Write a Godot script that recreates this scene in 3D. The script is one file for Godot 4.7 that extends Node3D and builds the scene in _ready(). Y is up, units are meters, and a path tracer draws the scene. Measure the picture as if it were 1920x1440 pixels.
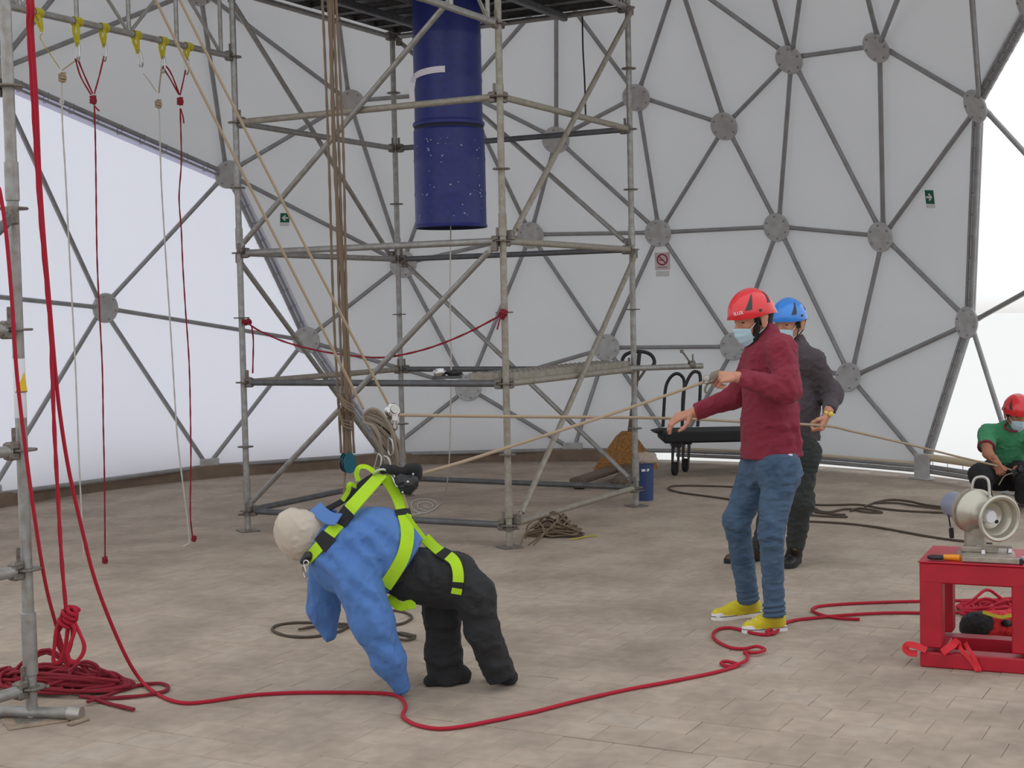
extends Node3D

var M := {}
var names := {}
var grain := FastNoiseLite.new()


func _ready():
	# camera, sky and exposure
	var cam := Camera3D.new()
	cam.name = "camera"
	cam.fov = 29.317
	cam.near = 0.05
	cam.far = 200.0
	cam.position = Vector3(0, 1.67, 0)
	cam.basis = Basis(Vector3.RIGHT, -0.0498) * Basis(Vector3.BACK, -0.0215)
	add_child(cam)
	cam.current = true
	var sky_look := ProceduralSkyMaterial.new()
	sky_look.sky_top_color = Color(0.97, 0.985, 1.0)
	sky_look.sky_horizon_color = Color(0.97, 0.985, 1.0)
	sky_look.ground_horizon_color = Color(0.9, 0.89, 0.87)
	sky_look.ground_bottom_color = Color(0.75, 0.74, 0.72)
	sky_look.sun_angle_max = 1.0
	sky_look.sky_energy_multiplier = 1.0
	sky_look.ground_energy_multiplier = 1.0
	var env := Environment.new()
	env.background_mode = Environment.BG_SKY
	env.sky = Sky.new()
	env.sky.sky_material = sky_look
	env.tonemap_mode = Environment.TONE_MAPPER_LINEAR
	env.tonemap_exposure = 1.13
	env.sdfgi_enabled = true
	env.ssao_enabled = true
	env.ssil_enabled = true
	var we := WorldEnvironment.new()
	we.name = "world_environment"
	we.environment = env
	add_child(we)

	grain.seed = 7
	grain.noise_type = FastNoiseLite.TYPE_SIMPLEX_SMOOTH
	grain.frequency = 1.0
	materials()
	ground_and_floor()
	dome()
	tower()
	girders()
	near_scaffold()
	drums()
	slings_and_ropes()
	tackle()
	dummy()
	people()
	stand_and_winch()
	yard_things()
	floor_ropes()


# ---------------------------------------------------------------- naming

func numbered(parent: Node, called: String) -> String:
	var key := str(parent.get_instance_id()) + "/" + called
	names[key] = names.get(key, -1) + 1
	return called if names[key] == 0 else "%s_%03d" % [called, names[key]]


func tag(o: Node, label: String, category := "", group := "", kind := ""):
	o.set_meta("label", label)
	if category: o.set_meta("category", category)
	if group: o.set_meta("group", group)
	if kind: o.set_meta("kind", kind)
	return o


func thing(called: String, label: String, category: String, group := "", at := Vector3.ZERO) -> Node3D:
	var o := Node3D.new()
	o.name = numbered(self, called)
	add_child(o, true)
	o.position = at
	tag(o, label, category, group)
	return o


func obj(called: String, st, mat: Material, parent: Node = self) -> MeshInstance3D:
	var o := MeshInstance3D.new()
	o.name = numbered(parent, called)
	var mesh: Mesh = st.commit() if st is SurfaceTool else st
	o.mesh = mesh
	for i in mesh.get_surface_count():
		o.set_surface_override_material(i, mat)
	parent.add_child(o, true)
	return o


func struct(called: String, st, mat: Material) -> MeshInstance3D:
	var o := obj(called, st, mat)
	o.set_meta("kind", "structure")
	return o


func mb() -> SurfaceTool:
	var st := SurfaceTool.new()
	st.begin(Mesh.PRIMITIVE_TRIANGLES)
	return st


# ---------------------------------------------------------------- shapes

func tri(st: SurfaceTool, a: Vector3, b: Vector3, c: Vector3, na: Vector3, nb: Vector3, nc: Vector3, ua := Vector2.ZERO, ub := Vector2.ZERO, uc := Vector2.ZERO):
	if (b - a).cross(c - a).dot(na + nb + nc) > 0.0:
		var t := b; b = c; c = t
		t = nb; nb = nc; nc = t
		var u := ub; ub = uc; uc = u
	st.set_normal(na); st.set_uv(ua); st.add_vertex(a)
	st.set_normal(nb); st.set_uv(ub); st.add_vertex(b)
	st.set_normal(nc); st.set_uv(uc); st.add_vertex(c)


func flat(st: SurfaceTool, a: Vector3, b: Vector3, c: Vector3, out: Vector3):
	var n := (b - a).cross(c - a).normalized()
	if n.dot(out) < 0.0: n = -n
	tri(st, a, b, c, n, n, n)


func flat4(st: SurfaceTool, a: Vector3, b: Vector3, c: Vector3, d: Vector3, out: Vector3):
	flat(st, a, b, c, out)
	flat(st, a, c, d, out)


func smooth(pts: Array, n := 6, closed := false) -> Array:
	var out := []
	var m := pts.size()
	var last := m if closed else m - 1
	for i in last:
		var p0: Vector3 = pts[(i - 1 + m) % m] if closed or i > 0 else pts[0] * 2.0 - pts[1]
		var p1: Vector3 = pts[i]
		var p2: Vector3 = pts[(i + 1) % m]
		var p3: Vector3 = pts[(i + 2) % m] if closed or i + 2 < m else p2 * 2.0 - p1
		for j in n:
			out.append(p1.cubic_interpolate(p2, p0, p3, float(j) / n))
	if not closed: out.append(pts[m - 1])
	return out


# a round bar swept along points; lobes > 0 gives the twist of laid rope
func path(st: SurfaceTool, pts: Array, r: float, seg := 8, closed := false, r2 := -1.0, lobes := 0, twist := 0.0):
	var m := pts.size()
	if m < 2: return
	var rings := []
	var norms := []
	var n := Vector3.ZERO
	var run := 0.0
	for i in m:
		var a: Vector3 = pts[(i - 1 + m) % m] if closed or i > 0 else pts[i]
		var b: Vector3 = pts[(i + 1) % m] if closed or i < m - 1 else pts[i]
		var t := (b - a).normalized()
		if t == Vector3.ZERO: t = Vector3.UP
		if i == 0:
			n = t.cross(Vector3.UP if absf(t.y) < 0.9 else Vector3.RIGHT).normalized()
		else:
			run += (pts[i] as Vector3).distance_to(pts[i - 1])
			n = (n - t * n.dot(t)).normalized()
		var bi := t.cross(n)
		var rr := r if r2 < 0.0 else lerpf(r, r2, float(i) / (m - 1))
		var ring := PackedVector3Array()
		var nor := PackedVector3Array()
		for j in seg:
			var an := TAU * j / seg
			var d := n * cos(an) + bi * sin(an)
			var k := 1.0 if lobes == 0 else 1.0 + 0.13 * cos(lobes * (an + run * twist))
			ring.append((pts[i] as Vector3) + d * rr * k)
			nor.append(d)
		rings.append(ring)
		norms.append(nor)
	for i in (m if closed else m - 1):
		var i2 := (i + 1) % m
		for j in seg:
			var j2 := (j + 1) % seg
			tri(st, rings[i][j], rings[i2][j], rings[i2][j2], norms[i][j], norms[i2][j], norms[i2][j2])
			tri(st, rings[i][j], rings[i2][j2], rings[i][j2], norms[i][j], norms[i2][j2], norms[i][j2])
	if not closed:
		for e in [0, m - 1]:
			var t2: Vector3 = ((pts[0] as Vector3) - pts[1] if e == 0 else (pts[m - 1] as Vector3) - pts[m - 2]).normalized()
			for j in seg:
				tri(st, pts[e], rings[e][j], rings[e][(j + 1) % seg], t2, t2, t2)


func tube(st: SurfaceTool, a: Vector3, b: Vector3, r: float, seg := 10, r2 := -1.0):
	path(st, [a, b], r, seg, false, r2)


# an open-ended pipe with wall thickness
func pipe(st: SurfaceTool, a: Vector3, b: Vector3, r: float, seg := 12):
	var t := (b - a).normalized()
	lathe(st, [[r * 0.86, 0.0], [r, 0.0], [r, a.distance_to(b)], [r * 0.86, a.distance_to(b)], [r * 0.86, 0.0]], frame(a, t), seg)


func frame(at: Vector3, y: Vector3, hint := Vector3.ZERO) -> Transform3D:
	y = y.normalized()
	var h := hint if hint != Vector3.ZERO else (Vector3.RIGHT if absf(y.x) < 0.9 else Vector3.BACK)
	var z := h.cross(y).normalized()
	return Transform3D(Basis(y.cross(z), y, z), at)


# box with chamfered edges; size along the axes of xf
func box(st: SurfaceTool, xf: Transform3D, size: Vector3, bev := 0.004):
	var h := size * 0.5
	bev = minf(bev, minf(h.x, minf(h.y, h.z)) * 0.9)
	var c := {}
	for sx in [-1, 1]:
		for sy in [-1, 1]:
			for sz in [-1, 1]:
				var s := Vector3(sx, sy, sz)
				var v := []
				for k in 3:
					var p := s * (h - Vector3.ONE * bev)
					p[k] = s[k] * h[k]
					v.append(xf * p)
				c[Vector3i(sx, sy, sz)] = v
	var o := xf.origin
	for k in 3:
		var k1 := (k + 1) % 3
		var k2 := (k + 2) % 3
		for s in [-1, 1]:
			var q := []
			for w in [[-1, -1], [1, -1], [1, 1], [-1, 1]]:
				var key := Vector3i.ZERO
				key[k] = s; key[k1] = w[0]; key[k2] = w[1]
				q.append(c[key][k])
			flat4(st, q[0], q[1], q[2], q[3], xf.basis[k] * s)
		for s1 in [-1, 1]:
			for s2 in [-1, 1]:
				var a := Vector3i.ZERO
				a[k] = -1; a[k1] = s1; a[k2] = s2
				var b := a
				b[k] = 1
				flat4(st, c[a][k1], c[b][k1], c[b][k2], c[a][k2], xf.basis[k1] * s1 + xf.basis[k2] * s2)
	for key in c:
		flat(st, c[key][0], c[key][1], c[key][2], xf.basis * Vector3(key))


func at(p: Vector3, b := Basis.IDENTITY) -> Transform3D:
	return Transform3D(b, p)


# profile of [radius, height] pairs turned round the y axis of xf
func lathe(st: SurfaceTool, prof: Array, xf: Transform3D, seg := 24, soft := 35.0):
	var m := prof.size()
	var sn := []
	for i in m - 1:
		var d := Vector2(prof[i + 1][0] - prof[i][0], prof[i + 1][1] - prof[i][1])
		sn.append(Vector2(d.y, -d.x).normalized())
	for i in m - 1:
		var n0: Vector2 = sn[i]
		var n1: Vector2 = sn[i]
		if i > 0 and absf(rad_to_deg(sn[i].angle_to(sn[i - 1]))) < soft: n0 = (sn[i] + sn[i - 1]).normalized()
		if i < m - 2 and absf(rad_to_deg(sn[i].angle_to(sn[i + 1]))) < soft: n1 = (sn[i] + sn[i + 1]).normalized()
		for j in seg:
			var c0 := Vector2.from_angle(TAU * j / seg)
			var c1 := Vector2.from_angle(TAU * (j + 1) / seg)
			var q := []
			var nn := []
			for w in [[i, c0, n0], [i + 1, c0, n1], [i + 1, c1, n1], [i, c1, n0]]:
				var r: float = prof[w[0]][0]
				q.append(xf * Vector3(r * w[1].x, prof[w[0]][1], r * w[1].y))
				nn.append((xf.basis * Vector3(w[2].x * w[1].x, w[2].y, w[2].x * w[1].y)).normalized())
			tri(st, q[0], q[1], q[2], nn[0], nn[1], nn[2], Vector2(float(j) / seg, float(i) / m), Vector2(float(j) / seg, float(i + 1) / m), Vector2(float(j + 1) / seg, float(i + 1) / m))
			tri(st, q[0], q[2], q[3], nn[0], nn[2], nn[3])


# flat outline in the xy plane of xf, thick along its z
func prism(st: SurfaceTool, outline: Array, depth: float, xf: Transform3D):
	var poly := PackedVector2Array(outline)
	var idx := Geometry2D.triangulate_polygon(poly)
	var f := xf.basis.z
	for s in [0.5, -0.5]:
		for i in range(0, idx.size(), 3):
			var v := []
			for k in 3: v.append(xf * Vector3(poly[idx[i + k]].x, poly[idx[i + k]].y, depth * s))
			flat(st, v[0], v[1], v[2], f * s)
	var mid := Vector2.ZERO
	var ccw := not Geometry2D.is_polygon_clockwise(poly)
	for i in poly.size():
		var a := poly[i]
		var b := poly[(i + 1) % poly.size()]
		var o := Vector2((b - a).y, -(b - a).x) * (1.0 if ccw else -1.0)
		flat4(st, xf * Vector3(a.x, a.y, depth / 2), xf * Vector3(b.x, b.y, depth / 2), xf * Vector3(b.x, b.y, -depth / 2), xf * Vector3(a.x, a.y, -depth / 2), xf.basis * Vector3(o.x, o.y, 0))


func ball(st: SurfaceTool, c: Vector3, r: Vector3, b := Basis.IDENTITY, seg := 16, rings := 10):
	var prof := []
	for i in rings + 1:
		var t := -PI / 2 + PI * i / rings
		prof.append([cos(t), sin(t)])
	lathe(st, prof, Transform3D(b * Basis.from_scale(r), c), seg, 80.0)


# flat webbing: points, the direction its face looks at each point, width and thickness
func webbing(st: SurfaceTool, pts: Array, faces: Array, w: float, th := 0.003):
	var m := pts.size()
	var q := []
	for i in m:
		var t: Vector3 = ((pts[mini(i + 1, m - 1)] as Vector3) - pts[maxi(i - 1, 0)]).normalized()
		var f: Vector3 = faces[i] if faces.size() == m else faces[0]
		var side := t.cross(f).normalized() * w * 0.5
		f = side.cross(t).normalized() * th * 0.5
		if f.dot(faces[i] if faces.size() == m else faces[0]) < 0.0: f = -f
		q.append([pts[i] + side + f, pts[i] - side + f, pts[i] - side - f, pts[i] + side - f, f, side])
	for i in m - 1:
		var a: Array = q[i]
		var b: Array = q[i + 1]
		flat4(st, a[0], a[1], b[1], b[0], a[4])
		flat4(st, a[3], a[2], b[2], b[3], -a[4])
		flat4(st, a[0], a[3], b[3], b[0], a[5])
		flat4(st, a[1], a[2], b[2], b[1], -a[5])
	for e in [0, m - 1]:
		flat4(st, q[e][0], q[e][1], q[e][2], q[e][3], ((pts[e] as Vector3) - pts[1 if e == 0 else m - 2]))


func loop_points(c: Vector3, u: Vector3, v: Vector3, n := 24, from := 0.0, to := TAU) -> Array:
	var out := []
	for i in n:
		var a := lerpf(from, to, float(i) / n if is_equal_approx(to - from, TAU) else float(i) / (n - 1))
		out.append(c + u * cos(a) + v * sin(a))
	return out


# ---------------------------------------------------------------- soft bodies: capsules joined by a smooth minimum, meshed as surface nets
# a bone: [from, to, radius, radius at the end, squash axis, squash, flat end]

func bone_distance(b: Array, p: Vector3) -> float:
	var a: Vector3 = b[0]
	var ab: Vector3 = b[1] - a
	var q := p - a
	if b[5] != 1.0:
		var ax: Vector3 = b[4]
		q += ax * (q.dot(ax) * (1.0 / b[5] - 1.0))
	var l2 := ab.length_squared()
	var t := clampf(q.dot(ab) / l2, 0.0, 1.0) if l2 > 1e-9 else 0.0
	var d: float = (q - ab * t).length() - lerpf(b[2], b[3], t)
	if b[6] > 0: d = maxf(d, (p - b[1]).dot(ab.normalized()))
	return d


func bn(a: Vector3, b: Vector3, ra: float, rb: float, axis := Vector3.ZERO, sq := 1.0, end := 0) -> Array:
	return [a, b, ra, rb, axis, sq, end]


func smin(a: float, b: float, k: float) -> float:
	var h := maxf(k - absf(a - b), 0.0) / k
	return minf(a, b) - h * h * k * 0.25


func field_at(bones: Array, p: Vector3, k: float) -> float:
	var d := 1.0
	for b in bones: d = smin(d, bone_distance(b, p), k)
	return d


func snap(p: Vector3, dir: Vector3, bones: Array, k: float, off := 0.006) -> Vector3:
	dir = dir.normalized()
	var best := p
	var least := 1e9
	for i in 50:
		var d := field_at(bones, p, k) - off
		if absf(d) < least:
			least = absf(d)
			best = p
		if absf(d) < 0.0008: break
		p += dir * d * 0.7
	return best


# soft ridges of cloth lying on a body: lines of points, each snapped to its surface
func folds(lines: Array, bones: Array, k: float, r := 0.012) -> Array:
	var out := []
	for l in lines:
		var q := []
		for p in l: q.append(snap(p, (p as Vector3) - Vector3(0, 1.67, 0), bones, k, -0.004))
		for i in q.size() - 1:
			out.append(bn(q[i], q[i + 1], r * (0.5 if i == 0 else 1.0), r * (0.5 if i == q.size() - 2 else 1.0)))
	return out


func body(st: SurfaceTool, bones: Array, cell: float, k: float, wrinkle := 0.0, freq := 14.0, cuts := [], stretch := Vector3.ONE):
	var lo := Vector3.ONE * 1e9
	var hi := -lo
	for b in bones:
		var r := maxf(b[2], b[3]) + 2.5 * cell
		for e in [b[0], b[1]]:
			lo = lo.min(e - Vector3.ONE * r)
			hi = hi.max(e + Vector3.ONE * r)
	var nx := int((hi.x - lo.x) / cell) + 2
	var ny := int((hi.y - lo.y) / cell) + 2
	var nz := int((hi.z - lo.z) / cell) + 2
	var sy := nx
	var sz := nx * ny
	var g := PackedFloat32Array()
	g.resize(nx * ny * nz)
	g.fill(1.0)
	for b in bones:
		var r: float = maxf(b[2], b[3]) + maxf(k, 2.5 * cell)
		var blo: Vector3 = ((b[0] as Vector3).min(b[1]) - Vector3.ONE * r - lo) / cell
		var bhi: Vector3 = ((b[0] as Vector3).max(b[1]) + Vector3.ONE * r - lo) / cell
		for z in range(maxi(int(blo.z), 0), mini(int(bhi.z) + 1, nz)):
			for y in range(maxi(int(blo.y), 0), mini(int(bhi.y) + 1, ny)):
				var at_ := y * sy + z * sz
				for x in range(maxi(int(blo.x), 0), mini(int(bhi.x) + 1, nx)):
					var d := bone_distance(b, lo + Vector3(x, y, z) * cell)
					var e := g[at_ + x]
					var h := k - absf(d - e)
					g[at_ + x] = minf(d, e) - (h * h / k * 0.25 if h > 0.0 else 0.0)
	var skip := cell * 2.6
	if wrinkle > 0.0 or cuts.size():
		for z in nz:
			for y in ny:
				var at_ := y * sy + z * sz
				for x in nx:
					var d := g[at_ + x]
					if absf(d) < skip + wrinkle:
						var p := lo + Vector3(x, y, z) * cell
						if wrinkle > 0.0:
							var q := p * freq * stretch
							var w := 1.0 - absf(grain.get_noise_3dv(q)) * 2.2
							d -= wrinkle * (w * w * w * 0.8 - 0.25 + 0.5 * grain.get_noise_3dv(q * 0.37))
						g[at_ + x] = d
					if cuts.size() and d < skip:
						var p := lo + Vector3(x, y, z) * cell
						for c in cuts: d = maxf(d, (p - c[0]).dot(c[1]))
						g[at_ + x] = d
	var ids := PackedInt32Array()
	ids.resize(nx * ny * nz)
	ids.fill(-1)
	var vs := PackedVector3Array()
	var ns := PackedVector3Array()
	var off := [0, 1, sy, sy + 1, sz, sz + 1, sy + sz, sy + sz + 1]
	var pos := [Vector3(0, 0, 0), Vector3(1, 0, 0), Vector3(0, 1, 0), Vector3(1, 1, 0), Vector3(0, 0, 1), Vector3(1, 0, 1), Vector3(0, 1, 1), Vector3(1, 1, 1)]
	var edges := [[0, 1], [2, 3], [4, 5], [6, 7], [0, 2], [1, 3], [4, 6], [5, 7], [0, 4], [1, 5], [2, 6], [3, 7]]
	for z in nz - 1:
		for y in ny - 1:
			var at_ := y * sy + z * sz
			for x in nx - 1:
				var i := at_ + x
				if absf(g[i]) > skip: continue
				var mask := 0
				for c in 8:
					if g[i + off[c]] < 0.0: mask |= 1 << c
				if mask == 0 or mask == 255: continue
				var v := Vector3.ZERO
				var n := 0
				for e in edges:
					var a: int = e[0]
					var b: int = e[1]
					if ((mask >> a) & 1) != ((mask >> b) & 1):
						var da := g[i + off[a]]
						var db := g[i + off[b]]
						v += (pos[a] as Vector3).lerp(pos[b], da / (da - db))
						n += 1
				ids[i] = vs.size()
				vs.append(lo + (Vector3(x, y, z) + v / n) * cell)
				var gr := Vector3(
					g[i + 1] + g[i + sy + 1] + g[i + sz + 1] + g[i + sy + sz + 1] - g[i] - g[i + sy] - g[i + sz] - g[i + sy + sz],
					g[i + sy] + g[i + sy + 1] + g[i + sy + sz] + g[i + sy + sz + 1] - g[i] - g[i + 1] - g[i + sz] - g[i + sz + 1],
					g[i + sz] + g[i + sz + 1] + g[i + sy + sz] + g[i + sy + sz + 1] - g[i] - g[i + 1] - g[i + sy] - g[i + sy + 1])
				ns.append(gr.normalized())
	for z in range(1, nz - 1):
		for y in range(1, ny - 1):
			var at_ := y * sy + z * sz
			for x in range(1, nx - 1):
				var i := at_ + x
				if ids[i] < 0: continue
				var s := g[i] < 0.0
				if s != (g[i + 1] < 0.0): quad_ids(st, vs, ns, ids[i], ids[i - sy], ids[i - sy - sz], ids[i - sz])
				if s != (g[i + sy] < 0.0): quad_ids(st, vs, ns, ids[i], ids[i - 1], ids[i - 1 - sz], ids[i - sz])
				if s != (g[i + sz] < 0.0): quad_ids(st, vs, ns, ids[i], ids[i - 1], ids[i - 1 - sy], ids[i - sy])


func quad_ids(st: SurfaceTool, vs: PackedVector3Array, ns: PackedVector3Array, a: int, b: int, c: int, d: int):
	if a < 0 or b < 0 or c < 0 or d < 0: return
	tri(st, vs[a], vs[b], vs[c], ns[a], ns[b], ns[c])
	tri(st, vs[a], vs[c], vs[d], ns[a], ns[c], ns[d])


# ---------------------------------------------------------------- materials

func noise_tex(freq: float, seed_: int, lo: Color, hi: Color, octaves := 4, size := 512, mid := 0.5) -> NoiseTexture2D:
	var n := FastNoiseLite.new()
	n.seed = seed_
	n.frequency = freq
	n.fractal_octaves = octaves
	n.noise_type = FastNoiseLite.TYPE_SIMPLEX_SMOOTH
	var t := NoiseTexture2D.new()
	t.width = size
	t.height = size
	t.seamless = true
	t.noise = n
	var g := Gradient.new()
	g.set_color(0, lo)
	g.set_color(1, hi)
	g.add_point(mid, lo.lerp(hi, 0.5))
	t.color_ramp = g
	return t


func mat(key: String, c: Color, rough := 0.7, metal := 0.0) -> StandardMaterial3D:
	var m := StandardMaterial3D.new()
	m.resource_name = key
	m.albedo_color = c
	m.roughness = rough
	m.metallic = metal
	M[key] = m
	return m


func rgb(r: int, g: int, b: int) -> Color:
	return Color(r / 255.0, g / 255.0, b / 255.0)


func mottled(m: StandardMaterial3D, tex: Texture2D, scale: float, world := true):
	m.albedo_texture = tex
	m.uv1_triplanar = true
	m.uv1_world_triplanar = world
	m.uv1_scale = Vector3.ONE * scale
	return m


func weave(m: StandardMaterial3D, scale: float, depth := 0.15, sheen := 0.3):
	m.heightmap_enabled = true
	m.heightmap_texture = M["weave_tex"]
	m.heightmap_scale = depth
	m.uv1_triplanar = true
	m.uv1_scale = Vector3.ONE * scale
	m.rim_enabled = true
	m.rim = sheen
	m.rim_tint = 0.5


func materials():
	M["weave_tex"] = noise_tex(0.06, 3, Color.BLACK, Color.WHITE, 3, 256)
	var soft := noise_tex(0.012, 11, Color(0.82, 0.8, 0.78), Color(1, 1, 1), 5)
	var rust := noise_tex(0.02, 5, Color(0.78, 0.72, 0.66), Color(1.0, 1.0, 1.0), 5, 512, 0.42)
	var grime := noise_tex(0.03, 9, Color(0.55, 0.53, 0.5), Color(1, 1, 1), 5, 512, 0.35)
	var dust := noise_tex(0.006, 21, Color(0.84, 0.83, 0.82), Color(1.08, 1.07, 1.06), 6, 1024)
	var speck := noise_tex(0.09, 23, Color(0.9, 0.9, 0.9), Color(1.0, 1.0, 1.0), 3, 512)
	for i in 3:
		var m := mat("paver%d" % i, [rgb(184, 168, 152), rgb(181, 165, 149), rgb(187, 171, 155)][i], 0.92)
		mottled(m, dust, 0.22)
		m.detail_enabled = true
		m.detail_albedo = speck
		m.detail_blend_mode = BaseMaterial3D.BLEND_MODE_MUL
		m.heightmap_enabled = true
		m.heightmap_texture = speck
		m.heightmap_scale = 0.1
	mottled(mat("bed", rgb(150, 138, 126), 0.95), dust, 0.22)
	mat("pale_ground", rgb(240, 238, 234), 0.95)
	mottled(mat("kerb", rgb(140, 122, 106), 0.95), soft, 0.8)
	var mem := mat("membrane", rgb(212, 212, 213), 0.75)
	mem.backlight_enabled = true
	mem.backlight = Color(0.79, 0.79, 0.79)
	mottled(mem, noise_tex(0.004, 31, Color(0.97, 0.97, 0.97), Color(1, 1, 1), 3), 0.3)
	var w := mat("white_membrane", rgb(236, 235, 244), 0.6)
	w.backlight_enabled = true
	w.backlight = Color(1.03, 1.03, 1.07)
	mottled(mat("dome_steel", rgb(166, 166, 168), 0.5, 0.3), soft, 0.9)
	mottled(mat("plate", rgb(200, 200, 201), 0.55, 0.15), soft, 1.2)
	mottled(mat("tube", rgb(168, 170, 170), 0.45, 0.45), rust, 1.3)
	mottled(mat("dirty_tube", rgb(168, 165, 155), 0.6, 0.3), rust, 1.6)
	mottled(mat("dark_tube", rgb(112, 116, 122), 0.5, 0.4), rust, 1.2)
	mottled(mat("clamp", rgb(150, 142, 134), 0.55, 0.5), grime, 3.0)
	mottled(mat("deck", rgb(120, 120, 120), 0.6, 0.3), grime, 0.9)
	mottled(mat("ply", rgb(168, 150, 130), 0.9), soft, 2.0)
	mat("chrome", rgb(200, 198, 196), 0.22, 1.0)
	mat("alloy", rgb(178, 174, 168), 0.35, 0.8)
	var drum := mat("drum_blue", rgb(32, 44, 124), 0.42)
	mottled(drum, noise_tex(0.03, 41, Color(0.62, 0.64, 0.7), Color(1, 1, 1), 5, 512, 0.3), 1.1, false)
	mat("drum_inside", rgb(20, 22, 40), 0.7)
	mat("tape", rgb(226, 220, 226), 0.6)
	mat("scuff", rgb(150, 158, 190), 0.7)
	for r in [["red_rope", rgb(196, 26, 54)], ["dark_red_rope", rgb(150, 28, 46)], ["brown_rope", rgb(130, 110, 90)], ["tan_rope", rgb(182, 160, 134)], ["white_rope", rgb(214, 208, 200)], ["cable", rgb(88, 76, 64)], ["black_cable", rgb(40, 40, 42)], ["grey_rope", rgb(150, 136, 120)]]:
		weave(mat(r[0], r[1], 0.85), 60.0, 0.2, 0.2)
	weave(mat("yellow_web", rgb(190, 176, 40), 0.8), 60.0)
	weave(mat("neon", rgb(190, 236, 30), 0.75), 80.0)
	weave(mat("black_web", rgb(30, 30, 32), 0.8), 80.0)
	weave(mat("blue_cloth", rgb(82, 124, 188), 0.85), 30.0)
	weave(mat("black_cloth", rgb(34, 34, 36), 0.85), 30.0, 0.15, 0.15)
	mottled(M["black_cloth"], noise_tex(0.02, 47, Color(0.8, 0.8, 0.8), Color(2.4, 2.3, 2.2), 5, 512, 0.75), 1.6)
	weave(mat("calico", rgb(206, 192, 176), 0.9), 40.0)
	weave(mat("maroon", rgb(134, 36, 56), 0.85), 30.0)
	weave(mat("denim", rgb(70, 92, 116), 0.85), 40.0)
	mottled(M["denim"], noise_tex(0.012, 49, Color(0.7, 0.74, 0.8), Color(1.2, 1.2, 1.18), 4), 0.9)
	M["denim"].heightmap_enabled = false
	weave(mat("charcoal", rgb(76, 68, 72), 0.9), 30.0)
	weave(mat("dark_trouser", rgb(46, 50, 48), 0.9), 30.0)
	weave(mat("green_cloth", rgb(70, 150, 104), 0.85), 30.0)
	var sk := mat("skin", rgb(196, 138, 112), 0.55)
	sk.subsurf_scatter_enabled = true
	sk.subsurf_scatter_strength = 0.1
	var sk2 := mat("tan_skin", rgb(176, 118, 92), 0.55)
	sk2.subsurf_scatter_enabled = true
	sk2.subsurf_scatter_strength = 0.1
	mat("hair", rgb(34, 28, 26), 0.75)
	mat("eye", rgb(60, 42, 36), 0.3)
	var mk := mat("mask", rgb(186, 214, 224), 0.9)
	mk.backlight_enabled = true
	mk.backlight = Color(0.25, 0.27, 0.28)
	mat("mask_strap", rgb(236, 236, 236), 0.8)
	for h in [["red_shell", rgb(226, 34, 44)], ["blue_shell", rgb(48, 134, 226)]]:
		var m := mat(h[0], h[1], 0.3)
		m.clearcoat_enabled = true
		m.clearcoat = 0.6
		m.clearcoat_roughness = 0.12
	mat("vent", rgb(62, 66, 64), 0.7)
	mat("print_white", rgb(236, 226, 226), 0.6)
	mat("black_plastic", rgb(28, 28, 30), 0.4)
	mat("rubber", rgb(34, 34, 34), 0.8)
	weave(mat("yellow_canvas", rgb(226, 206, 46), 0.85), 50.0)
	mat("sole", rgb(232, 226, 224), 0.6)
	mat("sole_line", rgb(70, 60, 62), 0.7)
	mat("gold", rgb(214, 186, 92), 0.25, 0.9)
	mat("brown_leather", rgb(88, 62, 50), 0.6)
	mat("boot", rgb(38, 38, 38), 0.6)
	var rp := mat("red_paint", rgb(188, 16, 44), 0.42)
	mottled(rp, soft, 1.0)
	mat("red_web", rgb(206, 36, 48), 0.7)
	mottled(mat("cast_grey", rgb(178, 170, 158), 0.5, 0.3), soft, 3.0)
	mat("drum_steel", rgb(190, 184, 170), 0.35, 0.65)
	mat("motor_blue", rgb(150, 156, 176), 0.4, 0.3)
	mat("orange", rgb(232, 148, 30), 0.5)
	mottled(mat("jack_orange", rgb(176, 122, 62), 0.7), grime, 2.0)
	mottled(mat("fork", rgb(128, 112, 96), 0.7, 0.2), grime, 2.0)
	mat("bin_blue", rgb(50, 70, 112), 0.6)
	mat("cloth_beige", rgb(176, 160, 146), 0.9)
	mat("sign_green", rgb(18, 92, 66), 0.6)
	mat("sign_white", rgb(214, 212, 210), 0.7)
	mat("sign_pink", rgb(216, 190, 194), 0.7)
	mat("sign_red", rgb(150, 40, 56), 0.6)
	mat("sign_ink", rgb(70, 66, 60), 0.7)
	mat("print_grey", rgb(150, 148, 148), 0.7)
	mat("warn_yellow", rgb(226, 186, 36), 0.6)
	mat("sticker", rgb(226, 226, 230), 0.6)
	var pt := mat("pulley_teal", rgb(22, 88, 104), 0.35, 0.4)
	mat("pulley_dark", rgb(44, 52, 64), 0.4, 0.5)
	var hem := mat("hem", rgb(206, 188, 160), 0.8)


# ---------------------------------------------------------------- the setting

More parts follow.
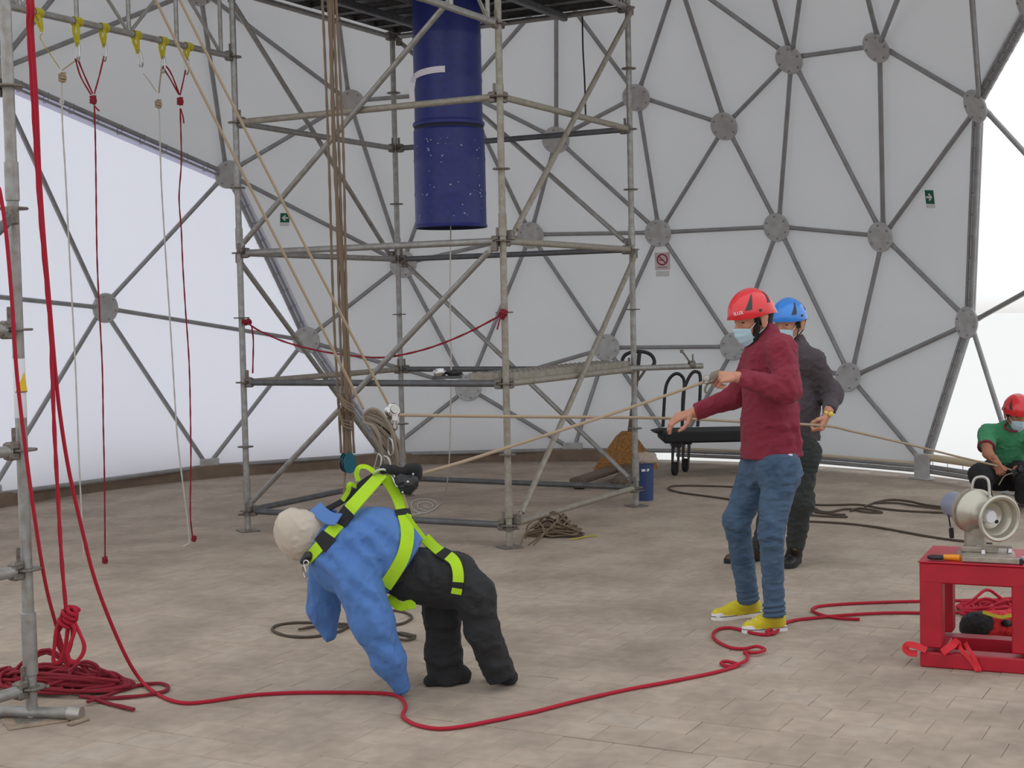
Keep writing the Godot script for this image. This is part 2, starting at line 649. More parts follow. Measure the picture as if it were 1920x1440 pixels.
const DOME_AT := Vector3(-0.25, 1.5, -11.57)
const HUBS := {
	1: Vector3(-2.915, 3.159, -15.332), 2: Vector3(-4.061, 1.788, -14.637), 3: Vector3(-3.191, 0.120, -15.238), 4: Vector3(-2.250, 1.397, -16.042), 5: Vector3(-1.650, 3.911, -15.599), 6: Vector3(0.535, 3.517, -15.966), 7: Vector3(-1.184, 2.215, -16.327), 8: Vector3(0.243, 2.509, -16.340), 9: Vector3(-0.491, 0.815, -16.416), 10: Vector3(1.379, 3.892, -15.524), 11: Vector3(2.263, 3.538, -15.250), 12: Vector3(1.632, 2.484, -15.986), 13: Vector3(2.799, 2.482, -15.278), 14: Vector3(3.661, 2.320, -14.406), 15: Vector3(2.788, 4.073, -14.426), 16: Vector3(3.433, 4.027, -13.584), 17: Vector3(4.103, 3.372, -12.816), 18: Vector3(4.239, 1.470, -13.535), 19: Vector3(3.414, 0.925, -14.773), 20: Vector3(2.391, 1.236, -15.689), 21: Vector3(1.062, 1.239, -16.284), 22: Vector3(3.887, 0.120, -13.803), 23: Vector3(-0.456, 4.012, -15.772), 24: Vector3(-1.434, 0.120, -16.120), 25: Vector3(0.664, 0.120, -16.182), 26: Vector3(1.764, 0.120, -15.818), 27: Vector3(2.904, 0.120, -15.057), 31: Vector3(1.699, 4.904, -14.506), 32: Vector3(0.532, 4.934, -14.977), 33: Vector3(-2.878, 4.778, -14.092), 34: Vector3(-4.402, 3.818, -12.752), 35: Vector3(-5.124, 2.003, -11.630), 36: Vector3(-4.702, 0.120, -13.082), 37: Vector3(2.580, 5.487, -11.892), 38: Vector3(3.017, 4.693, -9.797), 39: Vector3(4.607, 1.933, -12.051), 40: Vector3(4.022, 3.881, -11.271), 46: Vector3(2.322, 5.090, -13.693), 41: Vector3(4.487, 2.616, -12.136), 42: Vector3(-1.682, 5.131, -14.532), 43: Vector3(4.348, 0.120, -12.550), 44: Vector3(-0.562, 5.611, -14.218), 45: Vector3(-3.152, 5.264, -12.762), 50: Vector3(0.478, 6.346, -11.570), 51: Vector3(-1.175, 6.237, -10.723), 52: Vector3(-0.109, 6.128, -13.174), 53: Vector3(0.903, 6.019, -10.066), 54: Vector3(-2.353, 5.910, -11.942), 55: Vector3(1.731, 5.801, -12.830), 56: Vector3(-0.909, 5.692, -9.120), 57: Vector3(2.442, 5.474, -10.587), 58: Vector3(-3.033, 5.366, -10.421), 59: Vector3(0.729, 5.148, -8.448), 60: Vector3(-2.322, 4.821, -8.623), 61: Vector3(-0.436, 4.277, -7.537), 62: Vector3(-3.733, 3.950, -9.146), 63: Vector3(1.919, 3.732, -7.785), 64: Vector3(-1.993, 3.406, -7.406), 65: Vector3(3.822, 3.188, -9.430), 66: Vector3(-4.735, 3.079, -10.388), 67: Vector3(0.547, 2.861, -6.931), 68: Vector3(-3.502, 2.534, -8.054), 69: Vector3(2.996, 2.317, -7.992), 70: Vector3(-1.123, 1.990, -6.773), 71: Vector3(4.468, 1.772, -10.277), 72: Vector3(-4.607, 1.663, -9.334), 73: Vector3(1.597, 1.446, -7.032), 74: Vector3(-2.720, 1.119, -7.355), 75: Vector3(3.715, 0.901, -8.754), 76: Vector3(4.359, 0.120, -10.642), 77: Vector3(3.610, 0.120, -8.886), 78: Vector3(2.225, 0.120, -7.573), 79: Vector3(0.433, 0.120, -6.918), 80: Vector3(-1.473, 0.120, -7.030), 81: Vector3(-3.176, 0.120, -7.890), 82: Vector3(-4.398, 0.120, -9.356), 83: Vector3(-4.936, 0.120, -11.188)
}
const GREY_FACETS := [Vector3i(1, 7, 4), Vector3i(1, 5, 7), Vector3i(1, 33, 5), Vector3i(1, 34, 33), Vector3i(4, 7, 9), Vector3i(4, 9, 24), Vector3i(5, 23, 7), Vector3i(5, 42, 23), Vector3i(5, 33, 42), Vector3i(6, 12, 8), Vector3i(6, 8, 23), Vector3i(6, 10, 12), Vector3i(6, 32, 10), Vector3i(6, 23, 32), Vector3i(7, 8, 9), Vector3i(7, 23, 8), Vector3i(8, 21, 9), Vector3i(8, 12, 21), Vector3i(9, 21, 25), Vector3i(9, 25, 24), Vector3i(10, 11, 12), Vector3i(10, 31, 11), Vector3i(10, 32, 31), Vector3i(11, 13, 12), Vector3i(11, 15, 13), Vector3i(11, 31, 15), Vector3i(12, 13, 20), Vector3i(12, 20, 21), Vector3i(13, 15, 14), Vector3i(13, 14, 19), Vector3i(13, 19, 20), Vector3i(14, 15, 16), Vector3i(14, 16, 17), Vector3i(14, 17, 18), Vector3i(14, 18, 19), Vector3i(15, 31, 46), Vector3i(16, 40, 17), Vector3i(16, 37, 40), Vector3i(18, 22, 19), Vector3i(19, 27, 20), Vector3i(19, 22, 27), Vector3i(20, 26, 21), Vector3i(20, 27, 26), Vector3i(21, 26, 25), Vector3i(23, 44, 32), Vector3i(23, 42, 44), Vector3i(31, 32, 52), Vector3i(31, 55, 46), Vector3i(31, 52, 55), Vector3i(32, 44, 52), Vector3i(33, 34, 45), Vector3i(33, 45, 42), Vector3i(34, 58, 45), Vector3i(34, 66, 58), Vector3i(37, 57, 40), Vector3i(37, 46, 55), Vector3i(37, 55, 50), Vector3i(37, 50, 57), Vector3i(38, 40, 57), Vector3i(38, 65, 40), Vector3i(38, 57, 53), Vector3i(38, 53, 59), Vector3i(42, 54, 44), Vector3i(42, 45, 54), Vector3i(44, 54, 52), Vector3i(45, 58, 54), Vector3i(50, 52, 51), Vector3i(50, 51, 53), Vector3i(50, 55, 52), Vector3i(50, 53, 57), Vector3i(51, 52, 54), Vector3i(51, 56, 53), Vector3i(51, 54, 58), Vector3i(51, 58, 56), Vector3i(53, 56, 59), Vector3i(56, 58, 60), Vector3i(58, 66, 62), Vector3i(15, 37, 16), Vector3i(37, 15, 46)]
const WHITE_FACETS := [Vector3i(1, 4, 2), Vector3i(1, 2, 34), Vector3i(2, 4, 3), Vector3i(2, 3, 36), Vector3i(2, 35, 34), Vector3i(2, 36, 35), Vector3i(3, 4, 24), Vector3i(34, 35, 66), Vector3i(35, 36, 83), Vector3i(35, 72, 66), Vector3i(35, 83, 72), Vector3i(62, 66, 72), Vector3i(72, 83, 82)]
const STRUTS := [Vector2i(1, 2), Vector2i(1, 4), Vector2i(1, 5), Vector2i(1, 7), Vector2i(1, 33), Vector2i(1, 34), Vector2i(2, 3), Vector2i(2, 4), Vector2i(2, 34), Vector2i(2, 35), Vector2i(2, 36), Vector2i(3, 4), Vector2i(3, 24), Vector2i(3, 36), Vector2i(4, 7), Vector2i(4, 9), Vector2i(4, 24), Vector2i(5, 7), Vector2i(5, 23), Vector2i(5, 33), Vector2i(5, 42), Vector2i(6, 8), Vector2i(6, 10), Vector2i(6, 12), Vector2i(6, 23), Vector2i(6, 32), Vector2i(7, 8), Vector2i(7, 9), Vector2i(7, 23), Vector2i(8, 9), Vector2i(8, 12), Vector2i(8, 21), Vector2i(8, 23), Vector2i(9, 21), Vector2i(9, 24), Vector2i(9, 25), Vector2i(10, 11), Vector2i(10, 12), Vector2i(10, 31), Vector2i(10, 32), Vector2i(11, 12), Vector2i(11, 13), Vector2i(11, 15), Vector2i(11, 31), Vector2i(12, 13), Vector2i(12, 20), Vector2i(12, 21), Vector2i(13, 14), Vector2i(13, 15), Vector2i(13, 19), Vector2i(13, 20), Vector2i(14, 15), Vector2i(14, 16), Vector2i(14, 17), Vector2i(14, 18), Vector2i(14, 19), Vector2i(15, 16), Vector2i(15, 31), Vector2i(15, 37), Vector2i(15, 46), Vector2i(16, 17), Vector2i(16, 37), Vector2i(16, 38), Vector2i(17, 18), Vector2i(17, 38), Vector2i(17, 40), Vector2i(17, 41), Vector2i(18, 19), Vector2i(18, 22), Vector2i(18, 39), Vector2i(18, 43), Vector2i(19, 20), Vector2i(19, 22), Vector2i(19, 27), Vector2i(20, 21), Vector2i(20, 26), Vector2i(20, 27), Vector2i(21, 25), Vector2i(21, 26), Vector2i(22, 27), Vector2i(22, 43), Vector2i(23, 32), Vector2i(24, 25), Vector2i(25, 26), Vector2i(26, 27), Vector2i(31, 32), Vector2i(31, 46), Vector2i(31, 52), Vector2i(31, 55), Vector2i(32, 44), Vector2i(32, 52), Vector2i(33, 34), Vector2i(33, 42), Vector2i(33, 45), Vector2i(34, 35), Vector2i(34, 45), Vector2i(34, 58), Vector2i(34, 66), Vector2i(35, 36), Vector2i(35, 66), Vector2i(35, 72), Vector2i(35, 83), Vector2i(36, 83), Vector2i(37, 40), Vector2i(37, 46), Vector2i(37, 50), Vector2i(37, 55), Vector2i(37, 57), Vector2i(38, 40), Vector2i(38, 53), Vector2i(38, 57), Vector2i(38, 59), Vector2i(38, 65), Vector2i(39, 41), Vector2i(39, 71), Vector2i(39, 76), Vector2i(40, 41), Vector2i(40, 57), Vector2i(40, 65), Vector2i(40, 71), Vector2i(41, 71), Vector2i(42, 44), Vector2i(42, 45), Vector2i(42, 54), Vector2i(43, 76), Vector2i(44, 52), Vector2i(44, 54), Vector2i(45, 54), Vector2i(45, 58), Vector2i(46, 55), Vector2i(50, 51), Vector2i(50, 52), Vector2i(50, 53), Vector2i(50, 55), Vector2i(50, 57), Vector2i(51, 52), Vector2i(51, 53), Vector2i(51, 54), Vector2i(51, 56), Vector2i(51, 58), Vector2i(52, 54), Vector2i(52, 55), Vector2i(53, 56), Vector2i(53, 57), Vector2i(53, 59), Vector2i(54, 58), Vector2i(56, 58), Vector2i(56, 59), Vector2i(56, 60), Vector2i(58, 60), Vector2i(58, 62), Vector2i(58, 66), Vector2i(62, 66), Vector2i(62, 72), Vector2i(65, 71), Vector2i(66, 72), Vector2i(71, 75), Vector2i(71, 76), Vector2i(72, 82), Vector2i(72, 83), Vector2i(75, 76), Vector2i(82, 83)]


func ground_and_floor():
	var st := mb()
	box(st, at(Vector3(0, -0.35, -12)), Vector3(400, 0.5, 400), 0.01)
	struct("ground", st, M["pale_ground"])
	# the concrete bed of the floor: a round slab under the dome and an apron in front of it
	st = mb()
	lathe(st, [[0.0, -0.006], [4.95, -0.006], [4.95, -0.2], [0.0, -0.2]], at(Vector3(DOME_AT.x, 0, DOME_AT.z)), 72)
	box(st, at(Vector3(0, -0.107, -2.5)), Vector3(16, 0.2, 17), 0.01)
	var bed := struct("floor", st, M["bed"])
	# concrete pavers, laid 28 degrees across the view in broken rows
	var u := Vector3(0.8829, 0, 0.4695)
	var n := Vector3(-0.4695, 0, 0.8829)
	var turn := Basis(u, Vector3.UP, -n) if u.cross(Vector3.UP).dot(n) < 0 else Basis(u, Vector3.UP, n)
	var size := Vector2(0.21, 0.2)
	var meshes := []
	for i in 3:
		var s := mb()
		box(s, at(Vector3(0, -0.0175, 0)), Vector3(size.x - 0.0012, 0.035, size.y - 0.0025), [0.003, 0.0022, 0.0035][i])
		meshes.append(s.commit())
	var spots := []
	for i in range(-70, 10):
		for j in range(-80, 45):
			var c := u * (-2.93 + size.x * (j + 0.5 + (0.5 if i % 2 else 0.0))) + n * (-5.1 + size.y * (i + 0.5))
			var inside := Vector2(c.x - DOME_AT.x, c.z - DOME_AT.z).length() < 4.72
			if c.z > -4.2 or (c.z < -9.5 and not inside) or absf(c.x) > -c.z * 0.37 + 0.6: continue
			# every sixth row starts after a wider joint
			if posmod(i, 6) == 0: c += n * 0.003
			elif posmod(i, 6) == 5: c -= n * 0.003
			spots.append(c)
	spots.sort_custom(func(a, b): return score(a) > score(b))
	var rng := RandomNumberGenerator.new()
	rng.seed = 5
	var rest := []
	for k in spots.size():
		var c: Vector3 = spots[k] + Vector3(0, rng.randf_range(-0.0012, 0.0012), 0)
		var b := turn * Basis.from_euler(Vector3(rng.randf_range(-0.003, 0.003), rng.randf_range(-0.006, 0.006), rng.randf_range(-0.003, 0.003)))
		if k < 300:
			var o := obj("paver", meshes[k % 3], M["paver%d" % rng.randi_range(0, 2)], bed)
			o.transform = Transform3D(b, c)
		else:
			rest.append(Transform3D(b, c))
	var mm := MultiMesh.new()
	mm.transform_format = MultiMesh.TRANSFORM_3D
	mm.mesh = meshes[0]
	mm.instance_count = rest.size()
	for k in rest.size(): mm.set_instance_transform(k, rest[k])
	var mi := MultiMeshInstance3D.new()
	mi.name = "far_pavers"
	mi.multimesh = mm
	mi.material_override = M["paver0"]
	mi.set_meta("kind", "stuff")
	bed.add_child(mi, true)
	# low concrete kerb that carries the dome round the back and the left
	st = mb()
	var prev := []
	for i in 61:
		var a := deg_to_rad(lerpf(-69.5, -190.0, i / 60.0))
		var d := Vector3(cos(a), 0, sin(a))
		var c := Vector3(DOME_AT.x, 0, DOME_AT.z)
		var q := [c + d * 4.62 - Vector3(0, 0.05, 0), c + d * 4.62 + Vector3(0, 0.125, 0), c + d * 4.64 + Vector3(0, 0.135, 0), c + d * 4.98 + Vector3(0, 0.135, 0), c + d * 4.98 - Vector3(0, 0.1, 0)]
		if i:
			flat4(st, prev[0], prev[1], q[1], q[0], -d)
			flat4(st, prev[1], prev[2], q[2], q[1], Vector3.UP - d)
			flat4(st, prev[2], prev[3], q[3], q[2], Vector3.UP)
			flat4(st, prev[3], prev[4], q[4], q[3], d)
		if i == 0 or i == 60:
			flat4(st, q[0], q[1], q[3], q[4], Vector3(0, 0, 1))
		prev = q
	struct("kerb", st, M["kerb"])


func score(c: Vector3) -> float:
	return (10.0 if absf(c.x) < -c.z * 0.345 and c.z < -4.75 else 0.0) + c.z * 0.1


func hub(i: int, out := 0.0) -> Vector3:
	var p: Vector3 = HUBS[i]
	return p + (p - DOME_AT).normalized() * out


func facet(t: Vector3i, out: float) -> SurfaceTool:
	var st := mb()
	var a := hub(t.x, out)
	var b := hub(t.y, out)
	var c := hub(t.z, out)
	flat(st, a, b, c, DOME_AT - a)   # one sheet of stretched fabric
	return st


func dome():
	var o := Node3D.new()
	o.name = "wall_dome"
	add_child(o)
	o.set_meta("kind", "structure")
	for t in GREY_FACETS: obj("membrane_panel", facet(t, 0.05), M["membrane"], o)
	for t in WHITE_FACETS:
		var p := obj("membrane_panel", facet(t, 0.05), M["white_membrane"], o)
		p.set_meta("label", "white translucent membrane panel")
	var rails := [Vector2i(1, 34), Vector2i(1, 4), Vector2i(4, 24), Vector2i(17, 40), Vector2i(17, 18), Vector2i(18, 22)]
	for e in STRUTS:
		if not (HUBS.has(e.x) and HUBS.has(e.y)): continue
		var a := hub(e.x)
		var b := hub(e.y)
		var st := mb()
		var d := (b - a).normalized()
		tube(st, a, b, 0.023, 10)
		if HUBS[e.x].y > 0.2 and HUBS[e.y].y > 0.2 and a.z < -11.0:
			# flattened ends bolted under the hub plates
			for q in [[a, d], [b, -d]]:
				tube(st, q[0] + q[1] * 0.13, q[0] + q[1] * 0.2, 0.027, 10, 0.023)
		obj("strut", st, M["dome_steel"], o)
	for e in rails:
		var a := hub(e.x)
		var b := hub(e.y)
		var mid := (a + b) / 2.0
		var d := (b - a).normalized()
		var inward := (DOME_AT - mid).normalized()
		var side := d.cross(inward).normalized()
		if side.dot(Vector3(0.2, 1.0, -14) - mid) < 0.0: side = -side
		var st := mb()
		tube(st, a + side * 0.05 + inward * 0.02 + d * 0.12, b + side * 0.05 + inward * 0.02 - d * 0.12, 0.013, 8)
		for k in 9:
			var p := a.lerp(b, (k + 1) / 10.0)
			path(st, loop_points(p + side * 0.025, side * 0.05, inward * 0.035, 10), 0.004, 5, true)
		obj("edge_rail", st, M["dome_steel"], o)
		st = mb()
		var w := -side if e.x < 10 or e.x == 34 else side
		flat4(st, a + inward * -0.035, b + inward * -0.035, b + inward * -0.035 + side * 0.11, a + inward * -0.035 + side * 0.11, inward)
		flat4(st, a + inward * -0.04, b + inward * -0.04, b + inward * -0.04 + side * 0.11, a + inward * -0.04 + side * 0.11, -inward)
		obj("hem", st, M["white_membrane"] if e.x == 1 or e.x == 4 else M["membrane"], o)
	# round hub plates with their bolts
	for i in HUBS:
		var p: Vector3 = HUBS[i]
		if p.y < 0.2 or p.z > -10.5: continue
		var inward := (DOME_AT - p).normalized()
		var xf := frame(p + inward * 0.05, inward)
		var st := mb()
		lathe(st, [[0.0, 0.012], [0.143, 0.012], [0.15, 0.006], [0.15, -0.006], [0.0, -0.006]], xf, 28)
		var plate := obj("hub_plate", st, M["plate"], o)
		for k in 6:
			var b := mb()
			var a := TAU * (k + 0.3) / 6
			lathe(b, [[0.0, 0.012], [0.009, 0.011], [0.011, 0.0], [0.011, -0.02]], Transform3D(xf.basis, xf * Vector3(cos(a) * 0.115, 0.013, sin(a) * 0.115)), 6)
			obj("bolt", b, M["dome_steel"], plate)
	# feet of the dome on the floor
	for i in [3, 24, 25, 26, 27, 22, 36, 43]:
		var p: Vector3 = HUBS[i]
		var inward := (Vector3(DOME_AT.x, p.y, DOME_AT.z) - p).normalized()
		var st := mb()
		if i == 26: continue
		if i in [22, 27, 43]:
			box(st, frame(Vector3(p.x, 0.12, p.z) + inward * 0.045, Vector3.UP, inward), Vector3(0.02, 0.24, 0.2), 0.006)
			box(st, frame(Vector3(p.x, 0.01, p.z) + inward * 0.05, Vector3.UP, inward), Vector3(0.12, 0.02, 0.24), 0.006)
		else:
			box(st, frame(Vector3(p.x, 0.16, p.z) + inward * 0.05, Vector3.UP, inward), Vector3(0.02, 0.09, 0.22), 0.006)
		obj("foot_plate", st, M["plate"], o)
	# rolled skirt of the membrane above the gap, tied down to the bottom pipe
	for e in [[26, 27], [27, 22], [22, 43]]:
		var a: Vector3 = HUBS[e[0]]
		var b: Vector3 = HUBS[e[1]]
		var st := mb()
		var lift := Vector3(0, 0.02 if e[0] != 22 else 0.09, 0)
		tube(st, a + lift, b + lift, 0.018 if e[0] != 22 else 0.035, 8)
		obj("skirt_hem", st, M["hem"], o)
		st = mb()
		for k in 6:
			var p := a.lerp(b, (k + 0.5) / 6.0)
			tube(st, p + lift, Vector3(p.x, 0.07, p.z), 0.003, 5)
		obj("skirt_ties", st, M["cable"], o).set_meta("kind", "stuff")
		st = mb()
		tube(st, Vector3(a.x, 0.075, a.z), Vector3(b.x, 0.075, b.z), 0.02, 10)
		obj("bottom_pipe", st, M["dome_steel"], o)
	# signs stuck on the membrane
	sign_panel("exit_sign", "green exit sign with white arrow pointing left behind the scaffold tower", Vector3(-2.417, 2.731, -15.789), 0.10, 0.10, "left")
	sign_panel("exit_sign", "green exit sign with white arrow pointing right near the right opening", Vector3(3.978, 2.658, -13.760), 0.115, 0.13, "right")
	sign_panel("prohibition_sign", "white sign with red crossed-out circle under a hub plate", Vector3(1.666, 2.173, -16.029), 0.17, 0.19, "ban")


func sign_panel(called: String, label: String, p: Vector3, w: float, h: float, what: String):
	# every sign hangs flat against the facet it is stuck on
	var best := Vector3i.ZERO
	var n := Vector3.ZERO
	for t in GREY_FACETS:
		var a := hub(t.x, 0.05)
		var b := hub(t.y, 0.05)
		var c := hub(t.z, 0.05)
		var q = Geometry3D.segment_intersects_triangle(DOME_AT.lerp(p, 0.6), DOME_AT.lerp(p, 1.3), a, b, c)
		if q != null:
			p = q
			n = (b - a).cross(c - a).normalized()
	if n.dot(DOME_AT - p) < 0.0: n = -n
	var right := Vector3.UP.cross(n).normalized()
	if what == "right": right = right.rotated(n, -0.1)
	var b := Basis(right, n.cross(right), n)
	var t := thing(called, label, "sign")
	var st := mb()
	box(st, Transform3D(b, p + n * 0.006), Vector3(w, h, 0.006), 0.001)
	obj("board", st, M["sign_green" if what != "ban" else "sign_pink"], t)
	st = mb()
	if what == "ban":
		path(st, loop_points(p + n * 0.011 + b.y * 0.018, b.x * 0.056, b.y * 0.056, 28), 0.007, 6, true)
		tube(st, p + n * 0.012 + b.y * 0.018 + (b.y - b.x) * 0.038, p + n * 0.012 + b.y * 0.018 - (b.y - b.x) * 0.038, 0.006, 6)
		obj("ban_circle", st, M["sign_red"], t)
		st = mb()
		box(st, Transform3D(b, p + n * 0.01 + b.y * 0.014 - b.x * 0.012), Vector3(0.05, 0.01, 0.003), 0.001)
		obj("cigarette", st, M["sign_ink"], t)
		st = mb()
		box(st, Transform3D(b, p + n * 0.01 - b.y * 0.066), Vector3(0.11, 0.012, 0.002), 0.0005)
		obj("caption_line", st, M["print_grey"], t)
		st = mb()
		box(st, Transform3D(b, p + n * 0.006 - b.y * 0.135), Vector3(0.15, 0.06, 0.006), 0.001)
		obj("lower_board", st, M["sign_white"], t)
	else:
		var s := -1.0 if what == "left" else 1.0
		var arrow := []
		for v in [Vector2(0.36, 0), Vector2(0.02, 0.32), Vector2(-0.1, 0.22), Vector2(0.05, 0.08), Vector2(-0.36, 0.08), Vector2(-0.36, -0.08), Vector2(0.05, -0.08), Vector2(-0.1, -0.22), Vector2(0.02, -0.32)]:
			arrow.append(Vector2(v.x * s * w, v.y * w))
		prism(st, arrow, 0.003, Transform3D(b, p + n * 0.0105))
		obj("arrow", st, M["sign_white"], t)
		st = mb()
		box(st, Transform3D(b, p + n * 0.006 - b.y * (h * 0.5 + 0.022)), Vector3(w, 0.03, 0.006), 0.001)
		obj("lower_board", st, M["sign_white"], t)


# ---------------------------------------------------------------- scaffold

const FL := Vector3(-2.081, 0, -11.372)
const NR := Vector3(-0.042, 0, -10.295)
const RT := Vector3(1.026, 0, -12.319)
const BK := Vector3(-1.014, 0, -13.395)
const LP := Vector3(-2.045, 0, -6.093)
const ALONG := Vector3(-0.468, 0, 0.884)


func up(p: Vector3, h: float) -> Vector3:
	return Vector3(p.x, h, p.z)


func rosette_ring(st: SurfaceTool, p: Vector3, r := 0.062):
	lathe(st, [[0.02, 0.005], [r - 0.003, 0.005], [r, 0.002], [r, -0.002], [r - 0.003, -0.005], [0.02, -0.005]], at(p), 20)


func standard(t: Node3D, foot: Vector3, first: float, top: float, mat_name := "tube", called := "standard"):
	var st := mb()
	pipe(st, foot + Vector3(0, 0.012, 0), up(foot, top), 0.0242, 14)
	var post := obj(called, st, M[mat_name], t)
	var h := first
	while h < top:
		st = mb()
		rosette_ring(st, up(foot, h))
		obj("rosette", st, M["clamp"], post)
		h += 0.5
	st = mb()
	lathe(st, [[0.0242, 0.0], [0.03, 0.004], [0.03, 0.2], [0.0242, 0.205]], at(up(foot, first + 0.05)), 14)
	obj("sleeve", st, M[mat_name], post)
	st = mb()
	lathe(st, [[0.0242, 0.0], [0.029, 0.003], [0.029, 0.16], [0.0242, 0.163]], at(up(foot, first + 2.03)), 14)
	obj("sleeve", st, M[mat_name], post)
	st = mb()
	box(st, at(foot + Vector3(0, 0.006, 0), Basis(Vector3.UP, 0.5)), Vector3(0.15, 0.01, 0.15), 0.002)
	lathe(st, [[0.019, 0.01], [0.019, 0.12], [0.034, 0.12], [0.034, 0.145], [0.019, 0.145]], at(foot), 14)
	tube(st, foot + Vector3(-0.07, 0.132, 0.02), foot + Vector3(0.07, 0.132, -0.02), 0.008, 6)
	obj("base_jack", st, M["clamp"], post)


# wedge head that clasps a rosette
func wedge_head(parent: Node, p: Vector3, d: Vector3):
	var st := mb()
	d.y = 0
	d = d.normalized()
	var b := frame(Vector3.ZERO, Vector3.UP, d).basis
	var c := p + d * 0.055
	box(st, at(c + Vector3(0, 0.022, 0), b), Vector3(0.05, 0.032, 0.04), 0.006)
	box(st, at(c - Vector3(0, 0.022, 0), b), Vector3(0.05, 0.032, 0.04), 0.006)
	box(st, at(c + d * 0.022, b), Vector3(0.02, 0.07, 0.046), 0.006)
	box(st, at(c - d * 0.012 + Vector3(0, 0.03, 0), b), Vector3(0.022, 0.13, 0.006), 0.002)
	obj("wedge_head", st, M["clamp"], parent)


func ledger(t: Node3D, a: Vector3, b: Vector3, mat_name := "tube", called := "ledger"):
	var d := (b - a).normalized()
	var st := mb()
	pipe(st, a + d * 0.07, b - d * 0.07, 0.0242, 12)
	var o := obj(called, st, M[mat_name], t)
	wedge_head(o, a, d)
	wedge_head(o, b, -d)
	return o


func brace(t: Node3D, a: Vector3, b: Vector3, out: Vector3, mat_name := "tube"):
	var st := mb()
	var d := (b - a).normalized()
	a += out * 0.055 + d * 0.06
	b += out * 0.055 - d * 0.06
	tube(st, a + d * 0.06, b - d * 0.06, 0.021, 10)
	for e in [[a, d], [b, -d]]:
		box(st, frame(e[0] + e[1] * 0.05, e[1], out), Vector3(0.014, 0.12, 0.04), 0.004)
	var o := obj("diagonal_brace", st, M[mat_name], t)
	for e in [a, b]:
		st = mb()
		box(st, frame(e - out * 0.015, Vector3.UP, out), Vector3(0.05, 0.07, 0.045), 0.006)
		obj("brace_head", st, M["clamp"], o)


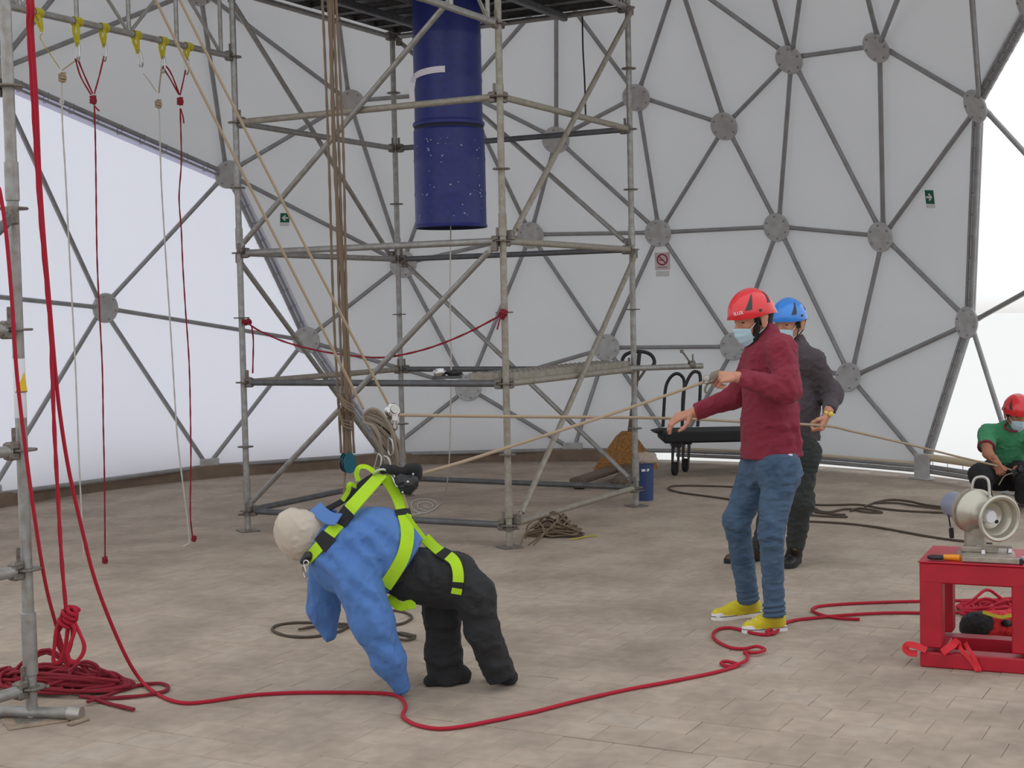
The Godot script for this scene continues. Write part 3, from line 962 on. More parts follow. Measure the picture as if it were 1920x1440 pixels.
func tower():
	var t := thing("scaffold_tower", "grey tubular scaffold tower standing on four legs around the blue drums", "scaffold")
	for p in [FL, NR, RT, BK]: standard(t, p, 0.16, 4.75, "dirty_tube" if p == NR else "tube")
	var fa := (NR - FL).normalized()
	var fb := (RT - NR).normalized()
	# horizontals, level by level
	ledger(t, up(FL, 0.16), up(NR, 0.16), "dark_tube")
	ledger(t, up(NR, 0.16), up(RT, 0.16), "dirty_tube")
	ledger(t, up(BK, 0.16), up(RT, 0.16), "dark_tube")
	ledger(t, up(FL, 0.16), up(BK, 0.16), "dark_tube")
	ledger(t, up(FL, 1.16), up(NR, 1.16), "dark_tube")
	ledger(t, up(FL, 1.16), up(BK, 1.16), "dirty_tube")
	ledger(t, up(BK, 1.16), up(RT, 1.16), "dark_tube")
	for h in [2.16, 3.16]:
		ledger(t, up(FL, h), up(NR, h), "dirty_tube" if h > 3 else "tube")
		ledger(t, up(NR, h), up(RT, h), "dirty_tube")
		ledger(t, up(FL, h), up(BK, h), "tube")
		ledger(t, up(BK, h), up(RT, h), "dark_tube")
	for e in [[FL, NR], [NR, RT], [FL, BK], [BK, RT]]: ledger(t, up(e[0], 4.16), up(e[1], 4.16), "tube")
	# diagonals
	brace(t, up(FL, 2.16), up(NR, 4.16), -fb)
	brace(t, up(FL, 0.16), up(NR, 2.16), -fb)
	brace(t, up(FL, 4.16), up(BK, 2.16), -fa)
	brace(t, up(FL, 2.16), up(BK, 0.16), -fa)
	brace(t, up(NR, 2.16), up(RT, 4.16), fa, "dirty_tube")
	brace(t, up(NR, 0.16), up(RT, 2.16), fa, "dirty_tube")
	brace(t, up(BK, 4.16), up(RT, 2.16), fb)
	brace(t, up(BK, 2.16), up(RT, 0.16), fb)
	# steel planks on the top level, with a gap in the middle for the drums
	var turn := Basis(fa, Vector3.UP, fa.cross(Vector3.UP))
	var mid := (FL + RT) / 2.0
	for i in 7:
		if i in [3]: continue
		var off := (i - 3) * 0.325
		var c := up(mid, 4.215) + fb * off
		plank(t, c, turn, 2.2, 0.315, 0.055)
	for s in [-1, 1]:
		plank(t, up(mid, 4.215) + fa * s * 0.72, turn, 0.74, 0.315, 0.055)
	# a perforated plank laid across the low level on the right
	var c2 := up((NR + RT) / 2.0, 1.2)
	var pt := Basis(fb, Vector3.UP, fb.cross(Vector3.UP))
	plank(t, c2 - fa * 0.17, pt, 2.18, 0.32, 0.06, true)
	# toe of the ledger under it
	ledger(t, up(NR, 1.16), up(RT, 1.16), "dirty_tube")
	# guard tube end seen under the deck edge
	var st := mb()
	for s in [-0.6, 0.0, 0.6]:
		st = mb()
		box(st, at(up(mid, 4.13) + fa * s, turn), Vector3(0.05, 0.06, 2.2), 0.008)
		obj("deck_bearer", st, M["dark_tube"], t)

	var loose := thing("loose_tube", "loose scaffold tube lying across the low ledgers and sticking out right of the tower", "tube")
	st = mb()
	pipe(st, Vector3(0.718, 1.168, -12.150), Vector3(1.619, 1.169, -12.450), 0.0242, 14)
	obj("tube", st, M["tube"], loose)
	st = mb()
	var cp := Vector3(1.525, 1.181, -12.420)
	lathe(st, [[0.026, -0.025], [0.036, -0.025], [0.036, 0.025], [0.026, 0.025]], frame(cp, Vector3(1, 0.02, -0.2)), 14)
	tube(st, cp + Vector3(0.01, 0.03, 0), cp + Vector3(0.01, 0.09, 0), 0.008, 6)
	tube(st, cp + Vector3(-0.02, 0.03, 0), cp + Vector3(-0.075, 0.11, 0.0), 0.009, 6)
	box(st, at(cp + Vector3(-0.082, 0.115, 0)), Vector3(0.03, 0.03, 0.02), 0.004)
	obj("coupler", st, M["clamp"], loose)

	var rig := thing("pulley", "small silver pulley lying on the low ledger under the drums", "pulley")
	st = mb()
	var rc := Vector3(-0.499, 1.219, -10.850)
	box(st, at(rc + Vector3(0.02, -0.028, 0), turn), Vector3(0.2, 0.02, 0.1), 0.004)
	obj("base_plate", st, M["dark_tube"], rig)
	st = mb()
	ball(st, rc + Vector3(-0.035, 0.005, 0), Vector3(0.055, 0.03, 0.05))
	lathe(st, [[0.0, 0.03], [0.03, 0.028], [0.034, 0.0], [0.0, -0.02]], at(rc + Vector3(-0.03, 0.01, 0.02)), 16)
	obj("body", st, M["chrome"], rig)
	st = mb()
	ball(st, rc + Vector3(0.075, 0.0, 0), Vector3(0.06, 0.025, 0.04))
	obj("cover", st, M["black_plastic"], rig)


# pressed steel plank: folded sides, slotted walking face
func plank(t: Node3D, c: Vector3, b: Basis, length: float, width: float, high: float, holes := false):
	var st := mb()
	box(st, at(c + b.y * (high * 0.5 - 0.003), b), Vector3(length, 0.006, width), 0.002)
	for s in [-1, 1]:
		box(st, at(c + b.z * s * (width * 0.5 - 0.002), b), Vector3(length, high, 0.004), 0.001)
		box(st, at(c + b.z * s * (width * 0.5 - 0.018) - b.y * (high * 0.5 - 0.002), b), Vector3(length, 0.004, 0.034), 0.001)
		box(st, at(c + b.x * s * (length * 0.5 - 0.003), b), Vector3(0.006, high, width), 0.001)
	var o := obj("deck_plank", st, M["dirty_tube" if holes else "deck"], t)
	st = mb()
	var n := int(length / 0.09)
	for i in n:
		for s in [-1, 0, 1]:
			var p: Vector3 = c + b.x * ((i + 0.5) / n - 0.5) * length * 0.94 + b.z * s * width * 0.3 + b.y * (high * 0.5)
			lathe(st, [[0.012, 0.0], [0.011, 0.008], [0.006, 0.008], [0.005, 0.0]], at(p, b), 8)
	obj("grip_studs", st, M["clamp"], o).set_meta("kind", "stuff")


func girders():
	for g in [[FL, "lattice girder with yellow slings wrapped around its lower tube"], [NR, "lattice girder reaching out from the near tower leg by the drum top"]]:
		var t := thing("lattice_girder", g[1], "girder", "bridge girders of the scaffold")
		var a := up(g[0], 3.66) + ALONG * 0.08
		var n := 9
		var step := 0.5
		var b := a + ALONG * 4.45
		var st := mb()
		pipe(st, a, b, 0.0242, 12)
		var low := obj("chord", st, M["tube"], t)
		wedge_head(low, up(g[0], 3.66), ALONG)
		st = mb()
		pipe(st, a + Vector3(0, 0.5, 0), b + Vector3(0, 0.5, 0), 0.0242, 12)
		obj("chord", st, M["tube"], t)
		for i in n:
			var p := a + ALONG * (0.07 + i * step)
			st = mb()
			tube(st, p, p + Vector3(0, 0.5, 0), 0.016, 8)
			obj("post", st, M["tube"], t)
			if i < n - 1:
				st = mb()
				var q := p + ALONG * step
				if i % 2 == 0: tube(st, p + ALONG * 0.02 + Vector3(0, 0.02, 0), q - ALONG * 0.02 + Vector3(0, 0.48, 0), 0.013, 8)
				else: tube(st, p + ALONG * 0.02 + Vector3(0, 0.48, 0), q - ALONG * 0.02 + Vector3(0, 0.02, 0), 0.013, 8)
				obj("lacing", st, M["tube"], t)


func near_scaffold():
	var t := thing("scaffold_tower", "near scaffold post with rosettes, red ropes and a warning sticker", "scaffold")
	var st := mb()
	standard(t, LP, 0.136, 4.75)
	var second := LP + ALONG * 2.07
	var third := FL + ALONG * 4.6
	standard(t, second, 0.136, 4.75)
	standard(t, third, 0.136, 4.75)
	standard(t, third + ALONG * 2.07, 0.136, 4.75)
	for h in [0.136, 0.636, 1.136, 1.636]: ledger(t, up(LP, h), up(second, h), "tube")
	brace(t, up(LP, 2.136), up(second, 0.636), Vector3(0.88, 0, 0.47), "dark_tube")
	for h in [2.636, 4.136]: ledger(t, up(LP, h), up(third, h), "tube")
	ledger(t, up(LP, 4.136), up(second, 4.136))
	ledger(t, up(third, 1.136), up(third + ALONG * 2.07, 1.136))
	# tube on the ground under the foot
	st = mb()
	var g0 := Vector3(-2.286, 0.030, -6.137)
	var g1 := Vector3(-1.851, 0.030, -6.054)
	pipe(st, g0, g1, 0.0242, 14)
	var foot := obj("foot_tube", st, M["tube"], t)
	st = mb()
	lathe(st, [[0.0, 0.03], [0.03, 0.028], [0.034, 0.0], [0.03, -0.03], [0.0, -0.03]], frame(g1, g1 - g0), 16)
	obj("end_clamp", st, M["alloy"], foot)
	st = mb()
	lathe(st, [[0.0242, 0.0], [0.031, 0.004], [0.031, 0.26], [0.0242, 0.264]], at(up(LP, 0.19)), 16)
	obj("spigot_sleeve", st, M["tube"], t)
	st = mb()
	box(st, at(LP + Vector3(0.02, 0.0035, 0.03), Basis(Vector3.UP, 0.5)), Vector3(0.24, 0.008, 0.18), 0.002)
	obj("pad", st, M["ply"], t)
	# white wrap-round sticker with a yellow warning triangle
	st = mb()
	lathe(st, [[0.0246, 0.0], [0.0252, 0.001], [0.0252, 0.245], [0.0246, 0.246]], at(up(LP, 1.27)), 18)
	var wrap := obj("sticker", st, M["sticker"], t)
	st = mb()
	var d := Vector3(0.45, 0, 0.89).normalized()
	var b := Basis(Vector3.UP.cross(d), Vector3.UP, d)
	prism(st, [Vector2(-0.02, -0.035), Vector2(0.026, -0.035), Vector2(0.018, 0.045)], 0.004, Transform3D(b, up(LP, 1.415) + d * 0.0235))
	obj("warning_triangle", st, M["warn_yellow"], wrap)
	st = mb()
	tube(st, up(LP, 1.378) + d * 0.028 - b.x * 0.022, up(LP, 1.378) + d * 0.028 + b.x * 0.026, 0.002, 5)
	obj("triangle_edge", st, M["sign_ink"], wrap)
	var chip := obj("offcut", offcut(), M["ply"])
	tag(chip, "small offcut of board on the floor beside the near scaffold foot", "board")


func offcut() -> SurfaceTool:
	var st := mb()
	box(st, at(Vector3(-1.830, 0.008, -6.018), Basis(Vector3.UP, 1.05)), Vector3(0.1, 0.012, 0.028), 0.002)
	return st


func drums():
	var t := thing("drum_chute", "two dark blue metal drums welded end to end hanging inside the scaffold tower", "drum")
	var c := Vector3(-0.53, 0, -11.85)
	c = Vector3(Vector3(-0.462, 2.356, -11.850).x, 0, -11.85)
	var bot: float = Vector3(-0.450, 2.344, -11.560).y
	var seam: float = Vector3(-0.431, 3.165, -11.560).y
	for k in 2:
		var y0 := bot if k == 0 else seam
		var h := seam - bot if k == 0 else 4.22 - seam
		var r := 0.29 if k == 0 else 0.277
		var st := mb()
		var prof := [[r - 0.008, 0.004], [r, 0.0], [r + 0.004, 0.012], [r - 0.004, 0.03]]
		for f in [0.33, 0.66]:
			prof.append([r - 0.004, h * f - 0.02])
			prof.append([r - 0.001, h * f])
			prof.append([r - 0.004, h * f + 0.02])
		prof.append_array([[r - 0.006, h - 0.05], [r - 0.02, h - 0.02], [r - 0.012, h]])
		lathe(st, prof, at(up(c, y0)), 48, 20)
		var shell := obj("drum", st, M["drum_blue"], t)
		st = mb()
		lathe(st, [[r - 0.012, 0.004], [r - 0.012, h]], at(up(c, y0)), 48)
		obj("inside", st, M["drum_inside"], shell)
		if k == 0:
			# pale scrapes in the paint
			st = mb()
			var rng := RandomNumberGenerator.new()
			rng.seed = 12
			for i in 46:
				var a := rng.randf_range(0.5, 2.7)
				var y := rng.randf_range(0.05, h * 0.85)
				var p: Vector3 = up(c, y0 + y) + Vector3(cos(a), 0, sin(a)) * (r + 0.0015)
				var n := Vector3(cos(a), 0, sin(a))
				var s := rng.randf_range(0.004, 0.013)
				var bb := Basis(Vector3.UP.cross(n), Vector3.UP, n).rotated(n, rng.randf_range(-1, 1))
				prism(st, [Vector2(-s, -s * 0.3), Vector2(s * 0.4, -s * 0.5), Vector2(s, s * 0.2), Vector2(-s * 0.3, s * 0.5)], 0.005, Transform3D(bb, p))
			obj("scrapes", st, M["scuff"], shell).set_meta("kind", "stuff")
		else:
			st = mb()
			lathe(st, [[r - 0.01, -0.015], [r + 0.009, -0.01], [r + 0.013, 0.004], [r + 0.008, 0.02], [r - 0.01, 0.024]], at(up(c, y0)), 48)
			obj("seam_ring", st, M["drum_blue"], t)
			st = mb()
			var pts := []
			var fs := []
			for i in 9:
				var a := lerpf(1.6, 2.75, i / 8.0)
				var n := Vector3(cos(a), 0, sin(a))
				pts.append(up(c, Vector3(-0.422, 3.567, -11.570).y - 0.03 * pow(i / 8.0, 2)) + n * (r + 0.004))
				fs.append(n)
			webbing(st, pts, fs, 0.05, 0.002)
			var e: Vector3 = pts[8]
			var n8: Vector3 = fs[8]
			webbing(st, [e, e + Vector3(-0.012, -0.05, 0.03), e + Vector3(-0.022, -0.11, 0.035), e + Vector3(-0.018, -0.19, 0.03), e + Vector3(-0.026, -0.24, 0.03)], [Vector3(-0.3, 0, 1)], 0.045, 0.002)
			obj("tape", st, M["tape"], t)


# ---------------------------------------------------------------- ropes and slings

func rope(parent: Node, called: String, pts: Array, r: float, m: String, lobes := 3, sub := 6) -> MeshInstance3D:
	var st := mb()
	var q := smooth(pts, sub)
	path(st, q, r, 8 if lobes else 7, false, -1.0, lobes, 22.0 if lobes == 2 else 0.0)
	return obj(called, st, M[m], parent)


# a rope on its own: a top-level thing of one mesh
func lone_rope(called: String, label: String, pts: Array, r: float, m: String, group := "", sub := 6):
	var o := rope(self, called, pts, r, m, 0, sub)
	tag(o, label, "rope", group)
	return o


# a knot: a few turns of the rope wound about itself
func knot(parent: Node, c: Vector3, axis: Vector3, r: float, size: float, m: String, turns := 3):
	var st := mb()
	axis = axis.normalized()
	var f := frame(c, axis)
	var pts := []
	var n := turns * 10
	for i in n + 1:
		var a := TAU * turns * i / n
		var s := float(i) / n - 0.5
		pts.append(f * Vector3(cos(a) * size * (0.62 + 0.2 * sin(a * 0.5)), s * size * 2.0, sin(a) * size * 0.62))
	path(st, pts, r, 7)
	var p2 := []
	for i in 13:
		var a := TAU * i / 12
		p2.append(f * Vector3(cos(a) * size * 0.75, sin(a) * size * 1.05, 0.25 * size * sin(2 * a)))
	path(st, p2, r, 7)
	ball(st, c, Vector3.ONE * size * 0.62, f.basis, 10, 8)
	return obj("knot", st, M[m], parent)


func carabiner(called: String, label: String, top: Vector3, down: Vector3, length: float, group := "", parent: Node = null, m := "chrome"):
	var f := frame(top, -down.normalized(), Vector3(0.6, 0.1, 0.8))
	var w := length * 0.3
	var back := []
	for v in [[-0.3, -0.05], [-0.1, 0.02], [0.45, -0.02], [0.9, -0.12], [1.0, -0.35], [0.9, -0.75], [0.35, -0.97], [-0.4, -1.0], [-0.9, -0.85], [-0.98, -0.72]]:
		back.append(f * Vector3(v[0] * w, v[1] * length, 0))
	var st := mb()
	path(st, smooth(back, 4), length * 0.06, 8)
	var gate := mb()
	tube(gate, f * Vector3(-0.98 * w, -0.74 * length, 0), f * Vector3(-0.4 * w, -0.06 * length, 0), length * 0.04, 8)
	var t: Node = parent
	if parent == null: t = thing(called, label, "carabiner", group)
	var b := obj("hook" if parent == null else "carabiner", st, M[m], t)
	obj("gate", gate, M[m], t if parent == null else b)
	return t


func slings_and_ropes():
	var spots := [2.0, 1.65, 1.4, 1.08, 0.8, 0.53]
	var ends := [Vector3(-2.993, 3.550, -9.600), Vector3(-2.855, 3.507, -9.910), Vector3(-2.736, 3.540, -10.130), Vector3(-2.580, 3.544, -10.420), Vector3(-2.461, 3.542, -10.660), Vector3(-2.344, 3.565, -10.900)]
	var which := ["first from left, above a thin green cord", "second from left, over first red rope's left strand", "third from left, over first red rope's right strand", "fourth from left, with an empty carabiner", "fifth from left, above the second red rope", "rightmost, nearest the tower leg"]
	for i in 6:
		var p: Vector3 = up(FL, 3.66) + ALONG * spots[i]
		var e: Vector3 = ends[i]
		var t := thing("yellow_sling", "yellow webbing sling on the girder tube, " + which[i], "sling", "yellow slings on the girder")
		for k in 3:
			var st := mb()
			var c: Vector3 = p + ALONG * (k - 1) * 0.02
			var ring := loop_points(c, Vector3(0, 0.03, 0), Vector3(0.884, 0, 0.468) * 0.03, 14)
			ring.append(ring[0])
			var fs := []
			for q in ring: fs.append(q - c)
			webbing(st, ring, fs, 0.024, 0.004)
			obj("wrap", st, M["yellow_web"], t)
		for s in [-1, 1]:
			var st := mb()
			var face := Vector3(0.3, 0, 1)
			webbing(st, [p + Vector3(s * 0.012, -0.02, 0.03), p.lerp(e, 0.45) + Vector3(s * 0.016, 0, 0.02), e + Vector3(s * 0.004, 0.01, 0), e + Vector3(0, -0.012, 0)], [face], 0.022, 0.004)
			obj("tail", st, M["yellow_web"], t)
		if i > 0:
			var label: String = ["", "holding the left strand of the first red rope", "holding the right strand of the first red rope", "hanging empty from the fourth yellow sling", "holding the looped left strand of the second red rope", "holding the right strand of the second red rope"][i]
			carabiner("carabiner", "silver carabiner " + label, e + Vector3(0, 0.006, 0), Vector3(0.25 if i == 3 else 0.02, -1, 0.05), 0.115, "carabiners on the yellow slings")
	var r1 := thing("hanging_rope", "thin red rope with a forked top knot and knotted end, left of the two", "rope", "red ropes hanging from the slings")
	rope(r1, "strand", [Vector3(-2.861, 3.424, -9.920), Vector3(-2.833, 3.318, -9.970), Vector3(-2.788, 3.194, -10.000)], 0.0055, "dark_red_rope", 2, 10)
	rope(r1, "strand", [Vector3(-2.869, 3.414, -9.900), Vector3(-2.849, 3.298, -9.950), Vector3(-2.796, 3.185, -9.990)], 0.0055, "dark_red_rope", 2, 10)
	rope(r1, "strand", [Vector3(-2.739, 3.465, -10.130), Vector3(-2.756, 3.333, -10.070), Vector3(-2.777, 3.194, -10.000)], 0.0055, "dark_red_rope", 2, 10)
	knot(r1, Vector3(-2.786, 3.154, -10.000), Vector3(0, 1, 0), 0.0065, 0.025, "dark_red_rope", 5)
	rope(r1, "tail", [Vector3(-2.775, 3.112, -9.980), Vector3(-2.755, 3.089, -9.970), Vector3(-2.738, 3.073, -9.960)], 0.0055, "dark_red_rope", 0)
	rope(r1, "fall", [Vector3(-2.780, 3.122, -10.000), Vector3(-2.781, 2.893, -10.000), Vector3(-2.787, 2.606, -10.000), Vector3(-2.798, 2.102, -10.000), Vector3(-2.794, 1.704, -10.000), Vector3(-2.789, 1.341, -10.000), Vector3(-2.796, 0.940, -10.000), Vector3(-2.801, 0.574, -10.000), Vector3(-2.816, 0.041, -10.000)], 0.0055, "dark_red_rope", 2, 30)
	knot(r1, Vector3(-2.817, 0.023, -10.000), Vector3(0, 1, 0), 0.0065, 0.02, "dark_red_rope", 3)
	var r2 := thing("hanging_rope", "thin red rope with a double-looped top knot beside a white rope, right of the two", "rope", "red ropes hanging from the slings")
	rope(r2, "strand", [Vector3(-2.463, 3.474, -10.660), Vector3(-2.425, 3.403, -10.700), Vector3(-2.371, 3.287, -10.750)], 0.0055, "dark_red_rope", 2, 10)
	rope(r2, "strand", [Vector3(-2.463, 3.474, -10.660), Vector3(-2.440, 3.481, -10.660), Vector3(-2.409, 3.426, -10.700), Vector3(-2.367, 3.287, -10.750)], 0.0055, "dark_red_rope", 2, 10)
	rope(r2, "strand", [Vector3(-2.351, 3.487, -10.900), Vector3(-2.358, 3.387, -10.830), Vector3(-2.365, 3.288, -10.760)], 0.0055, "dark_red_rope", 2, 10)
	knot(r2, Vector3(-2.364, 3.241, -10.750), Vector3(0, 1, 0), 0.0065, 0.025, "dark_red_rope", 5)
	rope(r2, "tail", [Vector3(-2.358, 3.184, -10.730), Vector3(-2.342, 3.129, -10.720), Vector3(-2.334, 3.077, -10.710)], 0.0055, "dark_red_rope", 0)
	rope(r2, "fall", [Vector3(-2.366, 3.191, -10.750), Vector3(-2.370, 2.818, -10.750), Vector3(-2.395, 2.548, -10.750), Vector3(-2.387, 2.315, -10.750), Vector3(-2.384, 2.044, -10.750), Vector3(-2.375, 1.732, -10.750), Vector3(-2.361, 1.302, -10.750), Vector3(-2.370, 0.675, -10.750), Vector3(-2.388, 0.242, -10.750), Vector3(-2.378, 0.052, -10.750)], 0.0055, "dark_red_rope", 2, 26)
	knot(r2, Vector3(-2.367, 0.044, -10.750), Vector3(0.2, 1, 0), 0.0065, 0.018, "dark_red_rope", 3)
	var w1 := thing("white_rope", "thin white rope hanging left of the first red rope", "rope", "white ropes hanging from the slings")
	rope(w1, "lead", [Vector3(-2.854, 3.415, -9.910), Vector3(-2.903, 3.376, -9.900), Vector3(-2.952, 3.335, -9.880)], 0.005, "tan_rope", 0)
	rope(w1, "lead", [Vector3(-2.987, 3.530, -9.600), Vector3(-3.018, 3.505, -9.650), Vector3(-2.981, 3.424, -9.700), Vector3(-2.960, 3.344, -9.850)], 0.003, "yellow_web", 0)
	knot(w1, Vector3(-2.959, 3.292, -9.900), Vector3(0, 1, 0), 0.006, 0.03, "tan_rope", 3)
	knot(w1, Vector3(-2.969, 3.133, -9.900), Vector3(0, 1, 0), 0.005, 0.016, "white_rope", 2)
	rope(w1, "fall", [Vector3(-2.964, 3.275, -9.900), Vector3(-2.970, 2.992, -9.900), Vector3(-2.962, 2.637, -9.900), Vector3(-2.955, 2.138, -9.900), Vector3(-2.948, 1.744, -9.900), Vector3(-2.942, 1.312, -9.900), Vector3(-2.941, 0.734, -9.900), Vector3(-2.936, 0.371, -9.900), Vector3(-2.933, 0.072, -9.900)], 0.0055, "white_rope", 2, 30)
	var w2 := thing("white_rope", "thin white rope ending on the floor beside the second red rope", "rope", "white ropes hanging from the slings")
	rope(w2, "lead", [Vector3(-2.467, 3.474, -10.660), Vector3(-2.479, 3.400, -10.650), Vector3(-2.494, 3.287, -10.650)], 0.006, "tan_rope", 0)
	rope(w2, "lead", [Vector3(-2.551, 3.396, -10.450), Vector3(-2.524, 3.351, -10.500), Vector3(-2.501, 3.291, -10.600)], 0.005, "white_rope", 0)
	knot(w2, Vector3(-2.500, 3.211, -10.650), Vector3(0, 1, 0), 0.006, 0.028, "tan_rope", 3)
	rope(w2, "fall", [Vector3(-2.497, 3.191, -10.650), Vector3(-2.497, 2.963, -10.650), Vector3(-2.497, 2.619, -10.650), Vector3(-2.481, 2.043, -10.650), Vector3(-2.462, 1.463, -10.650), Vector3(-2.444, 0.842, -10.650), Vector3(-2.416, 0.491, -10.650), Vector3(-2.399, 0.170, -10.700), Vector3(-2.396, 0.025, -10.720), Vector3(-2.412, 0.009, -10.700), Vector3(-2.435, -0.003, -10.680)], 0.0055, "white_rope", 2, 26)

	# red rope slung between two tower legs
	var s := thing("sagging_rope", "dark red rope sagging between the two front legs of the scaffold tower", "rope")
	rope(s, "span", [Vector3(-2.020, 1.619, -11.280), Vector3(-1.906, 1.552, -11.220), Vector3(-1.686, 1.464, -11.100), Vector3(-1.387, 1.393, -10.950), Vector3(-1.095, 1.356, -10.800), Vector3(-0.890, 1.354, -10.700), Vector3(-0.608, 1.411, -10.550), Vector3(-0.332, 1.511, -10.400), Vector3(-0.071, 1.638, -10.220)], 0.007, "dark_red_rope", 2, 14)
	rope(s, "tail", [Vector3(-1.985, 1.602, -11.260), Vector3(-1.976, 1.479, -11.260), Vector3(-1.988, 1.234, -11.260)], 0.006, "dark_red_rope", 2, 10)
	rope(s, "tail", [Vector3(-0.071, 1.630, -10.200), Vector3(-0.083, 1.586, -10.190), Vector3(-0.095, 1.542, -10.190)], 0.006, "dark_red_rope", 0)
	knot(s, Vector3(-2.031, 1.627, -11.320), Vector3(1, 0.2, 0.4), 0.008, 0.03, "dark_red_rope", 3)
	knot(s, Vector3(-0.053, 1.648, -10.220), Vector3(0.5, 1, 0.4), 0.008, 0.03, "dark_red_rope", 3)

	# heavy red ropes coming down past the near scaffold post
	var a := thing("red_rope", "red rope hanging by the near post that ends in a knotted bunch of loops", "rope", "thick red ropes by the near post")
	rope(a, "fall", [LP + ALONG * 0.12 + Vector3(0.03, 4.14, 0.0)] + [Vector3(-1.844, 3.027, -5.720), Vector3(-1.859, 2.799, -5.800), Vector3(-1.884, 2.545, -5.900), Vector3(-1.910, 2.301, -6.000), Vector3(-1.908, 2.065, -6.020), Vector3(-1.906, 1.849, -6.050), Vector3(-1.901, 1.629, -6.070), Vector3(-1.904, 1.452, -6.080), Vector3(-1.910, 1.229, -6.100), Vector3(-1.912, 0.959, -6.120), Vector3(-1.916, 0.684, -6.150), Vector3(-1.920, 0.442, -6.200)], 0.0085, "red_rope", 2, 26)
	knot(a, Vector3(-1.907, 0.410, -6.200), Vector3(0.5, 1, 0.1), 0.009, 0.042, "red_rope", 4)
	rope(a, "hanging_loop", [Vector3(-1.926, 0.396, -6.200), Vector3(-1.959, 0.367, -6.200), Vector3(-1.970, 0.280, -6.180), Vector3(-1.971, 0.225, -6.170), Vector3(-1.946, 0.225, -6.170), Vector3(-1.924, 0.279, -6.180), Vector3(-1.916, 0.355, -6.200)], 0.0085, "red_rope", 2, 12)
	rope(a, "hanging_loop", [Vector3(-1.937, 0.378, -6.220), Vector3(-1.969, 0.328, -6.220), Vector3(-1.966, 0.266, -6.240), Vector3(-1.943, 0.233, -6.250), Vector3(-1.906, 0.304, -6.220), Vector3(-1.895, 0.377, -6.200)], 0.0085, "red_rope", 2, 12)
	rope(a, "hanging_loop", [Vector3(-1.889, 0.381, -6.180), Vector3(-1.878, 0.349, -6.170), Vector3(-1.904, 0.270, -6.150), Vector3(-1.886, 0.224, -6.150), Vector3(-1.849, 0.246, -6.150), Vector3(-1.836, 0.289, -6.160), Vector3(-1.859, 0.340, -6.180), Vector3(-1.886, 0.382, -6.200)], 0.0085, "red_rope", 2, 12)
	var b := [LP + ALONG * 0.1 + Vector3(0.05, 4.14, 0.0)] + [Vector3(-1.803, 3.010, -5.650), Vector3(-1.830, 2.789, -5.750), Vector3(-1.855, 2.537, -5.850), Vector3(-1.885, 2.275, -5.950), Vector3(-1.893, 2.021, -6.000), Vector3(-1.896, 1.761, -6.050), Vector3(-1.898, 1.473, -6.100), Vector3(-1.899, 1.270, -6.150), Vector3(-1.887, 1.039, -6.200), Vector3(-1.869, 0.800, -6.280), Vector3(-1.849, 0.550, -6.380), Vector3(-1.814, 0.334, -6.480), Vector3(-1.765, 0.141, -6.560), Vector3(-1.716, 0.030, -6.600)]
	b.append_array([Vector3(-1.619, 0.009, -6.458), Vector3(-1.522, 0.009, -6.324), Vector3(-1.435, 0.009, -6.265), Vector3(-1.346, 0.009, -6.284), Vector3(-1.263, 0.009, -6.329), Vector3(-1.166, 0.009, -6.375), Vector3(-1.017, 0.009, -6.399), Vector3(-0.828, 0.009, -6.392), Vector3(-0.638, 0.009, -6.367), Vector3(-0.541, 0.009, -6.324), Vector3(-0.497, 0.009, -6.232), Vector3(-0.479, 0.009, -6.120), Vector3(-0.482, 0.009, -5.998), Vector3(-0.456, 0.009, -5.917), Vector3(-0.406, 0.009, -5.843), Vector3(-0.328, 0.009, -5.792), Vector3(-0.243, 0.009, -5.808), Vector3(-0.116, 0.009, -5.883), Vector3(0.059, 0.009, -6.004), Vector3(0.266, 0.009, -6.179), Vector3(0.484, 0.009, -6.337), Vector3(0.684, 0.009, -6.459), Vector3(0.866, 0.009, -6.578), Vector3(0.982, 0.009, -6.677), Vector3(1.021, 0.009, -6.735), Vector3(0.971, 0.018, -6.764), Vector3(0.945, 0.010, -6.758), Vector3(0.980, 0.012, -6.695), Vector3(1.054, 0.018, -6.757), Vector3(1.093, 0.009, -6.907), Vector3(1.090, 0.009, -6.984)])
	b.append_array([Vector3(1.130, 0.020, -6.912), Vector3(1.186, 0.020, -6.973), Vector3(1.157, 0.020, -7.043), Vector3(1.100, 0.010, -7.046), Vector3(1.037, 0.010, -7.075), Vector3(0.993, 0.010, -7.206), Vector3(0.989, 0.010, -7.350), Vector3(1.032, 0.010, -7.483), Vector3(1.098, 0.010, -7.514), Vector3(1.149, 0.010, -7.458), Vector3(1.197, 0.010, -7.379), Vector3(1.254, 0.010, -7.336), Vector3(1.292, 0.010, -7.369), Vector3(1.292, 0.020, -7.399), Vector3(1.262, 0.020, -7.364), Vector3(1.303, 0.010, -7.368), Vector3(1.422, 0.010, -7.625), Vector3(1.586, 0.010, -7.715), Vector3(1.798, 0.010, -7.775), Vector3(1.998, 0.010, -7.796), Vector3(2.198, 0.010, -7.775), Vector3(2.367, 0.010, -7.771), Vector3(2.514, 0.010, -7.783)])
	lone_rope("red_rope", "long red rope snaking across the floor from near post to red stand", b, 0.0085, "red_rope", "thick red ropes by the near post", 12)
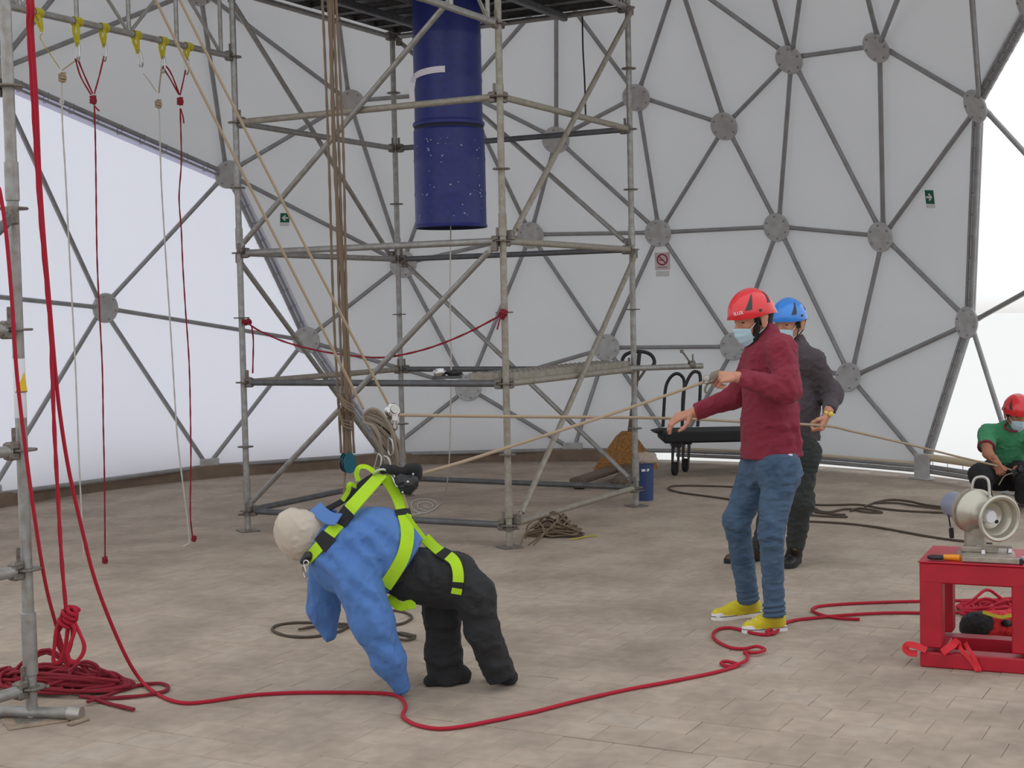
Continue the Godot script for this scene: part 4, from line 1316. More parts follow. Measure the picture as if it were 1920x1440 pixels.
	var c := [LP + ALONG * 0.3 + Vector3(0.03, 4.13, 0.0), Vector3(-2.041, 3.132, -5.800)] + [Vector3(-2.020, 2.305, -5.800), Vector3(-2.002, 2.181, -5.820), Vector3(-1.994, 2.015, -5.850), Vector3(-1.992, 1.762, -5.880), Vector3(-1.992, 1.505, -5.900), Vector3(-1.988, 1.331, -5.920), Vector3(-1.980, 1.112, -5.950), Vector3(-1.978, 0.909, -6.000), Vector3(-1.988, 0.694, -6.100), Vector3(-1.997, 0.517, -6.200), Vector3(-1.999, 0.363, -6.300), Vector3(-2.008, 0.225, -6.420), Vector3(-2.013, 0.122, -6.500)]
	lone_rope("red_rope", "red rope crossing in front of the near post and its sticker down to the pile", c, 0.008, "red_rope", "thick red ropes by the near post", 16)
	var pile := thing("rope_pile", "tangled pile of dark red rope on the floor behind the near post foot", "rope")
	tangle(pile, Vector3(-2.124, 0.000, -6.590), Vector3(0.36, 0, 0.02), Vector3(0.05, 0, 0.2), 28, 0.0085, "dark_red_rope", 0.2, 4)
	rope(pile, "outer_loop", [Vector3(-1.939, 0.011, -6.413), Vector3(-1.832, 0.011, -6.368), Vector3(-1.729, 0.011, -6.378), Vector3(-1.642, 0.011, -6.407), Vector3(-1.578, 0.011, -6.465), Vector3(-1.581, 0.011, -6.549), Vector3(-1.632, 0.011, -6.610), Vector3(-1.712, 0.011, -6.588), Vector3(-1.773, 0.011, -6.518), Vector3(-1.821, 0.011, -6.412), Vector3(-1.864, 0.020, -6.276)], 0.0085, "dark_red_rope", 2, 10)
	rope(pile, "rope_end", [Vector3(-1.875, 0.030, -6.318), Vector3(-1.817, 0.011, -6.314), Vector3(-1.727, 0.011, -6.238), Vector3(-1.639, 0.011, -6.172)], 0.009, "dark_red_rope", 2, 10)
	rope(pile, "arched_loop", [Vector3(-2.023, 0.038, -6.500), Vector3(-2.003, 0.103, -6.520), Vector3(-1.962, 0.131, -6.550), Vector3(-1.908, 0.118, -6.550), Vector3(-1.887, 0.078, -6.550), Vector3(-1.906, 0.023, -6.550)], 0.0085, "dark_red_rope", 2, 10)
	rope(pile, "arched_loop", [Vector3(-1.958, -0.026, -6.600), Vector3(-1.919, 0.047, -6.600), Vector3(-1.858, 0.070, -6.600), Vector3(-1.808, 0.044, -6.600), Vector3(-1.814, 0.000, -6.600), Vector3(-1.874, -0.033, -6.600)], 0.0085, "dark_red_rope", 2, 10)


# a heap of loose turns of rope about a point on the floor
func tangle(t: Node, c: Vector3, u: Vector3, v: Vector3, loops: int, r: float, m: String, high: float, seed_: int, called := "coils"):
	var rng := RandomNumberGenerator.new()
	rng.seed = seed_
	var pts := []
	for i in loops:
		var w := Vector2(rng.randf_range(-0.35, 0.35), rng.randf_range(-0.35, 0.35))
		var big := rng.randf_range(0.45, 0.8)
		var squeeze := rng.randf_range(0.45, 1.0)
		var a0 := rng.randf_range(0, TAU)
		for k in 6:
			var a := a0 + TAU * k / 6 * (1 if i % 3 else -1)
			var q := w + Vector2(cos(a) * big, sin(a) * big * squeeze)
			var hill := clampf(1.0 - q.length() * 0.8, 0.08, 1.0)
			pts.append(c + u * q.x + v * q.y + Vector3(0, r * 1.05 + high * hill * rng.randf_range(0.15, 1.0) * (0.3 + 0.7 * i / loops), 0))
	var st := mb()
	path(st, smooth(pts, 5), r, 7)
	obj(called, st, M[m], t).set_meta("kind", "stuff")


func tackle():
	# hauling tackle under the second girder: reeved brown strands down to a teal pulley
	var t := thing("hauling_tackle", "bundle of brown vertical rope strands reeved down to a teal pulley", "rope")
	var tops := [Vector3(-1.045, 3.660, -8.540), Vector3(-1.014, 3.659, -8.540), Vector3(-0.996, 3.659, -8.540), Vector3(-0.984, 3.658, -8.540), Vector3(-0.969, 3.658, -8.540), Vector3(-1.005, 3.659, -8.540)]
	var ends := [Vector3(-1.005, 0.861, -8.540), Vector3(-0.986, 0.860, -8.540), Vector3(-0.971, 0.854, -8.540), Vector3(-0.949, 0.859, -8.540), Vector3(-0.930, 0.859, -8.540), Vector3(-0.958, 0.872, -8.540)]
	for i in 6:
		rope(t, "strand", [tops[i], (tops[i] as Vector3).lerp(ends[i], 0.35) + Vector3(0.012 * sin(i * 2.1), 0, 0), (tops[i] as Vector3).lerp(ends[i], 0.7) + Vector3(-0.01 * cos(i * 1.7), 0, 0), ends[i]], 0.0075 if i != 2 else 0.012, "brown_rope", 2, 50)
	var st := mb()
	for k in 3: path(st, smooth([Vector3(-1.014, 1.210, -8.540), Vector3(-0.973, 1.168, -8.500), Vector3(-0.933, 1.135, -8.520), Vector3(-0.972, 1.091, -8.580), Vector3(-1.004, 1.117, -8.540), Vector3(-0.995, 1.066, -8.500), Vector3(-0.950, 1.041, -8.540)], 6).map(func(p): return p + Vector3(0.006 * k, -0.02 * k, 0.008 * k)), 0.008, 6)
	obj("twist", st, M["brown_rope"], t)
	rope(t, "fall", [Vector3(-0.986, 0.751, -8.540), Vector3(-0.987, 0.590, -8.450), Vector3(-0.949, 0.381, -8.200), Vector3(-0.906, 0.195, -7.900), Vector3(-0.886, 0.106, -7.620)], 0.0065, "brown_rope", 2, 24)
	pulley_block("pulley", "teal pulley block at the bottom of the brown tackle strands", Vector3(-0.969, 0.800, -8.540), Vector3(0.1, 1, 0), 0.055)
	pulley_block("pulley", "upper pulley block of the tackle under the girder", Vector3(tops[2].x, 3.54, -8.54), Vector3(0, 1, 0), 0.05)
	# two guy ropes running up to the top of the near post
	lone_rope("guy_rope", "tan rope slanting down to the grey rope bundle above the dummy", [Vector3(-2.02, 4.32, -6.1), Vector3(-1.483, 3.025, -6.330), Vector3(-1.102, 2.182, -6.450), Vector3(-0.670, 1.240, -6.600)], 0.0065, "tan_rope", "slanting tan ropes", 20)
	lone_rope("guy_rope", "tan rope slanting down to the silver pulley above the dummy", [Vector3(-1.93, 4.3, -6.1), Vector3(-1.380, 3.023, -6.330), Vector3(-0.924, 2.032, -6.480), Vector3(-0.552, 1.247, -6.600)], 0.0065, "tan_rope", "slanting tan ropes", 20)
	# the bundle of doubled rope that carries the dummy
	var h := thing("rope_hank", "bunched grey rope hank hanging above the dummy harness", "rope")
	var spine := [Vector3(-0.652, 1.220, -6.600), Vector3(-0.614, 1.186, -6.600), Vector3(-0.582, 1.132, -6.600), Vector3(-0.559, 1.069, -6.600), Vector3(-0.549, 1.011, -6.600), Vector3(-0.550, 0.955, -6.600)]
	var sp := smooth(spine, 6)
	for k in 11:
		var pts := []
		for i in sp.size():
			var f := float(i) / (sp.size() - 1)
			var dir: Vector3 = ((sp[mini(i + 1, sp.size() - 1)] as Vector3) - sp[maxi(i - 1, 0)]).normalized()
			var s := dir.cross(Vector3.BACK).normalized()
			var a := TAU * k / 11 + f * 3.0
			var wide := (0.036 * sin(PI * clampf(f * 0.9 + 0.12, 0, 1)) + 0.012) * (0.6 + 0.4 * ((k * 7) % 5) / 4.0)
			pts.append(sp[i] + s * cos(a) * wide + Vector3.BACK * sin(a) * wide * 0.8)
		var s2 := mb()
		path(s2, pts, 0.0095, 7)
		obj("turn", s2, M["grey_rope"], h)
	for q in [[Vector3(-0.665, 1.219, -6.560), Vector3(-0.636, 1.243, -6.540), Vector3(-0.603, 1.237, -6.550), Vector3(-0.571, 1.203, -6.550), Vector3(-0.544, 1.150, -6.550), Vector3(-0.529, 1.080, -6.550), Vector3(-0.524, 0.995, -6.560), Vector3(-0.521, 0.947, -6.560)], [Vector3(-0.669, 1.216, -6.600), Vector3(-0.665, 1.184, -6.580), Vector3(-0.623, 1.167, -6.540), Vector3(-0.595, 1.114, -6.530), Vector3(-0.588, 1.058, -6.540), Vector3(-0.567, 0.997, -6.550)]]:
		rope(h, "outer_turn", q, 0.0085, "grey_rope", 2, 8)
	carabiner("", "", Vector3(-0.602, 1.040, -6.560), Vector3(-0.15, -1, 0), 0.09, "", h, "alloy")
	carabiner("", "", Vector3(-0.552, 1.114, -6.520), Vector3(0.1, -1, 0), 0.075, "", h, "alloy")
	carabiner("", "", Vector3(-0.573, 1.034, -6.520), Vector3(0.25, -1, 0), 0.085, "", h, "alloy")
	var p := thing("pulley", "small silver pulley where the level rope meets the slanting rope", "pulley")
	var pc := Vector3(-0.541, 1.232, -6.600)
	st = mb()
	lathe(st, [[0.0, 0.022], [0.026, 0.021], [0.034, 0.012], [0.03, 0.0], [0.034, -0.012], [0.026, -0.021], [0.0, -0.022]], frame(pc, Vector3(0.5, 0.3, 0.8)), 20)
	obj("sheave", st, M["chrome"], p)
	st = mb()
	for sgn in [-1, 1]:
		var f := frame(pc + Vector3(0.5, 0.3, 0.8).normalized() * 0.026 * sgn, Vector3(0.5, 0.3, 0.8))
		lathe(st, [[0.0, 0.003], [0.02, 0.003], [0.022, -0.003], [0.0, -0.003]], f, 16)
		box(st, at(f.origin + Vector3(0.0, -0.03, 0), f.basis), Vector3(0.03, 0.005, 0.05), 0.002)
	obj("cheek", st, M["alloy"], p)
	carabiner("", "", pc + Vector3(0.004, -0.026, 0.0), Vector3(0.15, -1, 0), 0.06, "", p, "alloy")
	# the level hauling rope: pulley, blue-helmeted man, crouching man
	lone_rope("hauling_rope", "long tan rope running level from the silver pulley through two men's hands", [Vector3(-0.527, 1.213, -6.600), Vector3(-0.029, 1.161, -7.070), Vector3(0.800, 1.076, -7.880), Vector3(1.345, 1.003, -8.420), Vector3(1.891, 0.930, -8.930), Vector3(2.156, 0.860, -9.270), Vector3(2.676, 0.709, -9.950), Vector3(3.282, 0.525, -10.750), Vector3(3.773, 0.381, -11.380), Vector3(3.895, 0.341, -11.420)], 0.008, "tan_rope", "ropes held by the men", 20)
	lone_rope("tag_rope", "tan rope stretched from the dummy's black grip up to the man in maroon", [Vector3(-0.458, 0.939, -6.550), Vector3(-0.250, 0.984, -6.650), Vector3(-0.043, 1.036, -6.750), Vector3(0.233, 1.107, -6.870), Vector3(0.561, 1.192, -7.030), Vector3(0.934, 1.300, -7.170), Vector3(0.994, 1.322, -7.190)], 0.008, "tan_rope", "ropes held by the men", 20)
	var g := thing("rope_grip", "olive and silver rope grip clenched in the upper hand of the man in maroon", "rope grip")
	st = mb()
	var gc := Vector3(0.979, 1.317, -7.190)
	for k in 4:
		path(st, loop_points(gc + Vector3(-0.012 + 0.01 * k, 0.004 * k, 0.01), Vector3(0.012, 0.026, 0.0), Vector3(0.0, 0.006, 0.022), 10), 0.0065, 6, true)
	obj("wraps", st, M["grey_rope"], g)
	st = mb()
	box(st, at(gc + Vector3(-0.02, -0.004, 0.024), Basis(Vector3.BACK, 0.35)), Vector3(0.05, 0.03, 0.014), 0.004)
	lathe(st, [[0.0, 0.008], [0.014, 0.007], [0.016, 0.0], [0.0, -0.004]], frame(gc + Vector3(-0.03, 0.004, 0.034), Vector3.BACK), 14)
	obj("cam", st, M["alloy"], g)
	rope(g, "tail", [gc + Vector3(-0.02, -0.02, 0.01), gc + Vector3(-0.035, -0.05, 0.015), gc + Vector3(-0.03, -0.07, 0.01)], 0.006, "grey_rope", 0)


func pulley_block(called: String, label: String, c: Vector3, axis_up: Vector3, r: float):
	var t := thing(called, label, "pulley")
	var f := frame(c, Vector3(0.45, 0.0, 0.9))
	for k in [-1, 0, 1]:
		var st := mb()
		lathe(st, [[0.0, 0.008], [r * 0.75, 0.008], [r * 0.62, 0.0], [r * 0.75, -0.008], [0.0, -0.008]], Transform3D(f.basis, f * Vector3(0, k * 0.022, 0)), 20)
		if k: obj("sheave", st, M["pulley_dark"], t)
		st = mb()
		var poly := []
		for i in 20:
			var a := TAU * i / 20
			poly.append(Vector2(cos(a) * r * 0.7, sin(a) * r * (1.25 if sin(a) > 0 else 1.0)))
		prism(st, poly, 0.005, Transform3D(Basis(f.basis.x, Vector3.UP, f.basis.y), f * Vector3(0, k * 0.036, 0)))
		obj("side_plate", st, M["pulley_teal"], t)
	var st2 := mb()
	path(st2, loop_points(c + Vector3(0, r * 1.5, 0), Vector3(0.018, 0, 0), Vector3(0, 0.026, 0), 14), 0.005, 7, true)
	obj("eye", st2, M["pulley_dark"], t)


func floor_ropes():
	var p := thing("rope_pile", "loose brown rope heaped around the foot of the tower's nearest leg", "rope")
	tangle(p, Vector3(0.304, 0.000, -10.812), Vector3(0.2, 0, 0.05), Vector3(-0.05, 0, 0.15), 40, 0.0065, "brown_rope", 0.24, 8)
	rope(p, "outer_loop", [Vector3(0.071, 0.053, -10.350), Vector3(0.091, 0.155, -10.300), Vector3(0.168, 0.203, -10.300), Vector3(0.281, 0.223, -10.300), Vector3(0.298, 0.196, -10.250), Vector3(0.239, 0.141, -10.200), Vector3(0.145, 0.060, -10.250), Vector3(0.088, 0.023, -10.250)], 0.006, "brown_rope", 0)
	rope(p, "outer_loop", [Vector3(0.032, 0.032, -10.200), Vector3(0.071, 0.111, -10.220), Vector3(0.129, 0.162, -10.250), Vector3(0.174, 0.175, -10.280), Vector3(0.201, 0.111, -10.200), Vector3(0.125, 0.030, -10.200)], 0.006, "brown_rope", 0)
	rope(p, "rope_end", [Vector3(0.400, 0.008, -10.544), Vector3(0.481, 0.008, -10.633), Vector3(0.555, 0.008, -10.699), Vector3(0.602, 0.008, -10.692)], 0.005, "yellow_web", 0)
	var k := thing("rope_coil", "brown rope lying in flat loops on the floor behind the dummy", "rope")
	rope(k, "coil", [Vector3(-0.918, 0.050, -7.894), Vector3(-0.895, 0.008, -7.883), Vector3(-0.927, 0.008, -7.660), Vector3(-1.024, 0.008, -7.542), Vector3(-1.147, 0.008, -7.529), Vector3(-1.259, 0.008, -7.629), Vector3(-1.304, 0.008, -7.750), Vector3(-1.266, 0.008, -7.853), Vector3(-1.126, 0.008, -7.879), Vector3(-0.945, 0.008, -7.820), Vector3(-0.767, 0.008, -7.749), Vector3(-0.627, 0.008, -7.788), Vector3(-0.576, 0.008, -7.961), Vector3(-0.653, 0.008, -8.126), Vector3(-0.807, 0.008, -8.187), Vector3(-0.924, 0.008, -8.155)], 0.0075, "cable", 2, 12)
	rope(k, "coil", [Vector3(-1.156, 0.012, -7.690), Vector3(-1.052, 0.012, -7.759), Vector3(-0.877, 0.012, -7.715), Vector3(-0.698, 0.012, -7.619), Vector3(-0.579, 0.012, -7.506), Vector3(-0.525, 0.012, -7.439), Vector3(-0.570, 0.012, -7.382), Vector3(-0.644, 0.012, -7.463), Vector3(-0.609, 0.012, -7.547), Vector3(-0.524, 0.012, -7.476)], 0.0075, "cable", 2, 12)
	var w := thing("white_rope", "thin white rope dropping through the drums into a small coil on the floor", "rope")
	rope(w, "fall", [Vector3(-0.449, 2.889, -11.850), Vector3(-0.466, 2.335, -11.850), Vector3(-0.484, 1.779, -11.850), Vector3(-0.488, 1.219, -11.850), Vector3(-0.501, 0.915, -11.880), Vector3(-0.522, 0.518, -11.950), Vector3(-0.548, 0.321, -12.150), Vector3(-0.585, 0.155, -12.500), Vector3(-0.651, 0.019, -12.850)], 0.0055, "white_rope", 2, 24)
	rope(w, "coil", [Vector3(-0.645, 0.007, -12.724), Vector3(-0.689, 0.007, -12.319), Vector3(-0.777, 0.007, -12.137), Vector3(-0.859, 0.007, -12.380), Vector3(-0.901, 0.007, -12.802), Vector3(-0.856, 0.007, -13.050), Vector3(-0.743, 0.007, -12.994), Vector3(-0.670, 0.007, -12.658), Vector3(-0.719, 0.007, -12.291), Vector3(-0.811, 0.007, -12.406), Vector3(-0.840, 0.007, -12.721), Vector3(-0.773, 0.007, -12.853), Vector3(-0.703, 0.007, -12.593), Vector3(-0.735, 0.007, -12.427), Vector3(-0.780, 0.007, -12.571)], 0.0055, "white_rope", 0)
	rope(w, "coil", [Vector3(-0.774, 0.013, -12.093), Vector3(-0.855, 0.013, -11.978), Vector3(-0.889, 0.007, -11.840)], 0.0055, "white_rope", 0)
	lone_rope("floor_cable", "brown cable in a long narrow loop on the floor behind the men", [Vector3(2.436, 0.008, -12.011), Vector3(2.234, 0.008, -12.109), Vector3(1.970, 0.008, -12.391), Vector3(1.748, 0.008, -12.751), Vector3(1.528, 0.008, -13.051), Vector3(1.427, 0.008, -13.304), Vector3(1.429, 0.008, -13.505), Vector3(1.510, 0.008, -13.615), Vector3(1.763, 0.008, -13.569), Vector3(2.034, 0.008, -13.397), Vector3(2.245, 0.008, -12.927), Vector3(2.454, 0.008, -12.208)], 0.009, "cable", "brown cables on the floor", 8)
	var q := thing("cable_tangle", "tangle of brown cables on the floor right of the blue-helmeted man", "cable", "brown cables on the floor")
	rope(q, "cable", [Vector3(2.439, 0.009, -12.136), Vector3(2.590, 0.009, -12.077), Vector3(2.802, 0.009, -12.076), Vector3(2.893, 0.009, -11.995), Vector3(2.959, 0.009, -11.821), Vector3(3.113, 0.009, -11.638), Vector3(3.355, 0.009, -11.507), Vector3(3.504, 0.009, -11.484), Vector3(3.692, 0.009, -11.547)], 0.009, "cable", 0)
	rope(q, "cable", [Vector3(2.865, 0.009, -11.934), Vector3(3.034, 0.009, -12.208), Vector3(3.184, 0.009, -12.322), Vector3(3.299, 0.009, -12.198), Vector3(3.375, 0.009, -11.950), Vector3(3.504, 0.009, -11.766)], 0.009, "cable", 0)
	rope(q, "cable", [Vector3(2.990, 0.012, -12.124), Vector3(3.160, 0.012, -12.096), Vector3(3.285, 0.012, -11.876), Vector3(3.491, 0.012, -11.651), Vector3(3.702, 0.012, -11.712)], 0.009, "cable", 0)
	rope(q, "cable", [Vector3(2.461, 0.012, -12.245), Vector3(2.447, 0.012, -11.753), Vector3(2.511, 0.012, -11.649), Vector3(2.648, 0.012, -11.785), Vector3(2.731, 0.012, -11.772), Vector3(2.786, 0.012, -11.606), Vector3(2.905, 0.012, -11.556), Vector3(2.882, 0.012, -11.684), Vector3(2.787, 0.012, -11.827), Vector3(2.689, 0.012, -11.683)], 0.009, "cable", 0)
	rope(q, "cable", [Vector3(2.318, 0.010, -11.540), Vector3(2.422, 0.010, -11.433), Vector3(2.589, 0.010, -11.378), Vector3(2.508, 0.010, -11.541), Vector3(2.411, 0.010, -11.679), Vector3(2.413, 0.010, -11.901), Vector3(2.460, 0.010, -11.610), Vector3(2.603, 0.010, -11.495)], 0.008, "cable", 0)
	lone_rope("floor_cable", "single dark cable curving over the floor toward the winch on the red stand", [Vector3(1.881, 0.008, -11.323), Vector3(2.112, 0.008, -11.231), Vector3(2.266, 0.008, -11.179), Vector3(2.424, 0.008, -11.099), Vector3(2.550, 0.008, -10.996), Vector3(2.693, 0.008, -10.812), Vector3(2.822, 0.008, -10.557), Vector3(2.946, 0.008, -10.314), Vector3(3.088, 0.008, -10.126), Vector3(3.257, 0.008, -9.963)], 0.009, "cable", "brown cables on the floor", 8)
	lone_rope("red_rope", "red rope with free end lying on floor between men and red stand", [Vector3(1.804, 0.009, -7.657), Vector3(1.709, 0.009, -7.693), Vector3(1.640, 0.009, -7.769), Vector3(1.607, 0.009, -7.870), Vector3(1.618, 0.009, -7.954), Vector3(1.679, 0.009, -8.020), Vector3(1.836, 0.009, -8.062), Vector3(2.048, 0.009, -8.084), Vector3(2.286, 0.009, -8.088), Vector3(2.463, 0.009, -8.084), Vector3(2.644, 0.009, -8.094)], 0.0085, "red_rope", "", 8)
	var rp := thing("rope_pile", "loops of red rope on the floor behind the red stand", "rope")
	rope(rp, "loop", [Vector3(2.407, -0.000, -7.900), Vector3(2.480, 0.051, -7.900), Vector3(2.568, 0.092, -7.950), Vector3(2.632, 0.055, -7.950), Vector3(2.711, -0.018, -7.900)], 0.0085, "red_rope", 0)
	rope(rp, "loop", [Vector3(2.450, 0.012, -8.040), Vector3(2.568, 0.012, -8.042), Vector3(2.702, 0.012, -8.088), Vector3(2.860, 0.012, -8.116), Vector3(2.904, 0.012, -7.991), Vector3(2.760, 0.012, -7.832), Vector3(2.576, 0.012, -7.712), Vector3(2.414, 0.012, -7.647), Vector3(2.356, 0.012, -7.735)], 0.0085, "red_rope", 0)
	rope(rp, "loop", [Vector3(2.386, 0.020, -7.833), Vector3(2.484, 0.020, -7.780), Vector3(2.599, 0.020, -7.698), Vector3(2.653, 0.020, -7.531), Vector3(2.547, 0.020, -7.463), Vector3(2.439, 0.020, -7.553), Vector3(2.320, 0.020, -7.526), Vector3(2.364, 0.020, -7.405), Vector3(2.573, 0.020, -7.539), Vector3(2.655, 0.020, -7.948), Vector3(2.482, 0.020, -7.683)], 0.0085, "red_rope", 0)
	tangle(rp, Vector3(2.589, 0.000, -7.838), Vector3(0.2, 0, 0.0), Vector3(0, 0, 0.2), 9, 0.0085, "red_rope", 0.08, 15)
	lone_rope("black_cable", "thin black cable hanging below the scaffold deck in front of the dome", [Vector3(Vector3(0.664, 3.888, -12.600).x, 4.19, -12.6), Vector3(0.664, 3.888, -12.600), Vector3(0.673, 3.618, -12.600), Vector3(0.676, 3.320, -12.600)], 0.007, "black_cable", "", 8)


# ---------------------------------------------------------------- people and the dummy

# head in its own frame: x to the person's left-right, y up, z to the front; origin between the ears
func head_bones(f: Transform3D, s: float) -> Array:
	var r := f.basis.x
	var out := []
	for b in [
		[0, 0.036, -0.03, 0, 0.036, 0.02, 0.079, 0.077, 1], [0, 0.0, -0.035, 0, -0.03, -0.03, 0.066, 0.058, 1],
		[0, -0.01, 0.03, 0, -0.06, 0.042, 0.06, 0.046, 1], [0.034, -0.066, 0.012, 0.01, -0.09, 0.06, 0.027, 0.02, 1], [-0.034, -0.066, 0.012, -0.01, -0.09, 0.06, 0.027, 0.02, 1],
		[-0.034, 0.03, 0.073, 0.034, 0.03, 0.073, 0.013, 0.013, 1], [0, 0.014, 0.087, 0, -0.026, 0.106, 0.008, 0.013, 1], [-0.012, -0.03, 0.092, 0.012, -0.03, 0.092, 0.009, 0.009, 1],
		[0.036, -0.016, 0.062, 0.032, -0.032, 0.058, 0.02, 0.02, 1], [-0.036, -0.016, 0.062, -0.032, -0.032, 0.058, 0.02, 0.02, 1], [-0.016, -0.062, 0.084, 0.016, -0.062, 0.084, 0.011, 0.011, 1],
		[0.09, 0.014, -0.016, 0.084, -0.03, -0.008, 0.024, 0.014, 0.5], [-0.09, 0.014, -0.016, -0.084, -0.03, -0.008, 0.024, 0.014, 0.5],
		[0, -0.05, -0.025, 0, -0.15, -0.04, 0.054, 0.058, 1]]:
		out.append(bn(f * (Vector3(b[0], b[1], b[2]) * s), f * (Vector3(b[3], b[4], b[5]) * s), b[6] * s, b[7] * s, r if b[8] != 1 else Vector3.ZERO, b[8]))
	return out


func look_frame(c: Vector3, fwd: Vector3, tilt := 0.0) -> Transform3D:
	fwd = fwd.normalized()
	var x := Vector3.UP.cross(fwd).normalized()
	return Transform3D(Basis(x, fwd.cross(x), fwd).rotated(fwd, tilt), c)


# hand: palm, four fingers of unequal length and a thumb from the side of the palm
func hand(st: SurfaceTool, wrist: Vector3, dir: Vector3, palm: Vector3, side: float, curl: float, s := 1.0, spread := 0.0):
	dir = dir.normalized()
	palm = (palm - dir * palm.dot(dir)).normalized()
	var across := dir.cross(palm).normalized() * side
	var bones := [bn(wrist - dir * 0.035 * s, wrist + dir * 0.01 * s, 0.025 * s, 0.024 * s, palm, 0.8)]
	for i in 4:
		var off: Vector3 = across * (i - 1.5) * 0.02 * s
		var k: Vector3 = wrist + dir * [0.086, 0.09, 0.086, 0.076][i] * s + off
		bones.append(bn(wrist + dir * 0.014 * s + off * 0.55, k, 0.0155 * s, 0.0115 * s))
		var d := (dir + across * (i - 1.5) * spread * 0.12).normalized()
		var p := k
		var c: float = curl * [0.92, 1.0, 1.05, 1.1][i]
		var seg = [[0.043, 0.027, 0.021], [0.047, 0.031, 0.023], [0.044, 0.029, 0.022], [0.034, 0.021, 0.019]][i]
		for j in 3:
			d = d.rotated(dir.cross(palm).normalized(), c * [1.15, 1.45, 0.95][j])
			var q: Vector3 = p + d * seg[j] * s
			bones.append(bn(p, q, [0.0098, 0.0088, 0.0078][j] * s, [0.0088, 0.0078, 0.0066][j] * s))
			p = q
	var t0 := wrist + dir * 0.02 * s - across * 0.022 * s + palm * 0.006 * s
	var t1 := t0 + (dir * 0.6 - across * 0.62 + palm * 0.5).normalized() * 0.042 * s
	var t2 := t1 + (dir * 0.85 - across * (0.45 - curl * 0.5) + palm * (0.25 + curl * 0.5)).normalized() * 0.034 * s
	var t3 := t2 + (dir * 0.8 + across * curl * 0.5 + palm * (0.2 + curl * 0.4)).normalized() * 0.026 * s
	bones.append(bn(t0, t1, 0.0155 * s, 0.0115 * s))
	bones.append(bn(t1, t2, 0.011 * s, 0.0098 * s))
	bones.append(bn(t2, t3, 0.0098 * s, 0.0078 * s))
	body(st, bones, 0.0035, 0.006)


